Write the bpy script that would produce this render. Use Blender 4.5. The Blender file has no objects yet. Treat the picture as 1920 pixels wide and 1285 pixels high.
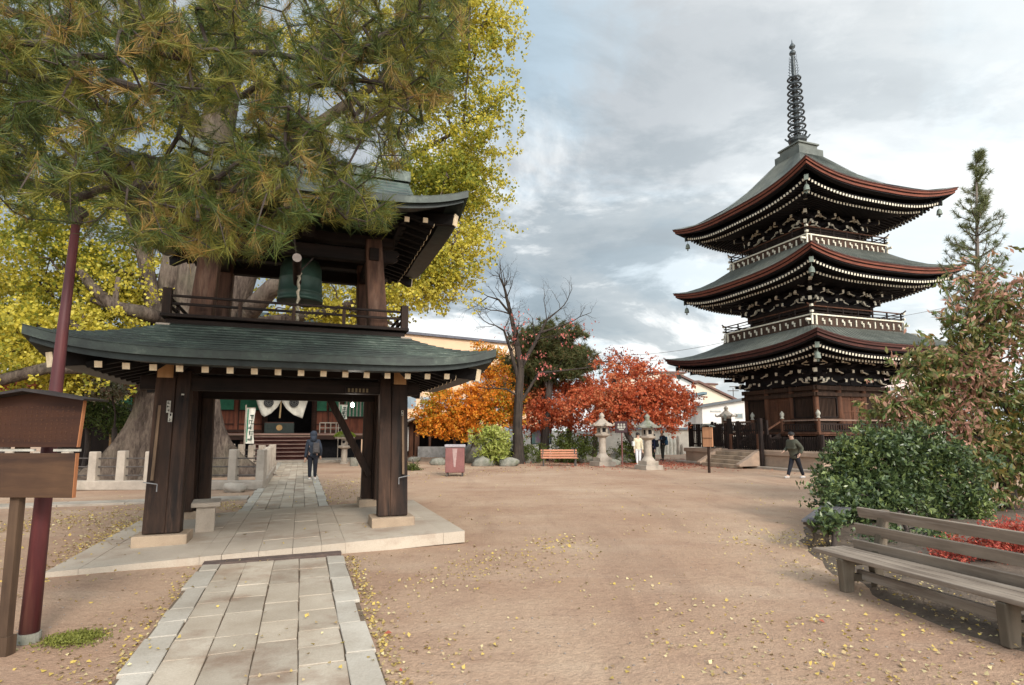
import bpy, math, random
import numpy as np
from mathutils import Vector, Matrix, noise
random.seed(7)
R = math.radians
S = bpy.context.scene
# ------------------------------------------------------------------ camera
EYE, FOC, CYP = 1.6, 1060.0, 695.4
TH = math.atan(0.11)
cam = bpy.data.cameras.new('camera')
camo = bpy.data.objects.new('camera', cam)
S.collection.objects.link(camo)
camo.location = (0, 0, EYE)
camo.rotation_euler = (R(90) + TH, 0, 0)
cam.sensor_width = 36
cam.lens = 36 * FOC / 1920
cam.shift_y = (CYP - 642.5) / 1920
cam.clip_start = 0.05
cam.clip_end = 3000
S.camera = camo
# ------------------------------------------------------------------ exposure / render
S.view_settings.view_transform = 'Standard'
S.view_settings.look = 'None'
S.view_settings.gamma = 1
S.view_settings.exposure = 0.95
S.cycles.use_denoising = True
S.cycles.max_bounces = 6
S.cycles.diffuse_bounces = 3
S.cycles.glossy_bounces = 2
S.cycles.transmission_bounces = 3
S.cycles.transparent_max_bounces = 4
S.cycles.caustics_reflective = False
S.cycles.caustics_refractive = False
# ------------------------------------------------------------------ world
SUN_AZ, SUN_EL = 155.0, 32.0            # azimuth clockwise from +Y: sun stands behind and right of the viewer
W = bpy.data.worlds.new("World")
S.world = W
W.use_nodes = True
wt = W.node_tree
wt.nodes.clear()
def wn(t, **k):
    n = wt.nodes.new(t)
    for a, b in k.items(): setattr(n, a, b)
    return n
wl = wt.links.new
out = wn('ShaderNodeOutputWorld'); bg = wn('ShaderNodeBackground'); bg.inputs[1].default_value = 0.1
sky = wn('ShaderNodeTexSky', sky_type='NISHITA', sun_disc=False)
sky.sun_elevation = R(SUN_EL); sky.sun_rotation = R(SUN_AZ)
sky.air_density = 1.0; sky.dust_density = 2.0
tc = wn('ShaderNodeTexCoord'); sep = wn('ShaderNodeSeparateXYZ'); wl(tc.outputs['Generated'], sep.inputs[0])
def wm(op, a, b=None, c=None, clamp=False):
    n = wn('ShaderNodeMath', operation=op, use_clamp=clamp)
    for i, v in enumerate((a, b, c)):
        if v is None: continue
        if isinstance(v, (int, float)): n.inputs[i].default_value = v
        else: wl(v, n.inputs[i])
    return n.outputs[0]
def wramp(fac, stops):
    n = wn('ShaderNodeValToRGB'); wl(fac, n.inputs[0]); e = n.color_ramp.elements
    while len(e) < len(stops): e.new(0.5)
    for q, (p, c) in zip(e, stops): q.position = p; q.color = (c, c, c, 1) if isinstance(c, (int, float)) else (*c, 1)
    return n.outputs[0]
def wmix(f, a, b):
    n = wn('ShaderNodeMix', data_type='RGBA')
    if isinstance(f, (int, float)): n.inputs[0].default_value = f
    else: wl(f, n.inputs[0])
    for i, v in ((6, a), (7, b)):
        if isinstance(v, tuple): n.inputs[i].default_value = (*v, 1)
        else: wl(v, n.inputs[i])
    return n.outputs[2]
zc = wm('MAXIMUM', sep.outputs[2], 0.0)
dz = wm('ADD', zc, 0.42)
comb = wn('ShaderNodeCombineXYZ')
wl(wm('DIVIDE', sep.outputs[0], dz), comb.inputs[0]); wl(wm('DIVIDE', sep.outputs[1], dz), comb.inputs[1])
def wnoise(scale, detail, rough, loc, st=(1, 1, 1), dist=0.0):
    mp = wn('ShaderNodeMapping'); mp.inputs[1].default_value = loc; mp.inputs[3].default_value = st
    wl(comb.outputs[0], mp.inputs[0])
    n = wn('ShaderNodeTexNoise'); n.inputs['Scale'].default_value = scale; n.inputs['Detail'].default_value = detail
    n.inputs['Roughness'].default_value = rough; n.inputs['Distortion'].default_value = dist; wl(mp.outputs[0], n.inputs[0])
    return n.outputs[0]
pale = wmix(wm('MULTIPLY', zc, 1.9, clamp=True), (4.1, 4.5, 4.7), (2.7, 3.4, 3.95))
rightw = wm('MULTIPLY_ADD', sep.outputs[0], 1.9, 0.0, clamp=True)
blue = wmix(wm('MULTIPLY', rightw, 0.95), pale, (4.5, 5.15, 5.45))
n1 = wnoise(1.35, 10, 0.60, (3.1, 1.7, 0), (1.0, 1.2, 1), 0.5)
n2 = wnoise(1.9, 10, 0.60, (5.4, 2.9, 0), (0.9, 1.2, 1), 0.4)
n3 = wnoise(1.8, 10, 0.60, (1.4, 9.2, 0), (0.8, 1.4, 1), 0.4)
gray = wramp(n1, [(0.46, 0.0), (0.53, 1.0)])
c1 = wmix(wm('MULTIPLY', gray, 0.8), blue, (2.95, 3.02, 3.07))
white = wramp(n3, [(0.48, 0.0), (0.57, 1.0)])
lowb = wramp(zc, [(0.02, 1.0), (0.38, 0.65), (0.62, 0.15)])
bright = wm('MULTIPLY', wm('MULTIPLY', rightw, wramp(zc, [(0.02, 1.0), (0.42, 0.8), (0.60, 0.35)])), wramp(n3, [(0.34, 0.35), (0.52, 1.0)]))
c1 = wmix(bright, c1, (5.7, 6.0, 6.05))
c2 = wmix(wm('MULTIPLY', white, lowb), c1, (6.6, 6.6, 6.4))
dark = wramp(n2, [(0.46, 0.0), (0.52, 0.85), (0.60, 1.0)])
lowband = wramp(zc, [(0.02, 0.75), (0.12, 0.95), (0.36, 0.85), (0.60, 0.30)])
leftw = wm('MULTIPLY_ADD', sep.outputs[0], -1.35, 1.12, clamp=True)
c3 = wmix(wm('MULTIPLY', wm('MULTIPLY', dark, lowband), leftw), c2, (1.65, 2.0, 2.2))
c4 = wmix(0.08, c3, sky.outputs[0])
# unseen sky behind the viewer and overhead, brightened to add light to the scene
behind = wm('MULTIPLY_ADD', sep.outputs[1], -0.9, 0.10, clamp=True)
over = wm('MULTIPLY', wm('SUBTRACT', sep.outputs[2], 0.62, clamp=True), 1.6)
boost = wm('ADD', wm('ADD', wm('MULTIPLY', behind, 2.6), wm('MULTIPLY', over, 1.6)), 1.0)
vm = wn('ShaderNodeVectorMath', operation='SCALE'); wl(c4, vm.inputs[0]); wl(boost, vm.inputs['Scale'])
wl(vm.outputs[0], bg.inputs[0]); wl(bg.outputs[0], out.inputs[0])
# ------------------------------------------------------------------ sun
sl = bpy.data.lights.new('sun', 'SUN'); sl.energy = 1.8; sl.angle = R(15); sl.color = (1.0, 0.93, 0.84)
so = bpy.data.objects.new('sun', sl); S.collection.objects.link(so)
sd = Vector((math.sin(R(SUN_AZ)) * math.cos(R(SUN_EL)), math.cos(R(SUN_AZ)) * math.cos(R(SUN_EL)), math.sin(R(SUN_EL))))
so.rotation_euler = (-sd).to_track_quat('-Z', 'Y').to_euler()

# ------------------------------------------------------------------ survey helpers: where a sight line meets the ground or a given distance
_c, _s = math.cos(TH), math.sin(TH)
def ray(px, py):
    x = (px - 960) / FOC; u = (CYP - py) / FOC
    return Vector((x, _c - u * _s, _s + u * _c))
def G(px, py, z=0.0):
    r = ray(px, py); t = (z - EYE) / r.z
    return Vector((r.x * t, r.y * t, z))
def at(px, py, Y):
    r = ray(px, py); t = Y / r.y
    return Vector((r.x * t, Y, EYE + r.z * t))

# ------------------------------------------------------------------ mesh builder
I3 = Matrix.Identity(3)
def Rz(a): return Matrix.Rotation(a, 3, 'Z')
def Rx(a): return Matrix.Rotation(a, 3, 'X')
def Ry(a): return Matrix.Rotation(a, 3, 'Y')
class MB:
    def __init__(s): s.v = []; s.f = []; s.m = []
    def add(s, vs, fs, mi=0):
        o = len(s.v); s.v += [tuple(p) for p in vs]
        s.f += [tuple(i + o for i in f) for f in fs]; s.m += [mi] * len(fs)
        return s
    def box(s, c, d, rot=I3, mi=0, taper=None):
        c = Vector(c); hx, hy, hz = d[0] / 2, d[1] / 2, d[2] / 2; tx, ty = taper or (1, 1)
        vs = []
        for z, k in ((-hz, 0), (hz, 1)):
            for x, y in ((-hx, -hy), (hx, -hy), (hx, hy), (-hx, hy)):
                if k: x *= tx; y *= ty
                vs.append(c + rot @ Vector((x, y, z)))
        return s.add(vs, [(0, 3, 2, 1), (4, 5, 6, 7), (0, 1, 5, 4), (1, 2, 6, 5), (2, 3, 7, 6), (3, 0, 4, 7)], mi)
    def beam(s, p, q, w, h, mi=0, up=(0, 0, 1), w2=None, h2=None):
        p = Vector(p); q = Vector(q); d = (q - p).normalized(); r = d.cross(Vector(up))
        if r.length < 1e-4: r = Vector((1, 0, 0))
        r.normalize(); u = r.cross(d)
        vs = []
        for b, ww, hh in ((p, w, h), (q, w2 or w, h2 or h)):
            for x, y in ((-.5, -.5), (.5, -.5), (.5, .5), (-.5, .5)): vs.append(b + r * x * ww + u * y * hh)
        return s.add(vs, [(3, 2, 1, 0), (4, 5, 6, 7), (0, 1, 5, 4), (1, 2, 6, 5), (2, 3, 7, 6), (3, 0, 4, 7)], mi)
    def tube(s, pts, rad, n=8, mi=0, cap=True):
        pts = [Vector(p) for p in pts]
        if isinstance(rad, (int, float)): rad = [rad] * len(pts)
        vs = []; fs = []; ref = None
        for i, p in enumerate(pts):
            t = (pts[min(i + 1, len(pts) - 1)] - pts[max(i - 1, 0)])
            if t.length < 1e-7: t = Vector((0, 0, 1))
            t.normalize()
            if ref is None: ref = Vector((1, 0, 0)) if abs(t.x) < .8 else Vector((0, 1, 0))
            a = (ref - t * ref.dot(t)).normalized(); ref = a; b = t.cross(a)
            for k in range(n):
                an = 2 * math.pi * k / n; vs.append(p + (a * math.cos(an) + b * math.sin(an)) * rad[i])
        for i in range(len(pts) - 1):
            for k in range(n):
                k2 = (k + 1) % n; fs.append((i * n + k, i * n + k2, (i + 1) * n + k2, (i + 1) * n + k))
        if cap: fs.append(tuple(range(n - 1, -1, -1))); fs.append(tuple(range((len(pts) - 1) * n, len(pts) * n)))
        return s.add(vs, fs, mi)
    def lathe(s, c, prof, n=16, mi=0, rot=I3, phase=0.0, sx=1, sy=1):
        c = Vector(c); vs = []; fs = []
        for r, z in prof:
            for k in range(n):
                an = 2 * math.pi * k / n + phase; vs.append(c + rot @ Vector((r * sx * math.cos(an), r * sy * math.sin(an), z)))
        for i in range(len(prof) - 1):
            for k in range(n):
                k2 = (k + 1) % n; fs.append((i * n + k, i * n + k2, (i + 1) * n + k2, (i + 1) * n + k))
        fs.append(tuple(range(n - 1, -1, -1))); fs.append(tuple(range((len(prof) - 1) * n, len(prof) * n)))
        return s.add(vs, fs, mi)
    def grid(s, fn, nu, nv, mi=0, flip=False):
        vs = [fn(i / nu, j / nv) for j in range(nv + 1) for i in range(nu + 1)]; fs = []
        for j in range(nv):
            for i in range(nu):
                a = j * (nu + 1) + i; f = (a, a + 1, a + nu + 2, a + nu + 1); fs.append(f[::-1] if flip else f)
        return s.add(vs, fs, mi)
    def prism(s, poly, z0, z1, mi=0, frame=None):
        n = len(poly); fr = frame or (lambda x, y, z: Vector((x, y, z)))
        vs = [fr(x, y, z0) for x, y in poly] + [fr(x, y, z1) for x, y in poly]
        fs = [tuple(range(n - 1, -1, -1)), tuple(range(n, 2 * n))] + [(i, (i + 1) % n, n + (i + 1) % n, n + i) for i in range(n)]
        return s.add(vs, fs, mi)
    def build(s, name, mats, parent=None, smooth=False, bevel=0.0, loc=None):
        me = bpy.data.meshes.new(name); me.from_pydata(s.v, [], s.f)
        for m in (mats if isinstance(mats, (list, tuple)) else [mats]): me.materials.append(m)
        me.polygons.foreach_set('material_index', s.m)
        if smooth: me.polygons.foreach_set('use_smooth', [True] * len(s.f))
        me.update()
        o = bpy.data.objects.new(name, me); S.collection.objects.link(o)
        if parent: o.parent = parent
        if loc: o.location = loc
        if bevel:
            b = o.modifiers.new('bevel', 'BEVEL'); b.width = bevel; b.segments = 2; b.limit_method = 'ANGLE'
        return o
def tag(o, label=None, cat=None, group=None, kind=None):
    if label: o['label'] = label
    if cat: o['category'] = cat
    if group: o['group'] = group
    if kind: o['kind'] = kind
    return o
def thing(name, label, cat, loc=(0, 0, 0), rz=0.0, group=None):
    o = bpy.data.objects.new(name, None); S.collection.objects.link(o)
    o.location = loc; o.rotation_euler = (0, 0, rz); o.empty_display_size = .3
    return tag(o, label, cat, group)
def copy_tree(o, parent=None, label=None, loc=None, rz=None, scale=None):
    c = o.copy(); S.collection.objects.link(c)
    if parent: c.parent = parent
    if label: c['label'] = label
    if loc is not None: c.location = loc
    if rz is not None: c.rotation_euler = (0, 0, rz)
    if scale is not None: c.scale = (scale,) * 3
    for ch in list(o.children): copy_tree(ch, c)
    return c

# ------------------------------------------------------------------ materials
class NT:
    def __init__(s, name):
        s.m = bpy.data.materials.new(name); s.m.use_nodes = True; s.t = s.m.node_tree; s.t.nodes.clear()
        s.out = s.n('ShaderNodeOutputMaterial')
    def n(s, t, **k):
        x = s.t.nodes.new(t)
        for a, b in k.items(): setattr(x, a, b)
        return x
    def l(s, a, b): s.t.links.new(a, b)
    def put(s, v, inp):
        if isinstance(v, (int, float)): inp.default_value = v
        elif isinstance(v, tuple): inp.default_value = (*v, 1) if len(v) == 3 and inp.type == 'RGBA' else v
        else: s.l(v, inp)
    def math(s, op, a, b=None, c=None, clamp=False):
        x = s.n('ShaderNodeMath', operation=op, use_clamp=clamp)
        for i, v in enumerate((a, b, c)):
            if v is not None: s.put(v, x.inputs[i])
        return x.outputs[0]
    def coord(s, st=(1, 1, 1), kind='Object', loc=(0, 0, 0)):
        tc = s.n('ShaderNodeTexCoord'); mp = s.n('ShaderNodeMapping'); mp.inputs[3].default_value = st; mp.inputs[1].default_value = loc
        s.l(tc.outputs[kind], mp.inputs[0]); return mp.outputs[0]
    def noise(s, co, scale, detail=4, rough=.55, dist=0.0):
        x = s.n('ShaderNodeTexNoise'); s.l(co, x.inputs[0]); x.inputs['Scale'].default_value = scale
        x.inputs['Detail'].default_value = detail; x.inputs['Roughness'].default_value = rough; x.inputs['Distortion'].default_value = dist
        return x.outputs[0]
    def ramp(s, f, stops, const=False):
        x = s.n('ShaderNodeValToRGB'); s.l(f, x.inputs[0]); e = x.color_ramp.elements
        if const: x.color_ramp.interpolation = 'CONSTANT'
        while len(e) < len(stops): e.new(.5)
        for q, (p, c) in zip(e, stops): q.position = p; q.color = (c, c, c, 1) if isinstance(c, (int, float)) else (*c, 1)
        return x.outputs[0]
    def mix(s, f, a, b, blend='MIX'):
        x = s.n('ShaderNodeMix', data_type='RGBA', blend_type=blend)
        s.put(f, x.inputs[0]); s.put(a, x.inputs[6]); s.put(b, x.inputs[7]); return x.outputs[2]
    def bump(s, h, strength=.3, dist=.02):
        x = s.n('ShaderNodeBump'); s.l(h, x.inputs['Height']); x.inputs['Strength'].default_value = strength; x.inputs['Distance'].default_value = dist
        return x.outputs[0]
    def pbr(s, col, rough=.7, normal=None, metal=0.0, spec=.3, emit=None, es=0):
        p = s.n('ShaderNodeBsdfPrincipled'); s.put(col, p.inputs['Base Color']); s.put(rough, p.inputs['Roughness'])
        p.inputs['Metallic'].default_value = metal; p.inputs['Specular IOR Level'].default_value = spec
        if normal: s.l(normal, p.inputs['Normal'])
        if emit: p.inputs['Emission Color'].default_value = (*emit, 1); p.inputs['Emission Strength'].default_value = es
        s.l(p.outputs[0], s.out.inputs[0]); return s.m
    def island(s):
        g = s.n('ShaderNodeNewGeometry'); return g.outputs['Random Per Island']
def mul(c, k): return tuple(min(1, x * k) for x in c)
def mat(name, c1, c2=None, scale=4, rough=.75, bump=.25, bscale=30, bdist=.01, st=(1, 1, 1), spec=.25, metal=0, isl=0.0, dirt=None, detail=5, kind='Object', fine=.25):
    t = NT(name); co = t.coord(st, kind); c2 = c2 or mul(c1, .65)
    n = t.noise(co, scale, detail, .6)
    col = t.mix(t.ramp(n, [(.33, 0.), (.67, 1.)]), c1, c2)
    if dirt:
        n2 = t.noise(t.coord((1, 1, 1), kind, (5, 3, 1)), dirt[1], 5, .65); col = t.mix(t.ramp(n2, [(dirt[2], 0.), (dirt[2] + .15, dirt[3])]), col, dirt[0])
    fn = t.noise(co, bscale, 4, .6)
    if fine: col = t.mix(fine, col, t.ramp(fn, [(.2, .45), (.8, 1.5)]), 'MULTIPLY')
    if isl: col = t.mix(1.0, col, t.ramp(t.island(), [(0., 1 - isl), (1., 1.0)]), 'MULTIPLY')
    return t.pbr(col, rough, t.bump(fn, bump, bdist) if bump else None, metal, spec)
def wood(name, c1, c2, axis='z', rough=.8, grain=14, isl=.25, bump=.4, pale=None):
    st = {'x': (.08, 1, 1), 'y': (1, .08, 1), 'z': (1, 1, .08)}[axis]
    t = NT(name); co = t.coord(st); g = t.noise(co, grain, 6, .65, .4); big = t.noise(t.coord((1, 1, 1)), 1.7, 4, .6)
    f = t.math('ADD', t.math('MULTIPLY', g, .7), t.math('MULTIPLY', big, .3))
    col = t.mix(t.ramp(f, [(.38, 0.), (.62, 1.)]), c1, c2)
    if pale: col = t.mix(t.ramp(t.noise(co, grain * .6, 5, .7), [(.55, 0.), (.72, .8)]), col, pale)
    if isl: col = t.mix(1.0, col, t.ramp(t.island(), [(0., 1 - isl), (1., 1.0)]), 'MULTIPLY')
    return t.pbr(col, rough, t.bump(g, bump, .006), 0, .2)
def leafmat(name, cols, trans=.35, rough=.55, spec=.2, patch=None):
    """cols: list of colours spread over the leaves at random"""
    t = NT(name); k = len(cols); stops = [(i / max(1, k - 1), c) for i, c in enumerate(cols)]
    col = t.ramp(t.island(), stops)
    if patch:                                   # whole boughs turning another colour
        n = t.noise(t.coord(), patch[1], 3, .5); x = t.math('ADD', n, t.math('MULTIPLY', t.math('SUBTRACT', t.island(), .5), .35))
        col = t.mix(t.ramp(x, [(patch[2], 0.), (patch[2] + .12, 1.)]), col, patch[0])
    p = t.n('ShaderNodeBsdfPrincipled'); t.l(col, p.inputs['Base Color']); p.inputs['Roughness'].default_value = rough
    p.inputs['Specular IOR Level'].default_value = spec
    tr = t.n('ShaderNodeBsdfTranslucent'); t.l(col, tr.inputs[0])
    ms = t.n('ShaderNodeMixShader'); ms.inputs[0].default_value = trans
    t.l(p.outputs[0], ms.inputs[1]); t.l(tr.outputs[0], ms.inputs[2]); t.l(ms.outputs[0], t.out.inputs[0])
    return t.m

# ------------------------------------------------------------------ foliage tools
def np_mesh(name, verts, nv_face, mats, mi=None, parent=None):
    """verts: (nfaces*nv_face, 3); each face its own island"""
    nf = len(verts) // nv_face
    me = bpy.data.meshes.new(name); me.vertices.add(len(verts)); me.vertices.foreach_set('co', np.asarray(verts, np.float32).ravel())
    me.loops.add(nf * nv_face); me.loops.foreach_set('vertex_index', np.arange(nf * nv_face, dtype=np.int32))
    me.polygons.add(nf); me.polygons.foreach_set('loop_start', np.arange(0, nf * nv_face, nv_face, dtype=np.int32))
    me.polygons.foreach_set('loop_total', np.full(nf, nv_face, np.int32))
    for m in (mats if isinstance(mats, (list, tuple)) else [mats]): me.materials.append(m)
    if mi is not None: me.polygons.foreach_set('material_index', np.asarray(mi, np.int32))
    me.update(calc_edges=True)
    o = bpy.data.objects.new(name, me); S.collection.objects.link(o)
    if parent: o.parent = parent
    return o
def unit(a): return a / np.maximum(np.linalg.norm(a, axis=1, keepdims=True), 1e-9)
def leaves(name, pts, size, mats, rng, aspect=.55, dirs=None, spread=1.0, mi=None, parent=None, fold=.12, flat=0.0):
    n = len(pts); d = rng.normal(size=(n, 3))
    if flat: d[:, 2] *= (1 - flat)
    if dirs is not None: d = unit(d) * spread + dirs
    d = unit(d); nr = rng.normal(size=(n, 3))
    if flat: nr[:, 2] += 2.5 * flat * np.sign(nr[:, 2] + 1e-6)
    w = unit(np.cross(d, nr)); nn = np.cross(w, d)
    L = size * rng.uniform(.65, 1.25, (n, 1)); wd = L * aspect * .5
    v = np.empty((n, 4, 3)); v[:, 0] = pts; v[:, 1] = pts + d * L * .5 + w * wd + nn * L * fold
    v[:, 2] = pts + d * L - nn * L * fold * .8; v[:, 3] = pts + d * L * .5 - w * wd + nn * L * fold
    return np_mesh(name, v.reshape(-1, 3), 4, mats, mi, parent)
def clumps(ells, per, rng, shell=.55):
    """clump centres spread through ellipsoids, weighted to the outer shell; ells: (cx,cy,cz,rx,ry,rz,n)"""
    out = []
    for cx, cy, cz, rx, ry, rz, n in ells:
        d = unit(rng.normal(size=(n, 3))); r = rng.uniform(shell ** 3, 1, (n, 1)) ** (1 / 3)
        out.append(np.array([cx, cy, cz]) + d * r * np.array([rx, ry, rz]))
    return np.vstack(out)
def spray(cent, per, rad, rng, flatz=.6):
    k = rng.poisson(per, len(cent)); idx = np.repeat(np.arange(len(cent)), k)
    rr = rad * rng.uniform(.6, 1.3, (len(cent), 1))
    off = rng.normal(size=(len(idx), 3)) * .5 * np.array([1, 1, flatz]); return cent[idx] + off * rr[idx], idx
def sprigs(cent, rad, nsub, per, L, thick, rng, horiz=.5, out=0.0):
    """leafy twigs: short axes scattered round each clump centre, leaves strung along them; returns points, twig directions"""
    c = np.repeat(cent, nsub, 0); n = len(c); c = c + rng.normal(size=(n, 3)) * rad * np.array([.62, .62, .45])
    ax = rng.normal(size=(n, 3)); ax[:, 2] *= (1 - horiz); ax[:, 2] -= .12; ax = unit(ax); Ls = L * rng.uniform(.5, 1.3, (n, 1))
    k = rng.poisson(per, n); idx = np.repeat(np.arange(n), k); m = len(idx); u = rng.uniform(-.5, .5, (m, 1))
    p = c[idx] + ax[idx] * u * Ls[idx] + rng.normal(size=(m, 3)) * thick * (.6 + .8 * (.5 - u)) - np.array([0, 0, 1.0]) * (u + .5) ** 2 * Ls[idx] * .22
    return p, ax[idx]
def grow(mb, trunk, trad, targets, rtip=.012, k=2.2, sag=0.0, mi=0, nseg=6, maxr=None, jit=.08):
    """a trunk polyline and boughs reaching every target: each joins the nearest wood already grown"""
    rnd = random.Random(len(targets) * 31 + 5)
    nodes = [Vector(p) for p in trunk]; par = [-1] + list(range(len(trunk) - 1)); start = len(trunk)
    top = nodes[-1]; arr = np.array([tuple(p) for p in nodes])
    tg = sorted([Vector(t) for t in targets], key=lambda p: min((p - q).length for q in nodes))
    for t in tg:
        dd = arr - np.array(tuple(t)); dist = np.sqrt((dd ** 2).sum(1)) + np.maximum(0, dd[:, 2]) * .8
        j = int(dist.argmin()); a = nodes[j]; d = (t - a).length
        m = max(1, min(4, int(d / .5))); prev = j
        for q in range(1, m + 1):
            f = q / m; p = a.lerp(t, f)
            if q < m: p = p + Vector([rnd.gauss(0, jit * d) for _ in range(3)]) * .6 + Vector((0, 0, -sag * math.sin(math.pi * f) * d))
            nodes.append(p); par.append(prev); prev = len(nodes) - 1; arr = np.vstack([arr, tuple(p)])
    cnt = [0] * len(nodes)
    for i in range(len(nodes) - 1, -1, -1):
        cnt[i] = max(cnt[i], 1)
        if par[i] >= 0: cnt[par[i]] += cnt[i]
    rad = [rtip * c ** (1 / k) for c in cnt]
    if maxr: rad = [min(maxr, r) for r in rad]
    mb.tube(trunk, trad, 12, mi)
    for i in range(start, len(nodes)):
        r0 = rad[par[i]] if par[i] >= start else min(rad[i] * 1.4, trad[par[i]])
        r0 = min(r0, rad[i] * 1.6)
        mb.tube([nodes[par[i]], nodes[i]], [r0, rad[i]], nseg if rad[i] > .02 else 4, mi, cap=False)
    return nodes
def needles(name, tips, dirs, mats, rng, per=46, length=.15, width=.0035, cone=.9, parent=None, mi=None, back=.12):
    idx = np.repeat(np.arange(len(tips)), per); n = len(idx)
    ax = dirs[idx]; base = tips[idx] - ax * rng.uniform(0, back, (n, 1))
    d = unit(ax * rng.uniform(.15, 1.1, (n, 1)) + unit(rng.normal(size=(n, 3))) * cone)
    w = unit(np.cross(d, rng.normal(size=(n, 3)))) * width * .5; L = length * rng.uniform(.7, 1.1, (n, 1))
    v = np.empty((n, 4, 3)); mid = base + d * L * .55; droop = np.array([0, 0, -1.0]) * L * .06
    v[:, 0] = base - w; v[:, 1] = base + w; v[:, 2] = mid + w * 1.1 + droop * .3; v[:, 3] = base + d * L + droop
    return np_mesh(name, v.reshape(-1, 3), 4, mats, None if mi is None else np.asarray(mi)[idx], parent)

# ------------------------------------------------------------------ shared materials
m_bark = wood('bark_grey', (.20, .165, .14), (.075, .06, .05), 'z', .95, 9, 0, 1.0)
m_bark_dark = wood('bark_dark', (.085, .065, .055), (.03, .024, .022), 'z', .95, 12, 0, .8)
m_bark_ginkgo = wood('bark_ginkgo', (.205, .155, .12), (.060, .046, .038), 'z', .95, 6, 0, 1.0)
m_dwood = wood('dark_weathered_wood', (.050, .026, .016), (.009, .006, .005), 'z', .7, 8, .35, .7, pale=(.12, .066, .042))
m_dwood_x = wood('dark_wood_beam', (.026, .015, .011), (.007, .005, .004), 'x', .75, 10, .3, .4)
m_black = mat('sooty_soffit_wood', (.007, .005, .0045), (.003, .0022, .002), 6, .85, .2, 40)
m_cream = mat('cream_beam_end_paint', (.72, .60, .42), (.55, .43, .28), 9, .7, .1, 60)
m_tan = wood('tan_beam_end', (.42, .24, .11), (.26, .14, .06), 'z', .7, 12, .1, .2)
m_granite = mat('pale_granite', (.40, .335, .27), (.28, .235, .19), 3, .85, .35, 90, .006, dirt=((.20, .17, .13), 1.3, .55, .7))
m_granite_dk = mat('mossy_granite', (.27, .25, .21), (.14, .14, .11), 4, .9, .5, 60, .01, dirt=((.10, .12, .05), 2.5, .55, .8))
def ginkgo_bark():
    t = NT('ginkgo_bark'); g = t.noise(t.coord((1, 1, .16)), 3.2, 8, .7, .6); f = t.noise(t.coord((1, 1, .3)), 14, 6, .7)
    k = t.math('ADD', t.math('MULTIPLY', g, .65), t.math('MULTIPLY', f, .35))
    col = t.ramp(k, [(.36, (.022, .016, .013)), (.48, (.075, .056, .045)), (.62, (.150, .116, .090))])
    col = t.mix(t.ramp(t.noise(t.coord((1, 1, 1)), .8, 4), [(.5, 0.), (.7, .5)]), col, (.09, .082, .055))
    return t.pbr(col, .95, t.bump(k, 1.0, .12), 0, .1)
m_bark_ginkgo2 = ginkgo_bark()
m_stone_tan = mat('tan_foundation_stone', (.40, .30, .21), (.27, .20, .14), 2, .9, .4, 70, .008, dirt=((.16, .12, .09), 1.2, .5, .7))
def copper(name):
    t = NT(name); co = t.coord((1, 1, 1))
    n = t.noise(co, 1.6, 6, .65); n2 = t.noise(co, 9, 5, .7); f = t.math('ADD', t.math('MULTIPLY', n, .6), t.math('MULTIPLY', n2, .4))
    col = t.ramp(f, [(.30, (.010, .020, .015)), (.46, (.024, .034, .027)), (.56, (.045, .066, .050)), (.70, (.18, .205, .165))])
    col = t.mix(1.0, col, t.ramp(t.island(), [(0., .62), (1., 1.1)]), 'MULTIPLY')
    return t.pbr(col, .55, t.bump(n2, .25, .006), .0, .45)
m_copper = copper('verdigris_copper')
m_white = mat('white_painted_tip', (.72, .68, .58), (.55, .50, .40), 8, .7, .1, 50)
m_paper = mat('aged_paper', (.44, .42, .36), (.30, .28, .24), 8, .8, 0, 50)

# ------------------------------------------------------------------ ground
def ground_mat():
    t = NT('sandy_ground'); co = t.coord((1, 1, 1)); a = t.noise(co, .35, 6, .6); b = t.noise(co, 2.2, 6, .65); c = t.noise(co, 45, 4, .7); d = t.noise(co, 12, 5, .7)
    st = t.noise(t.coord((.35, 1.2, 1)), .8, 5, .6)
    col = t.ramp(a, [(.32, (.315, .195, .130)), (.52, (.375, .252, .172)), (.70, (.435, .312, .218))])
    col = t.mix(t.ramp(b, [(.50, 0.), (.72, .45)]), col, (.24, .145, .105))
    col = t.mix(t.ramp(st, [(.52, 0.), (.70, .35)]), col, (.46, .35, .26))
    col = t.mix(.42, col, t.ramp(c, [(.25, .55), (.75, 1.45)]), 'MULTIPLY')
    col = t.mix(.30, col, t.ramp(d, [(.3, .6), (.7, 1.3)]), 'MULTIPLY')
    tr = t.noise(t.coord((.9, .12, 1), 'Object', (4, 1, 0)), 1.3, 6, .6, .8)
    col = t.mix(t.ramp(tr, [(.54, 0.), (.66, .35)]), col, (.235, .150, .105))
    h = t.math('ADD', t.math('MULTIPLY', c, .5), d)
    return t.pbr(col, .95, t.bump(h, .8, .03), 0, .1)
m_ground = ground_mat()
mb = MB()
def gz(x, y): return .018 * noise.noise(Vector((x * .35, y * .35, 0))) + .006 * noise.noise(Vector((x * 1.7, y * 1.7, 3)))
xs = sorted(set([-900, -300, -120, -70, -45] + [round(-30 + .5 * i, 2) for i in range(121)] + [45, 70, 120, 300, 900]))
ys = sorted(set([-60, -20, -8] + [round(-3 + .5 * i, 2) for i in range(81)] + [45, 60, 90, 150, 300, 900, 1500]))
vs = [(x, y, gz(x, y) if -30 <= x <= 30 and -3 <= y <= 37 else 0.0) for y in ys for x in xs]
fs = [(j * len(xs) + i, j * len(xs) + i + 1, (j + 1) * len(xs) + i + 1, (j + 1) * len(xs) + i) for j in range(len(ys) - 1) for i in range(len(xs) - 1)]
mb.add(vs, fs); tag(mb.build('ground', m_ground, smooth=True), kind='structure')

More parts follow.
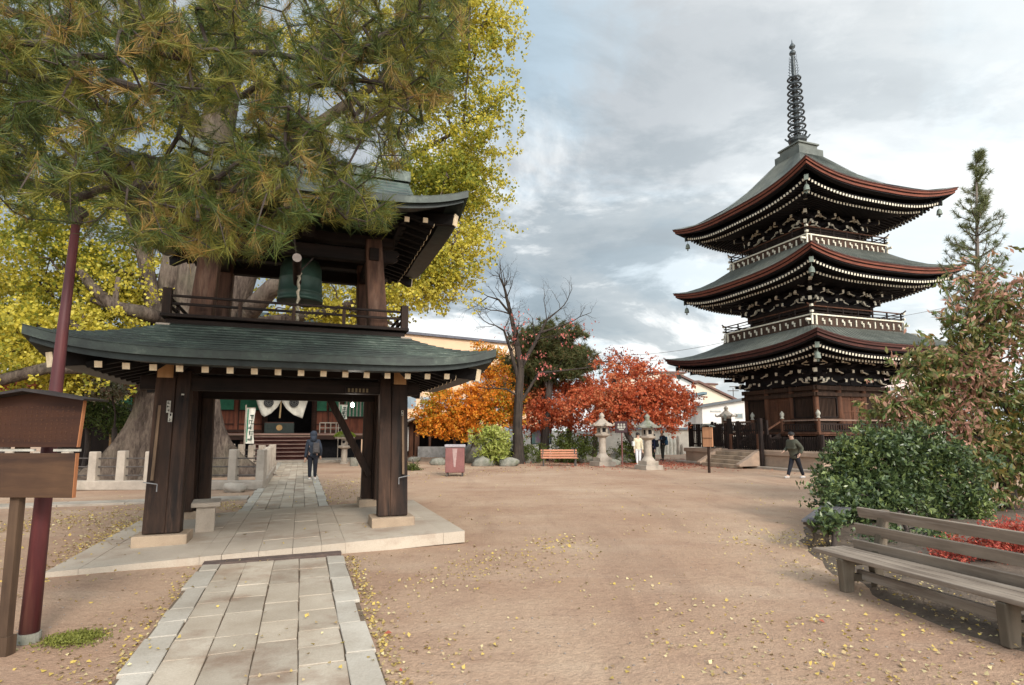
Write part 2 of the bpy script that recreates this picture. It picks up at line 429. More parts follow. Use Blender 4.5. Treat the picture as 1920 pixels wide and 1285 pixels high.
# tower / path frame: origin, axes
PHI = .3548
BT = Vector((-3.8345, 9.8306, 0)); AX = Vector((math.cos(PHI), math.sin(PHI), 0)); BX = Vector((-AX.y, AX.x, 0))
def bt(a, b, z=0): return BT + AX * a + BX * b + Vector((0, 0, z))
def inbt(p): d = Vector(p) - BT; return d.dot(AX), d.dot(BX)

# paving: a soil bed with worn slabs, straight along the tower's axis
m_slab = mat('paving_slab', (.51, .435, .345), (.37, .30, .225), 1.3, .9, .45, 60, .008, isl=.30, dirt=((.27, .18, .125), 1.3, .52, .75), spec=.1)
m_bed = mat('joint_soil', (.17, .12, .085), (.10, .075, .05), 8, .95, .4, 60)
pr = random.Random(3)
mb = MB(); bed = MB(); kerbs = MB()
PL, PR_ = -.78, .78                           # path edges measured from its own centre line
pc = (inbt((-1.68, 3.8, 0))[0] + inbt((-2.98, 7.35, 0))[0]) / 2
def slab(m, a0, a1, b0, b1, z, th=.05, j=.006):
    g = .0045; pts = [(a0 + g, b0 + g), (a1 - g, b0 + g), (a1 - g, b1 - g), (a0 + g, b1 - g)]
    pts = [(x + pr.uniform(-j, j), y + pr.uniform(-j, j)) for x, y in pts]; e = .004
    tz = [z + pr.uniform(-.0035, .0035) for _ in range(4)]; cx = sum(p[0] for p in pts) / 4; cy = sum(p[1] for p in pts) / 4
    lo = [bt(x, y, z - th) for x, y in pts]; mid = [bt(x, y, q - e) for (x, y), q in zip(pts, tz)]
    top = [bt(x + (cx - x) / abs(cx - x) * e * 1.3, y + (cy - y) / abs(cy - y) * e * 1.3, q) for (x, y), q in zip(pts, tz)]
    m.add(lo + mid + top, [(8, 9, 10, 11)] + [(i, (i + 1) % 4, 4 + (i + 1) % 4, 4 + i) for i in range(4)] + [(4 + i, 4 + (i + 1) % 4, 8 + (i + 1) % 4, 8 + i) for i in range(4)])
def run_path(a0, a1, b0, b1, z, cols=4, kerb=True, lmin=.28, lmax=.72):
    k = .2 if kerb else 0
    ws = [pr.uniform(.85, 1.15) for _ in range(cols)]; t = sum(ws); x = a0 + k
    for w in ws:
        x1 = x + (a1 - a0 - 2 * k) * w / t; y = b0 + pr.uniform(-.2, 0)
        while y < b1:
            L = pr.uniform(lmin, lmax); ye = min(y + L, b1)
            if ye - y > .08: slab(mb, x, x1, max(y, b0), ye, z)
            y += L
        x = x1
    if kerb:
        for e0, e1 in ((a0, a0 + k), (a1 - k, a1)):
            y = b0
            while y < b1:
                L = pr.uniform(.35, .8); slab(kerbs, e0 + (pr.uniform(-.03, .02) if e0 < pc else 0), e1 + (pr.uniform(-.02, .03) if e0 > pc else 0), y, min(y + L, b1), z + .006, j=.008); y += L
bN = inbt((-1.6, 1.2, 0))[1]
PB0 = -2.66                                    # platform front line in the tower frame
run_path(pc - .80, pc + .80, bN - 1.5, PB0 - .12, .035)
run_path(pc - .86, pc + .86, PB0 + 4.36, 23.0, .035, cols=5, lmin=.4, lmax=.9)
bed.prism([(pc - .82, bN - 1.5), (pc + .82, bN - 1.5), (pc + .82, PB0 - .1), (pc - .82, PB0 - .1)], -.1, .018, frame=lambda x, y, z: bt(x, y, z))
bed.prism([(pc - .88, PB0 + 4.36), (pc + .88, PB0 + 4.36), (pc + .88, 23.0), (pc - .88, 23.0)], -.1, .018, frame=lambda x, y, z: bt(x, y, z))
tag(mb.build('path_slabs', m_slab), kind='structure'); tag(bed.build('path_bed', m_bed), kind='structure')
tag(kerbs.build('path_kerb', mat('kerb_stone', (.50, .45, .38), (.36, .31, .25), 1.5, .9, .5, 60, .008, isl=.25, spec=.1)), kind='structure')
# side strip that runs left past the ginkgo's fence
mb = MB()
for x0 in np.arange(-30, -.9, 1.25):
    slab(mb, pc - .9 + x0, pc - .9 + x0 + 1.25, 4.55, 5.25, .05)
tag(mb.build('side_path', m_granite), kind='structure')
# the platform under the bell tower: a slab of slabs that leans up to the right
mb = MB()
def plz(a): return .055 + .026 * (a + 2.45)
FL, FR = inbt(G(85, 1075, .03)), inbt(G(872, 1000, .17))
pb0, pb1 = PB0, 1.70
def pquad(m, a0, a1, b0, b1, dz=0, th=.16, g=.0025):
    q = [(a0 + g, b0 + g), (a1 - g, b0 + g), (a1 - g, b1 - g), (a0 + g, b1 - g)]
    q = [(x + pr.uniform(-.002, .002), y + .055 * (x + 2.45) * (1 - (y - PB0) / 4.4) + pr.uniform(-.002, .002)) for x, y in q]
    m.add([bt(x, y, plz(x) + dz - th) for x, y in q] + [bt(x, y, plz(x) + dz) for x, y in q], [(4, 5, 6, 7)] + [(i, (i + 1) % 4, 4 + (i + 1) % 4, 4 + i) for i in range(4)])
pa0, pa1 = -2.45, 2.47
edges_a = [pa0, pa0 + .32, pc - .86, pc - .62, pc - .2, pc + .2, pc + .56, pc + .86, pa1 - .32, pa1]
for i, (x0, x1) in enumerate(zip(edges_a[:-1], edges_a[1:])):
    y = pb0
    while y < pb1:
        L = pr.uniform(.7, 1.1) if 2 <= i <= 6 else pr.uniform(1.6, 2.6)
        pquad(mb, x0, x1, y, min(y + L, pb1), pr.uniform(-.004, .004)); y += L
tag(mb.build('stone_platform', mat('platform_stone', (.47, .40, .32), (.37, .305, .24), .9, .9, .4, 70, .006, isl=.08, dirt=((.29, .205, .15), 1.1, .52, .65), spec=.1)), kind='structure')
mb = MB()
mb.prism([(pc - .80, PB0 - .10), (pc + .80, PB0 + .0), (pc + .80, PB0 + .16), (pc - .80, PB0 + .10)], -.05, .045, frame=lambda x, y, z: bt(x, y, z))
tag(mb.build('path_gutter', mat('gutter_soil', (.12, .085, .07), (.07, .05, .045), 8, .9, .3, 40)), kind='structure')

# ------------------------------------------------------------------ bell tower
tower = thing('bell_tower', 'dark timber bell tower with green copper roofs standing over the stone path', 'bell tower', BT, PHI)
FW, FD = 1.59, 1.28
def col_at(z): f = (z - .25) / 3.9; return FW - .32 * f, FD - .43 * f
for sa in (-1, 1):
    for sb in (-1, 1):
        zt = plz(sa * FW); t = MB(); wid = .56 if sb < 0 else .6
        t.box((sa * (FW - .02), sb * FD, zt + .06), (.66 if sb < 0 else .56, .50, .16))
        t.build('base_stone', m_stone_tan, tower, bevel=.015)
        z0 = zt + .14; leg = MB()
        w0, d0, w1, d1 = 1.665, FD, 1.665, 1.12
        leg.beam((sa * w0, sb * d0, z0), (sa * w1, sb * d1, 2.62), .27, .32, up=(0, 1, 0), w2=.25, h2=.28)
        leg.beam((sa * (w0 - .225), sb * (d0 + .03), z0), (sa * (w1 - .225), sb * (d1 + .02), 2.5), .19, .24, up=(0, 1, 0), w2=.18)
        leg.beam((sa * (w0 + .01), sb * (d0 - .235), z0), (sa * (w1), sb * (d1 - .2), 2.5), .22, .14, up=(0, 1, 0), w2=.20)
        lg = leg.build('leg', m_dwood, tower, bevel=.012)
        if sb < 0:
            u = MB(); u.beam((sa * (w0 + .05), sb * (d0 + .175), .95), (sa * (w1 + .05), sb * (d1 + .155), 2.1), .035, .03, up=(0, 1, 0)); u.build('thin_lath', wood('lath_wood', (.20, .13, .08), (.10, .065, .04), 'z'), lg)
            u = MB(); u.tube([(sa * (w0 + .15), -d0 - .19, .93), (sa * (w0 - .02), -d0 - .2, .90), (sa * (w0 - .02), -d0 - .21, .80)], .008, 6); u.build('iron_hook', mat('grey_iron', (.25, .25, .25)), lg)
# glyph-like paper strips pasted on the posts
def sticker(parent, x, y, z, w, h, rot, n=5, seed=1):
    rr = random.Random(seed); s = MB(); s.box((x, y, z), (w, .004, h), rot, 0)
    for i in range(n):
        zz = z + h * (.5 - (i + .5) / n); M = rot
        for k in range(4):
            ox = rr.uniform(-.3, .3) * w; oz = rr.uniform(-.3, .3) * h / n
            if rr.random() < .5: s.box(Vector((x, y, zz)) + M @ Vector((ox * .3, -.004, oz)), (w * rr.uniform(.4, .75), .003, .006), M, 1)
            else: s.box(Vector((x, y, zz)) + M @ Vector((ox, -.004, oz * .3)), (.006, .003, h / n * rr.uniform(.4, .7)), M, 1)
    return s.build('paper_strip', [m_paper, m_black], parent)
legs = [o for o in tower.children if o.name.startswith('leg')]
w1, d1 = 1.665, 1.0
sticker(legs[0], -1.60, -1.325, 1.97, .05, .17, Rx(-.06), 3, 1)
sticker(legs[0], -1.57, -1.335, 1.82, .05, .13, Rx(-.06), 2, 2)
sticker(legs[0], -1.44, -1.29, 2.06, .035, .20, Rx(-.06), 3, 3)
sticker(legs[0], -1.38, -1.29, 1.99, .045, .24, Rx(-.06), 4, 4)
sticker(legs[2], 1.70, -1.34, 1.92, .03, .08, Rx(-.06), 2, 5)
# tie beams
for sb in (-1, 1):
    w, d = 1.62, 1.13
    t = MB(); t.box((0, sb * d, 2.32), (2 * w + .75, .2, .20)); t.build('tie_beam', m_dwood_x, tower, bevel=.01)
    t = MB(); t.box((0, sb * d, 2.56), (2 * w + .4, .16, .18)); t.build('tie_beam', m_dwood_x, tower, bevel=.01)
for sa in (-1, 1):
    w, d = 1.62, 1.13
    t = MB(); t.box((sa * w, 0, 2.5), (.2, 2 * d + .8, .2)); o = t.build('side_beam', m_dwood_x, tower, bevel=.01)
    t = MB(); t.box((sa * w, -d - .42, 2.47), (.19, .03, .21)); t.build('beam_end', m_tan, o)
w, d = col_at(1.8)
t = MB(); t.beam((w - .78, d, 2.25), (w + .02, d + .05, .75), .12, .13); t.build('diagonal_brace', m_dwood, tower, bevel=.01)
# carved panel hanging by the lamp
t = MB(); t.box((1.0, -1.30, 2.27), (.38, .03, .09), I3, 0)
for i in range(6): t.box((.86 + i * .056, -1.32, 2.27), (.03, .006, .06), I3, 1)
t.build('name_board', [m_dwood_x, mat('board_letter', (.17, .13, .07))], tower)
# roof tool shared by both temple buildings: one side strip at a time
def hip_roof(S0, S1, z0, z1, up, prof=1.35, n=24, nv=8, sq=True, D0=None, D1=None, upw=4.0, bulge=0.0):
    """returns fn(side,u,v)->point. S0,D0 half sizes at the eave, S1,D1 at the top; corners lift by up"""
    D0 = S0 if D0 is None else D0; D1 = S1 if D1 is None else D1
    def P(side, u, v):                    # u -1..1 along, v 0 eave..1 top
        w = S0 + (S1 - S0) * v; d = D0 + (D1 - D0) * v
        z = z0 + (z1 - z0) * v ** prof + up * abs(u) ** upw * (1 - v) ** 2
        b = bulge * abs(u) ** upw * (1 - v) ** 2; w += b; d += b
        return [Vector((u * w, -d, z)), Vector((w, u * d, z)), Vector((-u * w, d, z)), Vector((-w, -u * d, z))][side]
    return P
def roof_shell(mb, P, courses, mi=0, n=28, step=.012):
    for side in range(4):
        for c in range(courses):
            v0, v1 = c / courses, (c + 1) / courses; lift = Vector((0, 0, step)); drop = lift * .0
            nn = n if step else n
            for i in range(nn):
                u0, u1 = -1 + 2 * i / nn, -1 + 2 * (i + 1) / nn
                a, b_, c_, d_ = P(side, u0, v0) + lift, P(side, u1, v0) + lift, P(side, u1, v1), P(side, u0, v1)
                lo0, lo1 = P(side, u0, v0), P(side, u1, v0)
                if step: mb.add([a, b_, c_, d_, lo0, lo1], [(0, 1, 2, 3), (4, 5, 1, 0)], mi)
                else: mb.add([a, b_, c_, d_], [(0, 1, 2, 3)], mi)
def fascia(mb, P, layers, n=36, mi0=0):
    """layers: (inset, z_top, z_bottom, mat); bands hung from the eave line"""
    for side in range(4):
        for ins, zt, zb, mi in layers:
            vs = []
            for i in range(n + 1):
                u = -1 + 2 * i / n; p = P(side, u, 0); k = Vector((p.x, p.y, 0)); L = max(abs(p.x), abs(p.y)); q = k * (1 - ins / L)
                q = Vector((q.x, q.y, p.z)); q2 = k * (1 - (ins + .05) / L); q2 = Vector((q2.x, q2.y, p.z))
                vs += [q + Vector((0, 0, zt)), q + Vector((0, 0, zb)), q2 + Vector((0, 0, zb)) + Vector((-k.x, -k.y, 0)).normalized() * .25]
            fs = []
            for i in range(n):
                a = i * 3; fs += [(a, a + 1, a + 4, a + 3), (a + 1, a + 2, a + 5, a + 4)]
            mb.add(vs, fs, mi)
def soffit(mb, P, inset, z_off, S_in, z_in, mi=0, n=24, D_in=None):
    D_in = S_in if D_in is None else D_in
    for side in range(4):
        vs = []
        for i in range(n + 1):
            u = -1 + 2 * i / n; p = P(side, u, 0); L = max(abs(p.x), abs(p.y)); k = 1 - inset / L
            q = [Vector((u * S_in, -D_in, z_in)), Vector((S_in, u * D_in, z_in)), Vector((-u * S_in, D_in, z_in)), Vector((-S_in, -u * D_in, z_in))][side]
            vs += [Vector((p.x * k, p.y * k, p.z + z_off)), q]
        mb.add(vs, [(2 * i, 2 * i + 2, 2 * i + 3, 2 * i + 1) for i in range(n)], mi)
# lower roof
P1 = hip_roof(2.88, 1.72, 2.64, 3.17, .20, 1.25, D0=2.58, D1=1.30, upw=5)
t = MB(); roof_shell(t, P1, 11, 0, 30, .014); fascia(t, P1, [(0, .012, -.10, 0), (.06, -.10, -.18, 1)]); lr = t.build('lower_roof', [m_copper, mat('dark_copper_edge', (.020, .028, .025), (.009, .012, .011), 6, .5, .2, 30)], tower)
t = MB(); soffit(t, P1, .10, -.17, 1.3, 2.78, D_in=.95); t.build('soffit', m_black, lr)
def tower_rafters(P, S, D, z, up, parent, n=16, sz=.075, ml=None):
    ln = MB()
    for side in range(4):
        h = (S, D, S, D)[side]; q = (D, S, D, S)[side]
        for i in range(n):
            u = -1 + 2 * (i + .5) / n; zz = z + up * abs(u) ** 4; rot = Rz(side * math.pi / 2)
            p = rot @ Vector((u * (h - .02) , -q, zz)); p2 = rot @ Vector((u * (h - .02), -q + 1.0, zz + .26)); ln.beam(p, p2, sz, sz)
            e = MB(); d = (p - p2).normalized(); e.beam(p + d * .001, p + d * .012, sz + .006, sz + .006); 
            if side in (0, 1): e.build('rafter_end', m_cream, parent)
    for sx in (-1, 1):
        for sy in (-1, 1):
            p = Vector((sx * (S + .30), sy * (D + .06), z + up + .02)); p2 = Vector((sx * .9, sy * .8, z + .42)); ln.beam(p, p2, .11, .17)
            if not (sx < 0 and sy > 0):
                e = MB(); d = (p - p2).normalized(); e.beam(p, p + d * .02, .115, .18); e.build('corner_end', m_cream, parent)
    ln.build('rafters', m_black, parent)
tower_rafters(P1, 2.36, 2.30, 2.42, .03, lr)
# purlin under the rafters
t = MB()
for sb in (-1, 1): t.box((0, sb * 1.75, 2.62), (4.1, .13, .15))
for sa in (-1, 1): t.box((sa * 2.0, 0, 2.61), (.13, 3.6, .15))
t.build('purlin', m_black, tower)
# balcony
BW, BD = 1.71, 1.29
t = MB(); t.box((0, 0, 3.20), (2 * BW + .02, 2 * BD + .02, .09)); t.box((0, 0, 3.29), (2 * BW + .14, 2 * BD + .14, .05)); bal = t.build('balcony', m_dwood_x, tower, bevel=.008)
for sa in (-1, 1):
    for sb in (-1, 1):
        t = MB(); t.box((sa * BW, sb * BD, 3.48), (.115, .115, .42)); t.build('corner_post', m_dwood, bal, bevel=.008)
        t = MB(); t.box((sa * (BW + .02), sb * (BD + .02), 3.135), (.17, .17, .05)); t.build('block', m_granite, bal)
for sb in (-1, 1):
    for zz, h in ((3.585, .032), (3.47, .035)):
        t = MB(); t.box((0, sb * BD, zz), (2 * BW, .04, h)); t.build('rail', m_dwood_x, bal)
    for x in (-.75, .0, .75): t = MB(); t.box((x, sb * BD, 3.44), (.05, .05, .24)); t.build('baluster', m_dwood, bal)
for sa in (-1, 1):
    for zz, h in ((3.585, .032), (3.47, .035)):
        t = MB(); t.box((sa * BW, 0, zz), (.04, 2 * BD, h)); t.build('rail', m_dwood_x, bal)
    for y in (-.55, .55): t = MB(); t.box((sa * BW, y, 3.44), (.05, .05, .24)); t.build('baluster', m_dwood, bal)
# upper posts
m_redpost = wood('worn_red_brown_post', (.14, .072, .046), (.035, .019, .014), 'z', .75, 9, .15, .4, pale=(.22, .14, .10))
for sa in (-1, 1):
    for sb in (-1, 1):
        w0, d0 = col_at(3.25); w1, d1 = col_at(4.75); w0 -= .02
        t = MB(); t.beam((sa * w0, sb * d0, 3.25), (sa * w1, sb * d1, 4.9), .32, .32, up=(0, 1, 0), w2=.28, h2=.28); c = t.build('upper_post', m_redpost, tower, bevel=.03)
        if sa > 0 and sb < 0: sticker(c, w1 + .02, -d1 - .155, 4.42, .09, .2, Rx(-.1), 2, 9)
        # carved nose brackets
        t = MB(); t.prism([(0, 0), (.26, 0), (.34, .05), (.30, .1), (.36, .15), (.30, .22), (0, .2)], -.05, .05, frame=lambda x, y, z, sa=sa, sb=sb: Vector((sa * (w1 + .1 + x), sb * d1 + z, 4.55 + y))); t.build('nose_bracket', m_dwood_x, c)
for sb in (-1, 1):
    w, d = col_at(4.65); t = MB(); t.box((0, sb * d, 4.62), (2 * w + .4, .16, .22)); t.build('upper_tie_beam', m_dwood_x, tower, bevel=.01)
    t = MB(); t.box((0, sb * d, 4.88), (2 * w + .7, .2, .16)); t.build('upper_tie_beam', m_dwood_x, tower, bevel=.01)
for sa in (-1, 1):
    w, d = col_at(4.65); t = MB(); t.box((sa * w, 0, 4.62), (.16, 2 * d + .4, .22)); t.build('upper_side_beam', m_dwood_x, tower, bevel=.01)
t = MB(); t.box((.17, 0, 4.86), (.2, 2.2, .2)); t.build('bell_beam', m_dwood_x, tower)
# upper roof with a gable
P2 = hip_roof(2.49, 1.84, 5.10, 5.52, .26, 1.2, D0=2.36, D1=1.25, upw=4)
t = MB(); roof_shell(t, P2, 8, 0, 26, .014); fascia(t, P2, [(0, .012, -.10, 0), (.06, -.10, -.17, 1)])
for sb in (-1, 1):
    for c in range(8):
        v0, v1 = c / 8, (c + 1) / 8; q = lambda x, v, dz=0: Vector((x, sb * 1.25 * (1 - v), 5.52 + .92 * v ** 1.15 + dz))
        t.add([q(-1.93, v0, .014), q(1.93, v0, .014), q(1.93, v1), q(-1.93, v1), q(-1.93, v0), q(1.93, v0)], [(0, 1, 2, 3), (4, 5, 1, 0)])
t.box((0, 0, 6.48), (3.92, .30, .20)); ur = t.build('upper_roof', [m_copper, bpy.data.materials['dark_copper_edge']], tower)
m_gable = mat('grey_green_gable_sheet', (.40, .43, .38), (.28, .32, .28), 2, .6, .1, 30)
for sa in (-1, 1):
    t = MB(); t.add([(sa * 1.86, -1.25, 5.50), (sa * 1.86, 1.25, 5.50), (sa * 1.86, 0, 6.42)], [(0, 1, 2)]); t.build('gable_panel', m_gable, ur)
t = MB(); soffit(t, P2, .10, -.16, 1.0, 5.2, D_in=.6); t.build('soffit', m_black, ur)
tower_rafters(P2, 2.06, 1.98, 4.90, .06, ur, n=14, sz=.07)
t = MB(); t.box((0, -1.4, 5.06), (3.3, .12, .13)); t.box((0, 1.4, 5.06), (3.3, .12, .13)); t.box((1.62, 0, 5.05), (.12, 2.9, .13)); t.box((-1.62, 0, 5.05), (.12, 2.9, .13)); t.build('purlin', m_black, tower)

# the bell
m_bell = mat('green_bronze', (.055, .115, .085), (.028, .062, .047), 3, .5, .2, 25, metal=.15, spec=.5)
bell = thing('temple_bell', 'large green bronze bell hanging in the upper storey of the bell tower', 'bell', bt(.07, 0, 3.90))
t = MB(); t.lathe((0, 0, 0), [(.36, .0), (.385, .0), (.39, .05), (.375, .07), (.372, .14), (.385, .15), (.37, .17), (.36, .40), (.365, .41), (.355, .43), (.345, .62), (.30, .74), (.18, .80), (.05, .82), (.02, .82)], 32); t.build('bell_body', m_bell, bell, smooth=True)
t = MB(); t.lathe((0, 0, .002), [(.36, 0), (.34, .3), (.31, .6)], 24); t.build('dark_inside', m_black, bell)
t = MB(); t.tube([(.10, 0, .80), (.08, 0, .92), (-.08, 0, .92), (-.10, 0, .80)], .03, 8); t.build('hanging_loop', m_bell, bell)
st = thing('bell_striker', 'short log striker hung on ropes in front of the green bell', 'bell striker', bt(.02, -1.05, 4.12), PHI)
t = MB(); t.tube([(0, -.62, .10), (0, .42, -.02)], .065, 14); t.tube([(0, -.625, .10), (0, -.63, .10)], .066, 14, 1); t.build('log', [m_dwood, mat('log_end', (.32, .27, .24))], st)
m_rope = mat('pale_rope', (.42, .37, .28), (.28, .24, .18), 20, .9, .3, 80)
t = MB(); t.tube([(.02, .1, .06), (.35, .35, .55), (.40, .4, .8)], .012, 6); t.tube([(0, -.35, .1), (-.1, -.2, .8)], .012, 6); t.build('hanging_rope', m_bark_dark, st)
t = MB(); pts = [(0.03 + .012 * math.sin(i * 2.1), -.06 + .01 * math.cos(i * 1.7), -.02 - i * .055) for i in range(17)]; t.tube(pts, [.018 + .008 * (i % 2) for i in range(17)], 7)
t.tube([(-.03, -.05, .03), (.03, -.06, -.06), (.07, -.04, .03)], .012, 6); t.build('pull_rope', m_rope, st)
# lamp under the beam
lp = thing('hanging_lamp', 'small glowing lamp bulb hanging below the tower beam beside the diagonal brace', 'lamp', bt(.95, -.95, 2.05))
t = MB(); t.lathe((0, 0, -.03), [(.004, 0), (.022, .01), (.03, .035), (.022, .06), (.012, .075)], 14); gl = NT('lit_bulb'); t.build('bulb', gl.pbr((1, .95, .9), .3, emit=(1, .93, .85), es=30), lp, smooth=True)
t = MB(); t.lathe((0, 0, .045), [(.014, 0), (.016, .05), (.01, .06)], 10); t.tube([(0, 0, .1), (0, 0, .2)], .005, 6); t.build('lamp_socket', m_black, lp)
pl = bpy.data.lights.new('lamp_light', 'POINT'); pl.energy = 1.5; pl.color = (1, .9, .75); pl.shadow_soft_size = .03
po = bpy.data.objects.new('lamp_light', pl); S.collection.objects.link(po); po.parent = lp; po.location = (0, 0, -.06)

# stone stool between the left legs
stl = thing('stone_stool', 'small grey stone stool beside the left legs of the bell tower', 'stool', (-4.83, 9.12, .08), PHI + .1)
t = MB(); t.box((0, 0, .42), (.40, .62, .07)); t.build('seat', m_granite, stl, bevel=.012)
for y in (-.2, .2): t = MB(); t.box((0, y, .192), (.26, .10, .385)); t.build('leg', m_granite, stl, bevel=.01)

# ------------------------------------------------------------------ three-storey pagoda
PC = Vector((15.164, 28.5, 0)); PA = .33778
pg = thing('pagoda', 'tall three-storey wooden pagoda with grey-green roofs, red eaves and a bronze spire', 'pagoda', PC, PA)
m_proof = mat('grey_green_roof_sheet', (.145, .152, .130), (.082, .090, .078), 1.6, .6, .15, 20, .004, st=(1, 1, 1), spec=.3, isl=.16, dirt=((.07, .07, .06), 2.5, .56, .5))
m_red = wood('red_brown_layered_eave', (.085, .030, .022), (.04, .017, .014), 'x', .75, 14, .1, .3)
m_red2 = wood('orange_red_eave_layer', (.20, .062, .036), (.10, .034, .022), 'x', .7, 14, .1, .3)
m_pdark = wood('pagoda_dark_wood', (.032, .020, .016), (.010, .007, .006), 'z', .8, 10, .25, .3)
m_pwood = wood('pagoda_red_brown_wood', (.150, .066, .037), (.060, .028, .018), 'z', .8, 9, .3, .4)
m_ppanel = wood('pagoda_brown_panel', (.080, .046, .031), (.034, .021, .015), 'z', .8, 9, .2, .3)
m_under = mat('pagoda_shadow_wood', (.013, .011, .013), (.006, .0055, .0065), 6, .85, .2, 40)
m_tip = mat('chalky_white_tip', (.74, .70, .58), (.54, .49, .38), 12, .8, .1, 50)
m_bronze = mat('dark_spire_bronze', (.075, .085, .085), (.035, .04, .045), 5, .5, .2, 40, metal=.6, spec=.5)
m_bronze_g = mat('green_spire_bronze', (.20, .23, .19), (.12, .14, .12), 5, .6, .2, 40, metal=.2)
m_base = mat('tan_sandstone_wall', (.40, .28, .20), (.28, .20, .145), 1.6, .9, .4, 50, .01, st=(1, 1, 2.5), dirt=((.19, .15, .12), .9, .55, .6))

# stone platform, steps
pf = thing('pagoda_platform', 'low tan stone platform with steps under the pagoda', 'platform', PC, PA)
HB = 4.5
t = MB(); t.box((0, 0, .30), (2 * HB - .12, 2 * HB - .12, .60)); t.build('wall', m_base, pf, bevel=.01)
t = MB(); t.box((0, 0, .70), (2 * HB + .04, 2 * HB + .04, .2)); t.build('coping', mat('tan_coping_stone', (.42, .30, .215), (.31, .22, .16), 2, .9, .3, 50), pf, bevel=.02)
t = MB(); t.box((0, 0, .04), (2 * HB + .7, 2 * HB + .7, .14)); t.build('foot_slab', m_granite, pf, bevel=.02)
SY = .22
for i in range(4):
    t = MB(); t.box((-HB - .22 - .28 * (3 - i), SY, .09 + .18 * i), (.34, 2.45, .18)); t.build('step', m_stone_tan, pf, bevel=.015)
for y in (-1.36, 1.36):
    t = MB(); t.prism([(0, .11), (-1.35, .11), (-1.35, .2), (-.1, .86), (0, .86)], -.13, .13, frame=lambda x, z, k, y=y: Vector((-HB + .02 + x, SY + y + k, z))); t.build('step_cheek', m_base, pf, bevel=.012)
# fence on the platform
fn = thing('picket_fence', 'dark brown picket fence with taller gate posts round the pagoda platform', 'fence', PC, PA)
HF = 4.28
t = MB()
GY = -1.32                                     # the fence is tall from the gate post to the far corner, low on the rest
def fence_run(p, q, tall):
    L = (q - p).length; d = (q - p) / L; rot = Rz(math.atan2(d.y, d.x)); n = int(L / .115); zt, zb = (2.08, .84) if tall else (1.42, .84)
    for i in range(n + 1): t.box(p + d * (L * i / n) + Vector((0, 0, (zt + zb) / 2)), (.045, .035, zt - zb), rot)
    for zz in ((1.02, 1.72) if tall else (.98, 1.30)): r_ = MB(); r_.box((p + q) / 2 + Vector((0, 0, zz)) + rot @ Vector((0, .04, 0)), (L, .05, .07), rot); r_.build('rail', m_pdark, fn)
    m = max(1, round(L / 1.9))
    for k in range(m + 1): r_ = MB(); r_.box(p + d * (L * k / m) + rot @ Vector((0, .03, 0)) + Vector((0, 0, (zt + zb) / 2 + .05)), (.1, .1, zt - zb + .1), rot); r_.build('post', m_pdark, fn)
V_ = lambda x, y: Vector((x, y, 0))
fence_run(V_(-HF, HF), V_(-HF, GY), True); fence_run(V_(-HF, GY - .15), V_(-HF, -HF), False); fence_run(V_(-HF, -HF), V_(HF, -HF), False)
fence_run(V_(HF, -HF), V_(HF, HF), True); fence_run(V_(HF, HF), V_(-HF, HF), True)
t.build('pickets', m_pdark, fn)
t = MB(); t.box((-HB - .12, GY, 1.13), (.15, .15, 2.26)); t.build('gate_post', m_pdark, fn)
t = MB(); t.box((-HF - .05, 1.05, 1.55), (.17, .17, 1.5)); t.build('gate_post', m_pdark, fn)

# veranda
VH = 3.05
ve = MB(); ve.box((0, 0, 1.58), (2 * VH, 2 * VH, .10)); ve.box((0, 0, 1.50), (2 * VH - .1, 2 * VH - .1, .06)); vo = ve.build('veranda', m_pwood, pg, bevel=.01)
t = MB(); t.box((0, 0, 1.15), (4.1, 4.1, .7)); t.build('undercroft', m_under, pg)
for side in range(4):
    rot = Rz(side * math.pi / 2); 
    for k in range(7):
        x = -VH + .1 + (2 * VH - .2) * k / 6; t = MB(); t.box(rot @ Vector((x, -VH + .14, 1.15)), (.11, .11, .75), rot); t.build('veranda_strut', m_pdark, vo)
    t = MB(); t.box(rot @ Vector((0, -VH + .14, 1.18)), (2 * VH, .05, .08), rot)
    for k in range(44): t.box(rot @ Vector((-VH + .2 + (2 * VH - .4) * k / 43, -VH + .2, 1.12)), (.05, .03, .6), rot)
    t.build('lattice', m_pdark, vo)
    if side == 3:
        segs = [(-VH, SY + 1.2 - 1.9 + .0), (SY + 3.6, VH)]
        segs = [(-VH, -.95), (.95, VH)]
    else: segs = [(-VH, VH)]
    for a0, a1 in segs:
        L = a1 - a0; cx = (a0 + a1) / 2
        t = MB(); t.box(rot @ Vector((cx, -VH + .08, 2.16)), (L + .06, .07, .06), rot); t.build('hand_rail', wood('veranda_rail', (.30, .21, .16), (.16, .10, .075), 'x', .8), vo)
        t = MB(); t.box(rot @ Vector((cx, -VH + .08, 1.98)), (L, .04, .05), rot); t.box(rot @ Vector((cx, -VH + .08, 1.70)), (L, .05, .05), rot)
        for k in range(int(L / .14)): t.box(rot @ Vector((a0 + .07 + .14 * k, -VH + .08, 1.85)), (.045, .03, .30), rot)
        t.build('balusters', m_pdark, vo)
m_giboshi = mat('pale_post_cap', (.38, .37, .31), (.25, .24, .2), 6, .6)
for x, y in [(-VH + .08, -VH + .08), (VH - .08, -VH + .08), (-VH + .08, VH - .08), (-VH + .08, -.95), (-VH + .08, .95)]:
    t = MB(); t.tube([(x, y, 1.6), (x, y, 2.25)], .085, 10); o = t.build('veranda_post', m_pwood, vo)
    t = MB(); t.lathe((x, y, 2.25), [(.08, 0), (.095, .03), (.06, .06), (.06, .1), (.10, .17), (.095, .25), (.04, .33), (.005, .38)], 12); t.build('post_cap', m_giboshi, o, smooth=True)
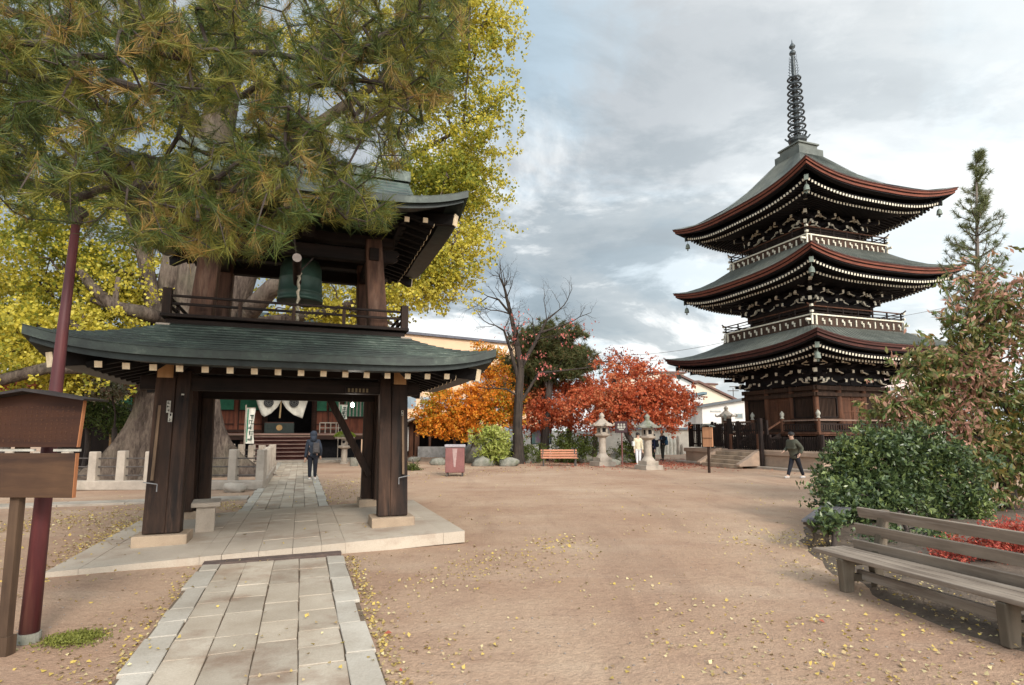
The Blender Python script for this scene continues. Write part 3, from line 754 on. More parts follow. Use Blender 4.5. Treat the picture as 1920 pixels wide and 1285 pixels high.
# veranda stair on the left face
t = MB()
for k in range(5): t.box((-VH - .12 - .24 * k, 0, 1.5 - .15 * k), (.27, 1.7, .05))
for y in (-.88, .88): t.beam((-VH, y, 1.5), (-VH - 1.3, y, .85), .08, .2)
t.build('veranda_stair', m_pdark, vo)
for y in (-.9, .9): t = MB(); t.beam((-VH + .05, y, 2.15), (-VH - 1.35, y, 1.45), .07, .07); t.beam((-VH - 1.35, y, .8), (-VH - 1.35, y, 1.55), .09, .09); t.build('stair_rail', m_pwood, vo)

def storey_body(hw, z0, z1, ground=False):
    st = MB(); st.box((0, 0, (z0 + z1) / 2), (2 * hw - .12, 2 * hw - .12, z1 - z0)); body = st.build('storey_wall', m_ppanel, pg)
    xs_ = [-hw, -hw * .36, hw * .36, hw]
    for side in range(4):
        rot = Rz(side * math.pi / 2)
        for x in xs_[:-1]:
            t = MB(); p = rot @ Vector((x, -hw, 0)); t.tube([(p.x, p.y, z0), (p.x, p.y, z1)], .125 if ground else .10, 12); t.build('column', m_pwood if ground else m_pdark, body, smooth=True)
        if ground:
            for zz, h, dd in ((z1 - .12, .20, .10), (z1 - .42, .16, .12), (z0 + .08, .16, .12)):
                t = MB(); t.box(rot @ Vector((0, -hw - .02, zz)), (2 * hw + .45, dd * 2, h), rot); t.build('tie_beam', m_ppanel, body, bevel=.01)
            # double door in the middle bay, shuttered windows on the sides
            t = MB(); t.box(rot @ Vector((0, -hw + .02, (z0 + z1) / 2 - .12)), (hw * .72 - .2, .08, z1 - z0 - .62), rot); d = t.build('door', m_pwood, body)
            t = MB()
            for x in (-.30, -.02, .02, .30): t.box(rot @ Vector((x * hw, -hw - .03, (z0 + z1) / 2 - .12)), (.05, .05, z1 - z0 - .64), rot)
            for zz in (z0 + .25, (z0 + z1) / 2 - .1, z1 - .62): t.box(rot @ Vector((0, -hw - .025, zz)), (hw * .66, .035, .05), rot)
            t.build('door_frame', m_pwood, d)
            for sx in (-1, 1):
                cx = sx * hw * .68
                t = MB(); t.box(rot @ Vector((cx, -hw - .08, z0 + .62)), (hw * .64 - .10, .16, .09), rot); t.build('window_sill', m_ppanel, body, bevel=.01)
                t = MB()
                for zz in (z0 + .72, z1 - .56): t.box(rot @ Vector((cx, -hw + .01, zz)), (hw * .5, .1, .05), rot)
                for x in (-.25, .25): t.box(rot @ Vector((cx + x * hw, -hw + .01, (z0 + z1) / 2 + .1)), (.06, .1, z1 - z0 - 1.25), rot)
                w = t.build('window', m_pdark, body)
                t = MB()
                for k in range(13): t.box(rot @ Vector((cx + (k - 6) * hw * .036, -hw + .035, (z0 + z1) / 2 + .1)), (.035, .03, z1 - z0 - 1.28), rot)
                t.build('window_bars', m_ppanel, w)
        else:
            for zz, h in ((z1 - .1, .16), (z0 + .5, .12)):
                t = MB(); t.box(rot @ Vector((0, -hw - .02, zz)), (2 * hw + .4, .2, h), rot); t.build('tie_beam', m_pdark, body, bevel=.01)
    return body
def bracket_mesh(hgt, reach):
    """a three-step bracket cluster, facing -y, foot at the origin; curved arms with white-painted ends"""
    m = MB(); tr = 3
    def arm(p, ax_, L, w=.09, h=.11):
        # boat-shaped arm: flat middle, ends sweeping up, chalked underside at the tips
        r = Matrix(((ax_[0], -ax_[1], 0), (ax_[1], ax_[0], 0), (0, 0, 1)))
        prof = [(-L / 2, .12), (-L / 2, .04), (-L / 2 * .62, -.05), (L / 2 * .62, -.05), (L / 2, .04), (L / 2, .12)]
        m.prism(prof, -w / 2, w / 2, 0, frame=lambda x, z, k: p + r @ Vector((x, k, z)))
        for s in (-1, 1):
            m.prism([(s * L / 2 * .22, -.075), (s * L / 2 * 1.03, .02), (s * L / 2 * 1.05, .15), (s * L / 2 * .93, .15), (s * L / 2 * .90, .06), (s * L / 2 * .22, -.035)][::s], -w * .62, w * .62, 1, frame=lambda x, z, k: p + r @ Vector((x, k, z)))
    for k in range(tr):
        y = -reach * k / tr; z = hgt * (.10 + .27 * k)
        m.box((0, y, z - .06), (.20, .20, .10), I3, 0, (1.25, 1.25))
        arm(Vector((0, y, z + .04)), (1, 0), .82 + .12 * (k == 1))
        for sx in (-.30, .30): m.box((sx, y, z + .16), (.12, .12, .08), I3, 0, (1.2, 1.2))
        y2 = -reach * (k + 1) / tr
        m.beam((0, .1, z + .02), (0, y2 - .06, z + .04), .10, .13, 0); m.box((0, y2 - .07, z + .04), (.11, .03, .14), I3, 1)
    # slanting tail beams
    m.beam((0, 0, hgt * .95), (0, -reach * 1.28, hgt * .64), .10, .13, 0); m.box((0, -reach * 1.29, hgt * .635), (.12, .03, .15), I3, 1)
    arm(Vector((0, -reach * 1.2, hgt * .78)), (1, 0), .80)
    m.prism([(-.38, 0), (-.58, .18), (-.56, .24), (-.34, .08)], -.03, .03, 1, frame=lambda x, z, k: Vector((x, -reach * 1.15 + k, hgt * .78 + z)))
    m.prism([(.38, 0), (.34, .08), (.56, .24), (.58, .18)], -.03, .03, 1, frame=lambda x, z, k: Vector((x, -reach * 1.15 + k, hgt * .78 + z)))
    return m
def corner_bracket(hgt, reach):
    m = MB()
    for k in range(3):
        z = hgt * (.10 + .27 * k); y2 = -reach * 1.38 * (k + 1) / 3
        m.beam((0, .1, z + .02), (0, y2, z + .05), .13, .16, 0); m.box((0, y2 - .02, z + .05), (.15, .03, .18), I3, 1)
        for s in (-1, 1):
            d = Rz(s * math.pi / 4) @ Vector((1, 0, 0)) * s
            a = Vector((0, y2 * .55, z)); e = a + d * .62; m.beam(a, e + Vector((0, 0, .03)), .09, .12, 0); m.beam(e, e + d * .14 + Vector((0, 0, .16)), .09, .09, 1); m.beam(a + d * .34 + Vector((0, 0, -.06)), e + Vector((0, 0, -.02)), .10, .04, 1)
    m.beam((0, 0, hgt * .98), (0, -reach * 1.75, hgt * .66), .14, .17, 0); m.box((0, -reach * 1.77, hgt * .655), (.16, .04, .19), I3, 1)
    return m
brk = {}
def brackets(hw, z0, hgt, reach, body):
    key = (round(hgt, 2), round(reach, 2))
    if key not in brk:
        a = bracket_mesh(hgt, reach); b = corner_bracket(hgt, reach); o1 = a.build('bracket', [m_under, m_tip]); o2 = b.build('corner_bracket', [m_under, m_tip]); brk[key] = (o1, o2, [True, True])
    o1, o2, fresh = brk[key]
    def put(o, i, x, y, z, rz):
        c = o if fresh[i] else o.copy()
        if not fresh[i]: S.collection.objects.link(c)
        fresh[i] = False; c.parent = body; c.location = (x, y, z); c.rotation_euler = (0, 0, rz)
    for side in range(4):
        rot = Rz(side * math.pi / 2)
        for x in (-hw, -hw * .36, hw * .36, hw):
            p = rot @ Vector((x * .985, -hw, 0)); put(o1, 0, p.x, p.y, z0, side * math.pi / 2)
        p = rot @ Vector((-hw, -hw, 0)); put(o2, 1, p.x, p.y, z0, side * math.pi / 2 - math.pi / 4)
        # small struts between the clusters
        t = MB()
        for x in (-hw * .68, 0, hw * .68):
            t.box(rot @ Vector((x, -hw - .04, z0 + .16)), (.10, .08, .26), rot, 0); t.box(rot @ Vector((x, -hw - .1, z0 + .30)), (.14, .06, .09), rot, 1)
        t.box(rot @ Vector((0, -hw - reach * .67, z0 + hgt * .72)), (2 * hw + reach * 1.4, .09, .11), rot, 0)
        t.box(rot @ Vector((0, -hw - reach * 1.2, z0 + hgt * .92)), (2 * hw + reach * 2.3, .11, .13), rot, 0)
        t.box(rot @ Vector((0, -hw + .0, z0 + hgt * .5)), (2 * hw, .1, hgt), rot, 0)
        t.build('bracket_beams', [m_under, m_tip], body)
def pagoda_roof(S0, zc, S1, z1, up, Sf, zf, Sb, bright, n_r=50, prof=1.35):
    """S0/zc corner of the eave, S1/z1 top of the slope, Sf/zf row of flying rafters at the corner, Sb second row"""
    zm = zc - up
    P = hip_roof(S0 - .12, S1, zm, z1, up, prof, bulge=.12, upw=3.0)
    t = MB(); roof_shell(t, P, 12, 0, 36, 0)
    # fine standing seams
    for side in range(4):
        for k in range(33):
            u = -1 + 2 * (k + .5) / 33
            pts = [P(side, u, v) + Vector((0, 0, .006)) for v in (0, .2, .45, .7, 1)]; t.tube(pts, .009, 3, 0, cap=False)
    r = t.build('roof', m_proof, pg)
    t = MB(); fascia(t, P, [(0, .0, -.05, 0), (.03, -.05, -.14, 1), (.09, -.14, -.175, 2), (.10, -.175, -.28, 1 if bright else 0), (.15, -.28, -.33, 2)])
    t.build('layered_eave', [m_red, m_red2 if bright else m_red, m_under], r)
    drop = zc - zf
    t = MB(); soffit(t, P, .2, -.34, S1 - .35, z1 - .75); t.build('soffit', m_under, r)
    def row(Sr, z_mid, upr, n, nm, sz, inner):
        raf = MB()
        for side in range(4):
            rot = Rz(side * math.pi / 2)
            for i in range(n):
                u = -1 + 2 * (i + .5) / n; z = z_mid + upr * abs(u) ** 3
                p = rot @ Vector((u * (Sr - .06), -Sr, z)); q = rot @ Vector((u * (Sr - .06), -Sr + min(inner, Sr * (1.02 - abs(u)) + .25), z + .16))
                raf.beam(p, q, sz, sz * 1.1); d = (p - q).normalized(); raf.beam(p + d * .002, p + d * .02, sz + .016, sz * 1.1 + .016, 1)
            # lath carrying the tips
            vs = []
            for i in range(25):
                u = -1 + 2 * i / 24; z = z_mid + upr * abs(u) ** 3 + sz * .6
                vs += [rot @ Vector((u * Sr, -Sr + .03, z)), rot @ Vector((u * Sr, -Sr + .03, z + .10)), rot @ Vector((u * Sr, -Sr + .22, z + .10))]
            raf.add(vs, [(3 * i, 3 * i + 3, 3 * i + 4, 3 * i + 1) for i in range(24)] + [(3 * i + 1, 3 * i + 4, 3 * i + 5, 3 * i + 2) for i in range(24)])
        return raf.build(nm, [m_under, m_tip], r)
    row(Sf, zf - up * .9, up * .9, n_r, 'flying_rafters', .075, 1.0)
    row(Sb, zf - up * .9 - .10, up * .55, n_r - 8, 'base_rafters', .070, 1.3)
    # corner hip rafters and wind bells
    for sx in (-1, 1):
        for sy in (-1, 1):
            t = MB(); t.beam((sx * (Sf + .06), sy * (Sf + .06), zf - .0), (sx * (Sf - 1.7), sy * (Sf - 1.7), zf - .0), .15, .2)
            t.beam((sx * (Sb + .03), sy * (Sb + .03), zf - .27), (sx * (Sb - 1.5), sy * (Sb - 1.5), zf - .2), .15, .2)
            h = t.build('hip_rafter', m_under, r)
            t = MB(); k = Vector((sx, sy, 0)).normalized(); t.beam(Vector((sx * (Sf + .06), sy * (Sf + .06), zf)), Vector((sx * (Sf + .06), sy * (Sf + .06), zf)) + k * .03, .17, .24); t.build('hip_rafter_end', m_bronze_g, h); t = MB()
            t.beam(Vector((sx * (Sb + .03), sy * (Sb + .03), zf - .27)), Vector((sx * (Sb + .03), sy * (Sb + .03), zf - .27)) + k * .03, .17, .24); t.build('hip_rafter_end', m_bronze_g, h)
            t = MB(); x, y = sx * (Sf - .02), sy * (Sf - .02); t.tube([(x, y, zf - .1), (x, y, zf - .28)], .01, 5); t.lathe((x, y, zf - .55), [(.13, 0), (.12, .06), (.10, .2), (.05, .27), (.01, .29)], 10); t.beam((x, y, zf - .55), (x, y, zf - .68), .015, .1)
            t.build('wind_bell', m_bronze_g, r)
    return r
def balcony(s, zb, zw, sb):
    """band of carved panels, white edge board, railing"""
    t = MB()
    t.box((0, 0, (zb + zw) / 2), (2 * s - .04, 2 * s - .04, zw - zb), I3, 0); t.box((0, 0, zb + .03), (2 * sb, 2 * sb, .10), I3, 0)
    band = t
    for side in range(4):
        rot = Rz(side * math.pi / 2); n = 14
        for k in range(n):
            x = -s + .25 + (2 * s - .5) * k / (n - 1); zc = (zb + zw) / 2
            if k % 3 == 0: t.box(rot @ Vector((x, -s - .0, zc)), (.05, .05, (zw - zb) * .55), rot, 1)
            else:
                t.box(rot @ Vector((x - .04, -s - .0, zc + .07)), (.07, .05, .12), rot, 1); t.box(rot @ Vector((x + .06, -s - .0, zc - .06)), (.05, .05, .17), rot, 1); t.box(rot @ Vector((x + .02, -s - .0, zc + .02)), (.15, .05, .05), rot, 1)
        for q in (-.12, .12): t.box(rot @ Vector((-s + .1 + q, -s - .02, (zb + zw) / 2)), (.08, .06, zw - zb - .1), rot, 1)
    b = band.build('balcony_band', [m_ppanel, m_tip], pg)
    t = MB(); t.box((0, 0, zw + .0), (2 * s + .06, 2 * s + .06, .06)); t.build('white_edge', m_tip, b)
    t = MB(); t.box((0, 0, zw + .04), (2 * s - .04, 2 * s - .04, .05)); t.build('deck', m_pdark, b)
    for side in range(4):
        rot = Rz(side * math.pi / 2)
        for zz, w, ex in ((zw + .40, .06, .22), (zw + .25, .04, .10), (zw + .11, .05, .12)):
            t = MB(); pts = [(-s - ex, .10 if zz > zw + .35 else 0), (-s - ex * .4, .02), (-s + .1, 0), (s - .1, 0), (s + ex * .4, .02), (s + ex, .10 if zz > zw + .35 else 0)]
            t.tube([rot @ Vector((x, -s + .04, zz + dz)) for x, dz in pts], w * .5, 6); t.build('rail', m_pwood if zz > zw + .35 else m_pdark, b)
        for k in range(7):
            t = MB(); x = -s + .04 + (2 * s - .08) * k / 6; t.box(rot @ Vector((x, -s + .04, zw + .24)), (.055, .055, .34), rot); t.build('baluster', m_pdark, b)
        for zq in (.40, .12): t = MB(); t.box(rot @ Vector((-s - .03, -s - .03, zw + zq)), (.12, .12, .10), rot); t.build('corner_fitting', m_tip, b)
        t = MB(); t.beam(rot @ Vector((-s - .05, -s + .04, zb + .32)), rot @ Vector((-s - .32, -s + .04, zb + .32)), .08, .09); t.build('beam_end', m_tip, b)
b1 = storey_body(2.17, 1.6, 3.78, True)
brackets(2.17, 3.80, 1.42, 1.15, b1)
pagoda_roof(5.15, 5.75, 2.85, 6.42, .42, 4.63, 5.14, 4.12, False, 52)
balcony(2.84, 6.34, 6.90, 2.92)
b2 = storey_body(1.86, 6.92, 7.72)
brackets(1.86, 7.66, 1.25, 1.10, b2)
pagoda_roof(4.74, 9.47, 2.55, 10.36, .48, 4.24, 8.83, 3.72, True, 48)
balcony(2.53, 10.24, 10.75, 2.61)
b3 = storey_body(1.64, 10.77, 11.52)
brackets(1.64, 11.46, 1.2, 1.10, b3)
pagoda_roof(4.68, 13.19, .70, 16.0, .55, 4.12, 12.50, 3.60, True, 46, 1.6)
# spire
t = MB(); t.box((0, 0, 16.04), (1.62, 1.62, .36)); t.box((0, 0, 16.36), (1.25, 1.25, .34)); t.box((0, 0, 16.56), (1.40, 1.40, .08)); t.lathe((0, 0, 16.6), [(.40, 0), (.36, .08), (.22, .2), (.16, .28)], 20); t.build('dew_basin', m_proof, pg)
t = MB(); t.lathe((0, 0, 16.75), [(.16, 0), (.34, .08), (.44, .2), (.48, .34), (.46, .36), (.3, .2), (.14, .2)], 24)
for k in range(8):
    a = k * math.pi / 4; t.beam((.47 * math.cos(a), .47 * math.sin(a), 17.08), (.6 * math.cos(a), .6 * math.sin(a), 17.24), .05, .07)
t.tube([(0, 0, 16.8), (0, 0, 20.6), (0, 0, 22.1)], [.15, .11, .06], 12); sp_ = t.build('spire', m_bronze, pg)
for k in range(9):
    f = k / 8; z = 17.38 + 3.12 * f; r = .43 - .12 * f
    t = MB(); t.tube([(r * math.cos(a), r * math.sin(a), z) for a in [2 * math.pi * i / 24 for i in range(25)]], .05, 6, cap=False)
    for i in range(8):
        a = i * math.pi / 4; c, s_ = math.cos(a), math.sin(a)
        t.tube([(.1 * c, .1 * s_, z + .12), (r * .6 * c, r * .6 * s_, z + .13), (r * .95 * c, r * .95 * s_, z + .10), (r * 1.02 * c, r * 1.02 * s_, z)], .022, 4)
        t.tube([(r * c, r * s_, z), (r * .95 * c, r * .95 * s_, z - .12), (r * .7 * c, r * .7 * s_, z - .17)], .02, 4)
    t.lathe((0, 0, z - .08), [(.13, 0), (.20, .08), (.13, .16)], 12); t.build('spire_ring', m_bronze, sp_)
t = MB()
for i in range(4):
    a = i * math.pi / 2 + .3; c, s_ = math.cos(a), math.sin(a)
    for k in range(7):
        z = 20.75 + k * .16; t.tube([(.05 * c, .05 * s_, z), (.2 * c, .2 * s_, z + .02), ((.30 - .02 * k) * c, (.30 - .02 * k) * s_, z + .14)], .014, 4)
    t.tube([(.22 * c, .22 * s_, 20.7), (.2 * c, .2 * s_, 21.4), (.05 * c, .05 * s_, 21.9)], .016, 4)
t.build('water_flame', m_bronze, sp_)
t = MB(); t.lathe((0, 0, 21.85), [(.05, 0), (.15, .07), (.17, .16), (.12, .26), (.05, .32), (.04, .38), (.14, .46), (.16, .54), (.10, .64), (.03, .74), (.005, .95)], 14); t.build('jewel', m_bronze, sp_, smooth=True)

# ------------------------------------------------------------------ main hall behind the tower
HY = 25.0
hall = thing('temple_hall', 'red-brown wooden temple hall with green shutters seen through the bell tower', 'temple hall', bt(-1.2, HY, 0), PHI)
m_hall = wood('hall_red_brown', (.24, .080, .045), (.11, .040, .027), 'z', .75, 9, .25, .3)
m_hall_d = wood('hall_dark_wood', (.070, .034, .025), (.03, .018, .014), 'x', .8, 9, .3, .3)
m_green = mat('green_shutter_board', (.045, .21, .12), (.03, .14, .085), 4, .7, .1, 30)
m_step = wood('worn_pink_step', (.33, .21, .165), (.20, .12, .10), 'x', .8, 8, .15, .3)
def atloc(root, px, py, yl):
    """local x and z on the plane local y = yl of a rotated thing seen at a photo pixel"""
    o = root.location; a = root.rotation_euler[2]; A = Vector((math.cos(a), math.sin(a), 0)); Bv = Vector((-A.y, A.x, 0))
    r = ray(px, py); e = Vector((0, 0, EYE)); k = (o - e).dot(Bv) + yl; t = k / r.dot(Bv); p = e + r * t
    return (p - o).dot(A), p.z - o.z
xl, _ = atloc(hall, 150, 800, 0); xr, _ = atloc(hall, 712, 800, 0)
VZ = 1.58
t = MB(); t.box(((xl + xr) / 2, 2.5, VZ - .05), (xr - xl, 5.0, .10)); t.build('veranda', m_step, hall)
t = MB(); t.box(((xl + xr) / 2, .12, VZ - .24), (xr - xl - .1, .12, .26)); t.build('veranda_beam', m_hall_d, hall)
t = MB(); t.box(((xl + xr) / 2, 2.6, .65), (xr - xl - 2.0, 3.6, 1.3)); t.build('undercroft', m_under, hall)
for k in range(9):
    x = xl + .3 + (xr - xl - .6) * k / 8; t = MB(); t.box((x, .3, .7), (.18, .18, 1.4)); t.build('strut', m_hall_d, hall)
sx0, _ = atloc(hall, 470, 850, -2.2); sx1, _ = atloc(hall, 588, 850, -2.2)
for k in range(7):
    t = MB(); t.box(((sx0 + sx1) / 2, -2.1 + .32 * k, .12 + .21 * k), (sx1 - sx0, .36, .055)); t.box(((sx0 + sx1) / 2, -1.96 + .32 * k, .02 + .21 * k), (sx1 - sx0 - .06, .05, .16), I3, 1); t.build('step', [m_step, wood('step_riser', (.20, .075, .06), (.12, .045, .04), 'x')], hall)
t = MB(); t.box(((xl + xr) / 2, -1.3, .06), (xr - xl + .5, 3.0, .14)); t.build('stone_apron', m_granite, hall, bevel=.01)
WY = 2.4
cols = [150, 300, 388, 497, 589, 640, 710]
cx_ = [atloc(hall, c, 780, WY)[0] for c in cols]
for i in range(len(cols) - 1):
    if i == 3: continue
    a0, a1 = cx_[i], cx_[i + 1]
    t = MB(); t.box(((a0 + a1) / 2, WY + .1, VZ + 1.9), (a1 - a0, .12, 3.8)); t.build('wall_panel', m_hall, hall)
    L = a1 - a0; n = max(2, int(L / 1.1))
    if i < 5:
        for k in range(n):
            x = a0 + L * (k + .5) / n; w_ = L / n * .78
            t = MB(); t.box((x, WY + .0, VZ + 1.72), (w_, .06, .62)); t.build('green_shutter', m_green, hall)
            t = MB(); t.box((x, WY - .02, VZ + 2.06), (w_ + .1, .08, .07)); t.box((x, WY - .02, VZ + 1.38), (w_ + .1, .08, .07)); t.box((x, WY - .02, VZ + .55), (w_ + .1, .07, .06)); t.box((x - w_ / 2 - .06, WY - .02, VZ + 1.2), (.07, .08, 2.3)); t.build('shutter_frame', m_hall_d, hall)
        t = MB(); t.box(((a0 + a1) / 2, WY - .05, VZ + 2.35), (L, .14, .2)); t.build('head_beam', m_hall_d, hall); t = MB(); t.box(((a0 + a1) / 2, WY - .05, VZ + .14), (L, .14, .16)); t.build('sill_beam', m_hall_d, hall)
# lattice window bay at the right
a0, a1 = cx_[5], cx_[6]
t = MB(); t.box(((a0 + a1) / 2, WY + .02, VZ + 1.75), (a1 - a0 - .35, .05, 1.35)); w = t.build('window', m_green, hall)
t = MB()
for k in range(9): t.box((a0 + .3 + (a1 - a0 - .6) * k / 8, WY - .04, VZ + 1.75), (.085, .06, 1.35))
t.build('lattice_bars', m_paper, w)
t = MB(); t.box(((a0 + a1) / 2, WY - .05, VZ + 2.5), (a1 - a0, .1, .14)); t.box(((a0 + a1) / 2, WY - .05, VZ + 1.02), (a1 - a0, .1, .12)); t.build('window_frame', m_hall_d, w)
for i, x in enumerate(cx_):
    t = MB(); t.tube([(x, WY - .02, VZ), (x, WY - .02, VZ + 3.9)], .16, 12); t.build('column', m_hall_d, hall, smooth=True)
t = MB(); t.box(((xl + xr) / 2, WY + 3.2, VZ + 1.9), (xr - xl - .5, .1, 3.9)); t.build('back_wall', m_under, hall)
t = MB(); t.box(((xl + xr) / 2, 2.2, VZ + 3.9), (xr - xl + .8, 1.2, .35)); t.build('eave_beam', m_hall_d, hall)
# hall roof: broad hip with dark eaves
Ph = hip_roof((xr - xl) / 2 + 1.6, (xr - xl) / 2 - 2.5, 5.4, 9.3, .5, 1.3, D0=6.2, D1=.7)
t = MB(); roof_shell(t, Ph, 10, 0, 20, .03); fascia(t, Ph, [(0, .03, -.25, 0)]); rf = t.build('roof', m_copper, hall); rf.location = ((xl + xr) / 2, 4.2, 0)
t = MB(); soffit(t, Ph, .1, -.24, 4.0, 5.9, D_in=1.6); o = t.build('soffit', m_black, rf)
for x0, x1 in ((cx_[0] + .1, cx_[2] - .2), (cx_[4] + .3, cx_[5] - .1)):
    t = MB(); t.tube([(x0, .25, VZ + .62), (x1, .25, VZ + .62)], .035, 6); t.tube([(x0, .25, VZ + .32), (x1, .25, VZ + .32)], .025, 6)
    for k in range(5): t.tube([(x0 + (x1 - x0) * k / 4, .25, VZ), (x0 + (x1 - x0) * k / 4, .25, VZ + .62)], .03, 6)
    t.build('hand_rail', mat('pale_handrail', (.40, .36, .30), (.25, .22, .18)), hall)
# curtain with two round crests
ct = thing('entrance_curtain', 'pair of white cloth curtains with round dark crests tied open over the hall entrance', 'curtain', hall.location, PHI)
m_cloth = mat('white_cloth', (.66, .63, .55), (.52, .50, .44), 3, .9, .2, 20)
for pts, nm in (([(478, 738), (527, 738), (527, 752), (520, 764), (509, 775), (496, 782), (490, 778), (484, 762)], 'curtain'), ([(528, 738), (578, 738), (577, 752), (572, 768), (567, 785), (550, 778), (537, 767), (529, 754)], 'curtain')):
    P = [atloc(ct, x, y, .9) for x, y in pts]; t = MB(); n = len(P); cxm = sum(p[0] for p in P) / n; czm = sum(p[1] for p in P) / n
    # cloth built as rings toward the middle with soft folds
    rings = [1.0, .8, .6, .4, .2]; vs = []
    fine = []
    for i in range(n):
        for k in range(5): a, b = P[i], P[(i + 1) % n]; fine.append((a[0] + (b[0] - a[0]) * k / 5, a[1] + (b[1] - a[1]) * k / 5))
    m_ = len(fine)
    for r_ in rings:
        for x, z in fine: xx, zz = cxm + (x - cxm) * r_, czm + (z - czm) * r_; vs.append((xx, .9 + .05 * math.sin(xx * 9 + zz * 4), zz))
    vs.append((cxm, .9, czm)); fs = [(j * m_ + i, j * m_ + (i + 1) % m_, (j + 1) * m_ + (i + 1) % m_, (j + 1) * m_ + i) for j in range(4) for i in range(m_)] + [(4 * m_ + i, 4 * m_ + (i + 1) % m_, 5 * m_) for i in range(m_)]
    t.add(vs, fs); c = t.build(nm, m_cloth, ct, smooth=True)
    sm = c.modifiers.new('thick', 'SOLIDIFY'); sm.thickness = .015
    ex, ez = atloc(ct, 504 if pts[0][0] < 500 else 551.5, 755, .8)
    t = MB(); t.tube([(ex, .80, ez), (ex, .78, ez)], .27, 28); e = t.build('round_crest', mat('crest_black', (.03, .032, .035)), c)
    t = MB(); t.tube([(ex + .2 * math.cos(i * math.pi / 12), .775, ez + .2 * math.sin(i * math.pi / 12)) for i in range(25)], .012, 4)
    for i in range(8): a = i * math.pi / 4; t.tube([(ex + .06 * math.cos(a), .775, ez + .06 * math.sin(a)), (ex + .15 * math.cos(a), .775, ez + .15 * math.sin(a))], .018, 4)
    t.build('crest_lines', mat('crest_grey', (.20, .20, .19)), e)
# offertory box
bx0, bz0 = atloc(hall, 496, 808, 1.2); bx1, bz1 = atloc(hall, 552, 790, 1.2)
ob = thing('offertory_box', 'dark green-black offertory box with a round gold emblem at the top of the hall steps', 'offertory box', hall.location + Matrix.Rotation(PHI, 3, 'Z') @ Vector(((bx0 + bx1) / 2, 1.2, VZ)), PHI)
bw = bx1 - bx0
t = MB(); t.box((0, 0, .30), (bw, .8, .60)); t.build('box', mat('green_black_lacquer', (.020, .030, .026), (.012, .018, .016), 5, .5, .1), ob, bevel=.02)
t = MB()
for k in range(7): t.box((0, -.33 + .11 * k, .63), (bw - .06, .05, .06))
t.build('grille', m_hall_d, ob)
t = MB(); t.tube([(0, -.405, .33), (0, -.43, .33)], .17, 24); t.build('gold_emblem', mat('dull_gold', (.36, .22, .09), (.26, .16, .07), 6, .5, .1, metal=.3), ob)
t = MB(); t.tube([(.0, -.2, 2.6), (.02, -.2, 1.6), (-.01, -.2, .9)], .05, 8); tag(t.build('bell_rope', mat('straw_rope', (.40, .30, .16), (.25, .18, .1))), 'thick straw bell rope hanging between the two crested curtains', 'rope').parent = None
bpy.data.objects['bell_rope'].location = ob.location; bpy.data.objects['bell_rope'].rotation_euler = (0, 0, PHI)
# banners
def banner(px, pyt, pyb, pybase, Y, w, label, col):
    p = at(px, pybase, Y); b = thing('banner', label, 'banner', (p.x, Y, 0), PHI * .5); s_ = (at(px, pyb, Y).z, at(px, pyt, Y).z)
    t = MB(); t.tube([(-w / 2 - .03, 0, 0), (-w / 2 - .03, 0, s_[1] + .15)], .022, 6); t.tube([(-w / 2 - .06, 0, s_[1] + .02), (w / 2, 0, s_[1] + .02)], .014, 6); t.build('pole', m_granite, b)
    t = MB(); t.grid(lambda u, v: Vector((-w / 2 + w * u * (1 - .12 * math.sin(math.pi * v)), .035 * math.sin(u * 9 + v * 3), s_[1] + (s_[0] - s_[1]) * v)), 8, 14); c = t.build('cloth', m_cloth, b, smooth=True)
    t = MB(); t.grid(lambda u, v: Vector((-w / 2 + .04 + w * .16 * u, -.03, s_[1] + (s_[0] - s_[1]) * (v * .94 + .02))), 2, 10); t.build('green_edge', col, c)
    rr = random.Random(5); t = MB()
    for k in range(5):
        z = s_[1] + (s_[0] - s_[1]) * (.24 + .15 * k)
        for q in range(4):
            if q % 2: t.box((.03 + rr.uniform(-.06, .06), -.045, z + rr.uniform(-.08, .08)), (w * .4, .004, .025))
            else: t.box((.03 + rr.uniform(-.07, .07), -.045, z), (.025, .004, .17))
    t.build('brush_lettering', mat('ink_green', (.05, .09, .075)), c); return b
banner(466, 766, 832, 868, 24.0, .36, 'white and green vertical banner on a pole left of the hall steps', m_green)
banner(641, 760, 786, 866, 31.0, .42, 'small white vertical banner on a pole right of the hall entrance', m_green)

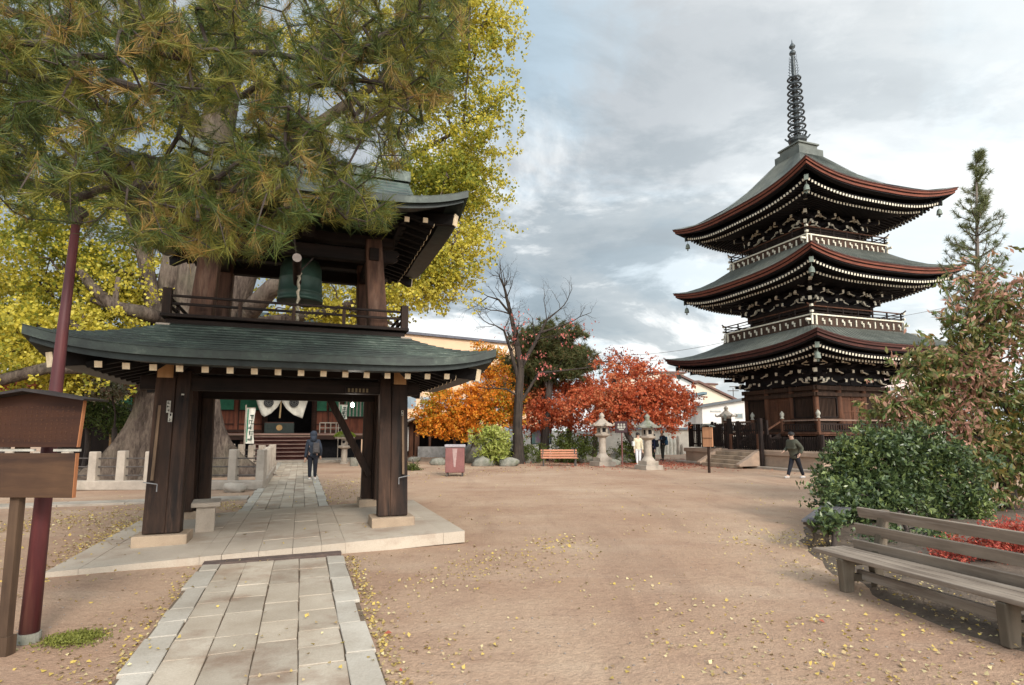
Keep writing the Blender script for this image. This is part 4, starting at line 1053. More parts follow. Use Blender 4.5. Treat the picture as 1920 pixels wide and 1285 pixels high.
# ------------------------------------------------------------------ stone lanterns
def lantern_tall(label, loc, H, m=m_granite, rz=.4, base=True, roof_m=None):
    L = thing('stone_lantern', label, 'stone lantern', loc, rz, 'tall stone lanterns in the courtyard'); k = H / 2.6; rm = roof_m or m
    t = MB()
    if base: t.box((0, 0, .12 * k), (1.0 * k, 1.0 * k, .24 * k)); t.box((0, 0, .34 * k), (.72 * k, .72 * k, .2 * k))
    else: t.lathe((0, 0, 0), [(.62 * k, 0), (.6 * k, .16 * k), (.42 * k, .2 * k), (.38 * k, .42 * k)], 6)
    t.lathe((0, 0, .4 * k), [(.36 * k, 0), (.34 * k, .08 * k), (.24 * k, .2 * k), (.2 * k, .26 * k)], 16); t.build('base', m, L, bevel=.01)
    t = MB(); t.lathe((0, 0, .6 * k), [(.20 * k, 0), (.185 * k, .5 * k), (.19 * k, .88 * k)], 16); t.build('shaft', m, L, smooth=False)
    t = MB(); t.lathe((0, 0, 1.46 * k), [(.2 * k, 0), (.42 * k, .12 * k), (.44 * k, .2 * k), (.34 * k, .22 * k)], 6); t.build('platform', m, L)
    t = MB(); t.box((0, 0, 1.72 * k), (.42 * k, .42 * k, .08 * k)); t.box((0, 0, 2.02 * k), (.42 * k, .42 * k, .08 * k))
    for x in (-1, 1):
        for y in (-1, 1): t.box((x * .16 * k, y * .16 * k, 1.87 * k), (.10 * k, .10 * k, .26 * k))
    f = t.build('fire_box', m, L); t = MB(); t.box((0, 0, 1.87 * k), (.28 * k, .28 * k, .24 * k)); t.build('dark_opening', m_under, f)
    t = MB(); t.lathe((0, 0, 2.05 * k), [(.56 * k, .03 * k), (.55 * k, .10 * k), (.38 * k, .20 * k), (.22 * k, .33 * k), (.14 * k, .40 * k)], 6, phase=.3)
    for i in range(6): a = i * math.pi / 3 + .3; t.tube([(.5 * k * math.cos(a), .5 * k * math.sin(a), 2.10 * k), (.62 * k * math.cos(a), .62 * k * math.sin(a), 2.13 * k), (.63 * k * math.cos(a), .63 * k * math.sin(a), 2.24 * k)], .05 * k, 6)
    t.build('roof', rm, L)
    t = MB(); t.lathe((0, 0, 2.44 * k), [(.12 * k, 0), (.15 * k, .04 * k), (.08 * k, .07 * k), (.14 * k, .15 * k), (.12 * k, .24 * k), (.03 * k, .33 * k), (.005, .36 * k)], 12); t.build('jewel', rm, L, smooth=True)
    return L
p = G(1130, 874); lantern_tall('pale stone lantern standing on a stepped base beside the round green hedge', (p.x, p.y, 0), 2.42)
p = G(1216, 881); lantern_tall('stone lantern with a dark mossy roof beside the woman in white', (p.x, p.y, 0), 2.28, roof_m=m_granite_dk)
p = at(1363, 812, 40); L3 = lantern_tall('far grey stone lantern behind the picket fence', (p.x, 40, .4), 2.9)
# moss-topped lantern near the hall
p = G(645, 870); ml = thing('moss_lantern', 'low stone lantern with a bright green moss-topped cap in front of the hall', 'stone lantern', (p.x, p.y, 0))
t = MB(); t.lathe((0, 0, 0), [(.22, 0), (.20, .08), (.16, .1), (.15, .78)], 8); t.build('shaft', m_granite, ml)
t = MB(); t.lathe((0, 0, .78), [(.2, 0), (.36, .06), (.38, .14), (.3, .17)], 8); t.build('platform', m_granite, ml)
t = MB(); t.lathe((0, 0, .95), [(.19, 0), (.19, .36)], 4, phase=.785); t.build('fire_box', m_granite, ml); t = MB(); t.tube([(0, -.14, 1.14), (0, -.2, 1.14)], .07, 10); t.build('round_opening', m_under, ml)
t = MB(); t.lathe((0, 0, 1.31), [(.50, .0), (.52, .08), (.40, .14), (.1, .2)], 12); t.build('cap', m_granite, ml)
rng = np.random.default_rng(2); m_moss = leafmat('bright_moss', [(.20, .26, .03), (.30, .36, .05), (.16, .22, .03)], .3)
q = rng.normal(size=(2600, 3)); q = unit(q); q[:, 2] = np.abs(q[:, 2]); leaves('moss_cushion', q * np.array([.50, .50, .26]) + [0, 0, 1.40], .06, m_moss, rng, .5, dirs=q * .8, spread=.5, parent=ml)
# flower tub on a stand next to it
p = G(664, 874); pt = thing('planter_tub', 'small dark planter tub with a stake beside the moss-topped lantern', 'planter', (p.x, p.y, 0))
t = MB(); t.lathe((0, 0, 0), [(.2, 0), (.24, .4), (.21, .4), (.2, .36)], 12); t.build('tub', m_granite_dk, pt); t = MB(); t.tube([(0, 0, .3), (.02, 0, 1.3)], .02, 6); t.build('stake', m_dwood, pt)

# ------------------------------------------------------------------ stone fence round the ginkgo
sf = thing('stone_fence', 'low pale stone fence of square posts and iron rails round the ginkgo trunk', 'fence', G(490, 918), 0)
m_iron = mat('dark_iron_rail', (.10, .085, .075), (.06, .05, .045), 8, .6, .2, metal=.3)
def lp_(v): return Vector(v) - sf.location
A0 = G(-120, 922); A0.y = 16.2; A1 = G(488, 918); B1 = G(509, 884); C0 = Vector((A0.x - 1.5, B1.y + 1.5, 0)); 
def fence_side(P0, P1, n, h=1.10, w=.235, skip_last=False):
    d = (P1 - P0); rot = Rz(math.atan2(d.y, d.x)); t = MB(); t.box(lp_((P0 + P1) / 2) + Vector((0, 0, .13)), (d.length + w, .30, .26), rot); t.build('curb', m_granite, sf, bevel=.02)
    for i in range(n):
        p = P0.lerp(P1, i / (n - 1)); hh = h * random.uniform(.97, 1.03)
        t = MB(); t.box(lp_(p) + Vector((0, 0, .24 + (hh - .24) / 2)), (w, w * .9, hh - .24), rot @ Rz(random.uniform(-.06, .06)), 0, (.94, .94)); t.build('post', m_granite, sf, bevel=.02)
    for zz in (.40, .64, .88): t = MB(); t.tube([lp_(P0) + Vector((0, 0, zz)), lp_(P1) + Vector((0, 0, zz))], .02, 6); t.build('rail', m_iron, sf)
fence_side(A0, A1, 12); fence_side(A1 + (B1 - A1) * .06, B1, 9, w=.22); fence_side(B1, C0, 16)
def rock(label, loc, sx, sy, sz, seed, m=None, group=None, cat='rock'):
    t = MB(); n, k = 14, 8; vs = []
    for j in range(k + 1):
        for i in range(n):
            th = math.pi * j / k; ph = 2 * math.pi * i / n; v = Vector((math.sin(th) * math.cos(ph), math.sin(th) * math.sin(ph), math.cos(th)))
            r = 1 + .38 * noise.noise(v * 1.3 + Vector((seed * 7.1, 0, 0))) + .16 * noise.noise(v * 3.1 + Vector((seed, 2, 0)))
            vs.append(Vector((v.x * r * sx, v.y * r * sy, max(-.05, v.z * r * sz + sz * .45))))
    t.add(vs, [(j * n + i, (j + 1) * n + i, (j + 1) * n + (i + 1) % n, j * n + (i + 1) % n) for j in range(k) for i in range(n)])
    o = t.build('rock', m or m_granite_dk, smooth=True); o.location = loc; return tag(o, label, cat, group)
rock('rounded pale boulder at the foot of the stone fence corner', G(440, 922), .34, .24, .17, 3, m_granite)

# ------------------------------------------------------------------ the great ginkgo
gk = thing('ginkgo_tree', 'enormous old ginkgo with a thick buttressed grey trunk and yellow-green leaves', 'tree', (-12.6, 21.0, 0))
def lg(v): return Vector(v) - gk.location
rng = np.random.default_rng(11)
t = MB(); n = 96; vs = []; zs = [-.1, .15, .4, .8, 1.3, 1.8, 2.4, 3.0, 3.6, 4.2, 5.2, 6.2, 7.2, 8.4]
for j, z in enumerate(zs):
    base = 1.12 + 1.35 * math.exp(-z / 1.1); 
    for i in range(n):
        a = 2 * math.pi * i / n; fl = .22 * math.sin(5 * a + .6) + .16 * math.sin(9 * a + 1 + z * .15) + .10 * math.sin(17 * a + z * .3) + .22 * noise.noise(Vector((math.cos(a) * 3.2, math.sin(a) * 3.2, z * .45)))
        r = base * (1 + fl * (1.0 * math.exp(-z / 1.6) + .42)) * (1 if z < 5 else 1 - .05 * (z - 5)); vs.append(Vector((r * math.cos(a) + .05 * z, r * math.sin(a) * .85, z)))
t.add(vs, [(j * n + i, j * n + (i + 1) % n, (j + 1) * n + (i + 1) % n, (j + 1) * n + i) for j in range(len(zs) - 1) for i in range(n)] + [tuple(range((len(zs) - 1) * n, len(zs) * n))])
# limbs placed from the photo
def limb(pts, rads, m=t, n=9, Y0=21): m.tube([lg(at(px, py, Y0 + dy)) for px, py, dy in pts], rads, n)
limb([(300, 700, -.5), (292, 600, -1), (282, 540, -1), (268, 470, -1.2), (240, 380, -1.5)], [.42, .30, .26, .24, .18])
limb([(300, 660, -1), (270, 640, -2), (190, 640, -2.6), (110, 632, -3), (30, 600, -3.2)], [.38, .30, .22, .20, .14])
limb([(190, 640, -2.6), (150, 618, -2.8), (122, 596, -3)], [.16, .15, .10])
limb([(300, 600, -1), (262, 585, -2), (212, 575, -2.3), (170, 535, -2.5), (148, 505, -2.6)], [.3, .24, .22, .17, .12])
limb([(212, 575, -2.3), (172, 562, -2.4)], [.16, .10]); limb([(224, 586, -2.3), (216, 560, -2.3), (222, 520, -2.3)], [.13, .10, .07])
limb([(290, 560, 0), (200, 540, .5), (60, 540, 1), (-60, 520, 1)], [.25, .2, .18, .12])
limb([(300, 720, -.4), (200, 690, -3.2), (90, 690, -4), (50, 700, -4.2), (-40, 725, -4.6)], [.3, .22, .18, .18, .16])
limb([(420, 640, 0), (440, 560, -.4), (470, 470, -.5), (500, 380, -.5)], [.6, .55, .5, .35])
limb([(440, 620, -.2), (480, 570, -1), (510, 540, -1.3), (560, 515, -1.5), (640, 470, -1.6)], [.35, .34, .32, .22, .12])
limb([(400, 620, .6), (620, 585, .8), (680, 560, 1), (740, 520, 1), (800, 470, 1.2)], [.3, .16, .13, .1, .07])
limb([(640, 575, 1), (690, 590, 1), (740, 610, .8)], [.1, .08, .05])
limb([(400, 560, .3), (380, 440, .3), (400, 280, 1), (430, 120, 1), (450, -60, 1), (470, -260, 1)], [1.0, .85, .7, .55, .45, .3])
limb([(400, 400, .4), (560, 260, 1), (700, 160, 1.5), (820, 90, 1.8)], [.4, .28, .18, .08])
limb([(400, 300, 1), (300, 120, 1), (200, -60, 1), (120, -200, 1)], [.4, .3, .22, .15])
limb([(500, 470, 0), (640, 380, 1), (760, 300, 1.2), (850, 250, 1.4)], [.3, .2, .13, .07])
def ell(px, py, Y, rx, rz, n, ry=None):
    """a bough: centre seen at px,py at distance Y; rx, rz are half sizes in photo pixels"""
    p = at(px, py, Y); k = Y / FOC; return (p.x, p.y, p.z, rx * k, (ry or min(rx, rz)) * k, rz * k, n)
ge = [ell(60, 470, 19, 130, 110, 26), ell(190, 420, 20, 130, 110, 26), ell(80, 620, 18.5, 110, 55, 20), ell(210, 560, 20, 110, 70, 20), ell(200, 655, 18.5, 90, 30, 8), ell(60, 660, 17.5, 90, 40, 16), ell(20, 560, 21, 120, 90, 22),
      ell(600, 560, 23, 140, 60, 20), ell(740, 520, 22, 110, 70, 26), ell(830, 480, 21.5, 62, 75, 16), ell(660, 590, 22.5, 90, 25, 8), ell(790, 545, 21, 60, 40, 9),
      ell(840, 390, 22, 80, 90, 26), ell(800, 330, 22, 90, 90, 22), ell(850, 250, 22, 62, 80, 15), ell(890, 330, 22.5, 25, 80, 8),
      ell(870, 130, 22, 68, 80, 15), ell(880, 20, 22, 70, 70, 15), ell(790, 130, 22, 90, 120, 24), ell(850, -80, 22, 95, 90, 18), ell(640, 60, 22, 160, 140, 26), ell(420, 120, 22, 200, 160, 28), ell(150, 160, 21, 210, 180, 30), ell(480, 320, 23, 160, 100, 16),
      ell(940, 35, 22, 22, 50, 4), ell(925, 205, 22, 28, 30, 4), ell(875, 455, 22, 16, 40, 4), ell(330, 330, 23, 120, 100, 14),
      ell(500, -200, 23, 300, 130, 24), ell(100, -150, 22, 200, 150, 14), ell(-150, 250, 21, 120, 250, 12), ell(-100, 600, 20, 90, 120, 8)]
C = clumps(ge, 0, rng, .2) - np.array(gk.location)
# short twigs joining leaf clumps to the limbs
limb_nodes = [Vector(v) for v in t.v[::9]]
arr = np.array([tuple(v) for v in limb_nodes])
for c in C[::2]:
    j = int(((arr - c) ** 2).sum(1).argmin()); q = Vector(arr[j]); c = Vector(c)
    if (c - q).length < 9: t.tube([q, q.lerp(c, .5) + Vector((0, 0, .25)), c], [.055, .035, .015], 4, cap=False)
    arr = np.vstack([arr, np.array(c)])
t.build('trunk', m_bark_ginkgo2, gk, smooth=True)
P_, dr_ = sprigs(C, .92, 10, 31, .85, .075, rng, .35)
m_gk = leafmat('ginkgo_leaves', [(.32, .29, .035), (.48, .40, .045), (.62, .51, .07), (.72, .62, .14), (.38, .35, .05)], .5, patch=((.18, .20, .03), .24, .505))
leaves('crown', P_, .115, m_gk, rng, .95, dirs=dr_ * .3 - np.array([0, 0, .5]), parent=gk)
# aerial-root bark stakes around the base
# ------------------------------------------------------------------ other trees, left
def round_tree(name, label, cat, loc, H, ells, per, size, m_leaf, seed, mb_=None, trunk=None, trad=None, rad=.5, rtip=.012, aspect=.6, group=None, flatz=.6, twig_every=1, droop=-.3, smooth=False, mi=None, sprig=None):
    r = thing(name, label, cat, loc, 0, group); rg = np.random.default_rng(seed); L = np.array(loc, float)
    Cc = clumps(ells, 0, rg, .25) - L; t = MB()
    if sprig: pass
    tr = trunk or [(0, 0, -.1), (.05, .03, H * .2), (-.04, .05, H * .4)]; grow(t, tr, trad or [H * .035, H * .026, H * .02], [tuple(c) for c in Cc[::twig_every]], rtip)
    t.build('trunk', mb_ or m_bark, r, smooth=smooth)
    if sprig:
        ns, L_, th, hz = sprig; P_, dr_ = sprigs(Cc, rad * .85, ns, per / ns, L_, th, rg, hz); leaves('crown', P_, size, m_leaf, rg, aspect, dirs=dr_ * .7 + np.array([0, 0, droop]), parent=r); return r
    P_, ix = spray(Cc, per, rad, rg, flatz); o = leaves('crown', P_, size, m_leaf, rg, aspect, dirs=np.tile([0, 0, droop], (len(P_), 1)), parent=r); return r
m_yel = leafmat('yellow_leaves', [(.58, .47, .05), (.68, .57, .09), (.50, .45, .06), (.38, .39, .05)], .5)
p = G(20, 850); round_tree('yellow_tree', 'smaller yellow tree with a dark trunk at the left edge behind the limbs', 'tree', (at(20, 700, 30).x, 30, 0), 9, [ell(10, 600, 30, 110, 60, 26), ell(60, 655, 29, 80, 30, 10), ell(-60, 640, 30, 90, 60, 12)], 120, .2, m_yel, 5, m_bark_dark, rad=.9)
m_shrubg = leafmat('shrub_mid_green', [(.07, .10, .025), (.10, .14, .035), (.05, .075, .02), (.15, .18, .05)], .3)
m_shrubp = leafmat('pale_variegated', [(.30, .30, .20), (.40, .36, .30), (.13, .16, .05), (.36, .22, .18)], .3)
round_tree('shrub_tree', 'green leafy shrub beyond the stone fence behind the signboard', 'shrub', (at(165, 800, 24).x, 24, 0), 4.5, [ell(150, 745, 24, 60, 40, 24), ell(120, 715, 24, 50, 30, 14), ell(200, 790, 24, 50, 40, 16), ell(60, 740, 25, 60, 40, 14)], 120, .14, m_shrubg, 6, m_bark_dark, rad=.6)
round_tree('pale_shrub', 'shrub with pale cream and pink leaves under the left roof corner', 'shrub', (at(215, 800, 22.5).x, 22.5, 0), 4.5, [ell(210, 725, 22.5, 42, 26, 20), ell(180, 710, 22.5, 30, 18, 8)], 80, .13, m_shrubp, 7, m_bark_dark, rad=.45)
round_tree('yellow_shrub', 'yellow-green shrub above the signboard roof behind the red pole', 'shrub', (at(110, 800, 22).x, 22, 0), 4.8, [ell(110, 700, 22, 60, 34, 26), ell(70, 720, 22, 50, 22, 12), ell(160, 690, 22, 40, 25, 10)], 110, .16, m_yel, 8, m_bark_dark, rad=.6)
m_redl = leafmat('dull_red_leaves', [(.32, .09, .05), (.42, .13, .07), (.24, .08, .04)], .35)
round_tree('red_shrub', 'dull red shrub just above the signboard at the left edge', 'shrub', (at(15, 800, 21).x, 21, 0), 3.6, [ell(25, 722, 21, 60, 20, 18)], 100, .12, m_redl, 9, m_bark_dark, rad=.4)
# dark lean-to shed behind the fence left
sh = thing('storage_shed', 'dark low wooden shed behind the ginkgo roots at the left', 'shed', (at(205, 800, 27).x, 27, 0), .2)
t = MB(); t.box((0, 0, 1.2), (3.4, 2, 2.4)); t.build('wall', m_pdark, sh); t = MB(); t.prism([(-2.0, 2.3), (2.0, 2.3), (2.0, 2.42), (0, 3.1), (-2.0, 2.42)], -1.4, 1.4, frame=lambda x, z, k: Vector((x, k, z))); t.build('roof', m_dwood_x, sh)
t = MB(); t.box((0.9, -1.03, 1.0), (.8, .05, 1.9)); t.build('door', m_tan, sh)

# ------------------------------------------------------------------ courtyard middle distance
# litter bin
p = G(853, 893); bn = thing('litter_bin', 'dull red metal litter bin with a grey lid standing alone on the sandy ground', 'litter bin', (p.x, p.y, 0), .04)
m_binred = mat('dull_red_paint', (.215, .085, .075), (.15, .06, .055), 3, .45, .1, 20, spec=.4)
t = MB(); t.box((0, 0, .60), (.70, .5, .92)); t.build('body', m_binred, bn, bevel=.02)
t = MB(); t.prism([(-.09, 1.02), (.09, 1.02), (.03, .35), (-.03, .35)], -.262, -.25, frame=lambda x, z, k: Vector((x, k, z))); t.build('pale_stripe', mat('pale_pink_stripe', (.38, .27, .25), (.28, .18, .16), 6, .5), bn)  # paler stripe down the front, narrowing towards the bottom
t = MB(); t.box((0, 0, 1.12), (.76, .56, .10)); t.build('lid', mat('grey_lid', (.34, .31, .32), (.25, .22, .23), 4, .5), bn, bevel=.02)
for x in (-.28, .28): t = MB(); t.box((x, 0, .07), (.06, .4, .14)); t.build('foot', m_iron, bn)
# rocks of the planted border
rk = [(776, 866, .34, .22, .20), (822, 872, .42, .3, .25), (892, 868, .5, .4, .6), (905, 874, .5, .35, .3), (925, 872, .7, .4, .45), (943, 866, .55, .4, .75), (955, 874, .5, .4, .3), (918, 860, .5, .3, .7), (995, 868, .5, .35, .35), (1098, 868, .45, .3, .3), (1165, 868, .8, .5, .35), (1148, 872, .4, .3, .2), (880, 862, .4, .3, .55)]
rl = ['small dark rock at the edge of the sand left of the red bin', 'low flat rock touching the left side of the red bin', 'upright grey rock just right of the red bin', 'low rock at the kerb right of the red bin', 'broad mossy rock under the yellow-green shrub', 'tallest rock between the yellow-green shrub and the bare tree', 'small rock at the foot of the bare tree', 'rock leaning behind the broad mossy rock', 'rock left of the slatted bench under the map board', 'pale rock between the slatted bench and the stone lantern', 'wide flat rock right of the pale stone lantern base', 'small rock at the foot of the pale stone lantern', 'dark rock behind the red bin under the orange maple']
for i, (a, b, sx, sy, sz) in enumerate(rk): rock(rl[i], G(a, b), sx, sy, sz, i + 4, group='rocks edging the planted border')
# map board
p = G(1015, 862); mbd = thing('map_board', 'glossy town map board with a pale blue strip behind the slatted bench', 'notice board', (p.x, p.y, 0)); Yb = p.y
z0, z1 = at(1015, 832, Yb).z, at(1015, 803, Yb).z; wb = 36 * Yb / FOC
t = MB(); t.box((0, 0, (z0 + z1) / 2), (wb + .1, .08, z1 - z0 + .1)); t.build('frame', m_pdark, mbd)
def mapmat():
    t = NT('printed_map'); co = t.coord((1, 1, 1)); v = t.n('ShaderNodeTexVoronoi'); v.feature = 'F1'; v.inputs['Scale'].default_value = 5.5; t.l(co, v.inputs[0])
    col = t.mix(.55, t.ramp(t.noise(co, 3, 3), [(.3, (.55, .50, .50)), (.5, (.42, .50, .62)), (.7, (.62, .52, .50))]), v.outputs['Color'], 'SOFT_LIGHT'); return t.pbr(col, .3)
t = MB(); t.box((.08, -.05, (z0 + z1) / 2), (wb - .22, .01, z1 - z0)); t.build('map_sheet', mapmat(), mbd)
t = MB(); t.box((-wb / 2 + .12, -.055, (z0 + z1) / 2), (.2, .012, z1 - z0)); t.build('blue_strip', mat('pale_cyan', (.33, .58, .58), (.25, .5, .5), 4, .4), mbd)
t = MB(); t.box((.15, 0, z0 / 2), (wb * .5, .12, z0)); t.build('stand', m_pdark, mbd)
# slatted bench
p = G(1049, 874); sb_ = thing('slatted_bench', 'park bench with salmon-brown slats in front of the green hedge', 'bench', (p.x, p.y, 0), .03)
m_slat = mat('salmon_wood_slat', (.50, .23, .14), (.40, .17, .10), 5, .6, .1, st=(.3, 3, 3)); W_ = 1.78
for k in range(4): t = MB(); t.box((0, .22 + .02 * k, .40 + .115 * k), (W_, .03, .085)); t.build('back_slat', m_slat, sb_, bevel=.006)
for k in range(4): t = MB(); t.box((0, -.2 + .11 * k, .385), (W_, .09, .03)); t.build('seat_slat', m_slat, sb_, bevel=.006)
for x in (-.78, .78): t = MB(); t.beam((x, -.18, 0), (x, -.16, .37), .05, .05); t.beam((x, .22, 0), (x, .27, .8), .05, .05); t.beam((x, -.2, .36), (x, .22, .36), .05, .04); t.tube([(x * 1.1, -.2, .37), (x * 1.1, -.22, .58), (x * 1.1, .2, .6)], .02, 6); t.build('iron_leg', m_iron, sb_)
p = G(998, 858); pe = thing('marker_post', 'short white marker post left of the slatted bench', 'post', (p.x, p.y, 0)); t = MB(); t.box((0, 0, .28), (.06, .06, .56)); t.build('stake', m_granite, pe); t = MB(); t.box((0, 0, .70), (.15, .1, .32)); t.build('white_plate', m_white, pe)
# restroom sign
p = G(1167, 872); rs = thing('restroom_sign', 'dark red sign with a white emblem of small figures on a thin pole', 'sign', (p.x, p.y, 0)); Yr = p.y; zz = at(1165, 801, Yr).z
t = MB(); t.tube([(0, 0, 0), (0, 0, zz)], .035, 8); t.build('pole', m_binred, rs)
t = MB(); t.box((-.03, -.05, zz), (.62, .05, .58)); t.build('panel', mat('dark_maroon', (.05, .025, .028), (.04, .02, .022)), rs, bevel=.02)
t = MB()
for x, s in ((-.17, 1), (-.03, 1), (.11, 1)):
    t.tube([(x, -.085, zz + .13), (x, -.095, zz + .13)], .045, 12); t.prism([(-.045, .07), (.045, .07), (.065 if x < 0 else .03, -.07), (-.065 if x < 0 else -.03, -.07)], -.095, -.085, frame=lambda a, b, k, x=x: Vector((x + a, k, zz + b)))
t.box((-.03, -.09, zz - .13), (.26, .01, .05)); t.tube([(-.22, -.09, zz), (-.22, -.095, zz)], .03, 8); t.tube([(.16, -.09, zz), (.16, -.095, zz)], .03, 8)
t.build('figure_emblem', m_paper, rs)
# notice post by the pagoda
p = G(1330, 887); nb = thing('wooden_notice_post', 'small orange-brown wooden notice box with a grey top on a post before the pagoda steps', 'notice board', (p.x, p.y, 0), PA - 1.2); Yn = p.y
zb_, zt_ = at(1326, 838, Yn).z, at(1326, 801, Yn).z; wn_ = 20 * Yn / FOC
t = MB(); t.box((0, 0, .6), (.08, .08, 1.2)); t.build('post', m_dwood, nb)
t = MB(); t.box((0, -.02, (zb_ + zt_) / 2), (wn_, .06, zt_ - zb_)); t.build('board', wood('orange_brown_board', (.46, .23, .12), (.33, .16, .085), 'z', .7, 8, 0, .2), nb, bevel=.005)
t = MB(); t.box((0, -.056, (zb_ + zt_) / 2 - .05), (wn_, .012, .02)); t.build('seam', m_dwood, nb)
t = MB(); t.prism([(-wn_ * .62, 0), (0, .08), (wn_ * .62, 0), (wn_ * .62, .03), (0, .12), (-wn_ * .62, .03)], -.12, .12, frame=lambda x, z, k: Vector((x, k, zt_ + z))); t.build('little_roof', m_proof, nb)
# ---- walls, shed, houses
m_plaster = mat('off_white_plaster', (.62, .56, .47), (.50, .45, .38), 1.2, .9, .1, 30, dirt=((.36, .32, .27), .9, .58, .6))
def wall_seg(name, label, pa, pb_, Ya, Yb2, z0, h, m, cap=None):
    a = at(pa, 812, Ya); b = at(pb_, 812, Yb2); a.z = b.z = 0; w = thing(name, label, 'wall', a, math.atan2(b.y - a.y, b.x - a.x)); L = (b - a).length
    t = MB(); t.box((L / 2, 0, z0 + h / 2), (L, .2, h)); o = t.build('wall_face', m, w)
    if cap: t = MB(); t.prism([(-.3, 0), (.3, 0), (0, .16)], 0, L, frame=lambda x, z, k: Vector((k, x, z0 + h + z))); t.build('wall_cap', cap, w)
    return w
m_tile = mat('grey_roof_tile', (.12, .13, .14), (.08, .085, .09), 6, .6, .3, 30, st=(6, 1, 1))
wall_seg('courtyard_wall', 'long cream plaster wall with a dark cap behind the man with the blue bag', 1120, 1420, 44, 44, 0, 1.85, m_plaster, m_tile)
wall_seg('pale_grey_wall', 'plain pale grey wall behind the green hedge and maple trunks', 860, 1125, 43, 43, 0, 1.75, mat('pale_grey_wall', (.42, .42, .40), (.34, .34, .33), 1, .9, .1))
# stone memorial slabs with rounded white shapes against the wall
gs = thing('carved_stone_row', 'row of weathered pale stones leaning on the cream wall behind the man', 'stones', (at(1262, 812, 42.5).x, 42.5, 0)); 
for i in range(16):
    t = MB(); x = at(1178 + i * 6.6, 812, 42.5).x - gs.location.x; h = random.uniform(.7, 1.45); t.lathe((x, 0, 0), [(.16, 0), (.13, .1), (.10, h * .5), (.12, h * .75), (.08, h * .95), (.02, h)], 8); t.build('stone_figure', random.choice([m_granite, m_white, m_granite_dk]), gs)
def gable_house(name, label, cat, pxl, pxr, Y, z_eave, z_ridge, m, mr, ridge_frac=.5, depth=8, rz=0, wins=(), zb=0):
    a = at(pxl, 812, Y).x; b = at(pxr, 812, Y).x; w = b - a; h = thing(name, label, cat, ((a + b) / 2, Y, 0), rz)
    if isinstance(z_eave, (int, float)): z_eave = (z_eave, z_eave)
    rf = -w / 2 + w * ridge_frac
    t = MB(); t.prism([(-w / 2, zb), (w / 2, zb), (w / 2, z_eave[1]), (rf, z_ridge), (-w / 2, z_eave[0])], 0, depth, frame=lambda x, z, k: Vector((x, k, z))); t.build('wall', m, h)
    t = MB(); e = .35
    for (x0, zz0), (x1, zz1) in (((-w / 2 - .3, z_eave[0] - .05), (rf, z_ridge)), ((rf, z_ridge), (w / 2 + .3, z_eave[1] - .05))):
        t.prism([(x0, zz0 + .02), (x1, zz1 + .02), (x1, zz1 + .24), (x0, zz0 + .24)], -e, depth + e, frame=lambda x, z, k: Vector((x, k, z)))
    t.build('roof', mr, h)
    for (px0, py0, px1, py1) in wins:
        q0 = at(px0, py0, Y); q1 = at(px1, py1, Y); cx = (q0.x + q1.x) / 2 - h.location.x; cz = (q0.z + q1.z) / 2
        t = MB(); t.box((cx, -.02, cz), (abs(q1.x - q0.x), .06, abs(q0.z - q1.z))); wn2 = t.build('window', mat('window_frame_pale', (.55, .55, .52)), h)
        t = MB(); t.box((cx, -.06, cz), (abs(q1.x - q0.x) - .14, .03, abs(q0.z - q1.z) - .14)); t.build('pane', mat('dim_glass', (.16, .20, .20), (.10, .13, .14), 2, .1, 0, spec=.6), wn2)
    return h
m_cream2 = mat('cream_render', (.66, .56, .44), (.58, .49, .38), .8, .9, .1); m_whitew = mat('white_render', (.68, .66, .62), (.58, .56, .53), .8, .9, .1)
m_brownroof = mat('brown_roof_edge', (.14, .075, .06), (.10, .055, .045), 3, .7)
zz = lambda px, py, Y: at(px, py, Y).z
gable_house('cream_house', 'cream gabled house with a long sloping brown roof edge above the picket fence', 'house', 1300, 1400, 62, (zz(1300, 718, 62), zz(1400, 762, 62)), zz(1310, 718, 62), m_cream2, m_brownroof, .12, 8)
gable_house('white_gabled_house', 'white gabled house with a brown roof half hidden by the red maple', 'house', 1218, 1303, 58, (zz(1218, 720, 58), zz(1303, 720, 58)), zz(1272, 703, 58), m_whitew, m_brownroof, .62, 9, wins=[(1277, 730, 1292, 739), (1240, 722, 1252, 730)])
gable_house('beige_back_house', 'pale house beyond with a flat brown roof line behind the white gable', 'house', 1170, 1286, 75, (zz(1170, 705, 75), zz(1286, 700, 75)), zz(1240, 700, 75), m_cream2, m_brownroof, .5, 9)
gable_house('white_annex', 'blank white annex wall with a blue-grey parapet at the right tip of the red maple', 'house', 1238, 1320, 52, (zz(1238, 756, 52), zz(1320, 740, 52)), zz(1319, 740, 52), m_whitew, mat('blue_grey_trim', (.14, .20, .22), (.11, .16, .18), 3, .6), .985, 7, wins=[(1284, 757, 1290, 770)])
gable_house('low_grey_roof_house', 'low white house with a grey tiled roof left of the pagoda wall', 'house', 1318, 1420, 50, (zz(1318, 764, 50), zz(1420, 751, 50)), zz(1400, 751, 50), m_whitew, m_tile, .8, 7, wins=[(1378, 775, 1393, 785), (1332, 770, 1352, 773)])
gable_house('roof_terrace_block', 'flat tan apartment block far behind the cream house', 'apartment block', 1315, 1345, 85, (zz(1315, 722, 85), zz(1345, 722, 85)), zz(1330, 721.5, 85), m_cream2, m_brownroof, .5, 9)
gable_house('pale_house_right', 'pale pinkish house glimpsed right of the pagoda wall above the leaves', 'house', 1655, 1790, 55, (zz(1655, 712, 55), zz(1790, 690, 55)), zz(1760, 690, 55), mat('pinkish_render', (.62, .50, .46), (.55, .44, .40), .8, .9, .1), m_brownroof, .78, 9, wins=[(1668, 725, 1690, 732), (1668, 742, 1690, 750)])
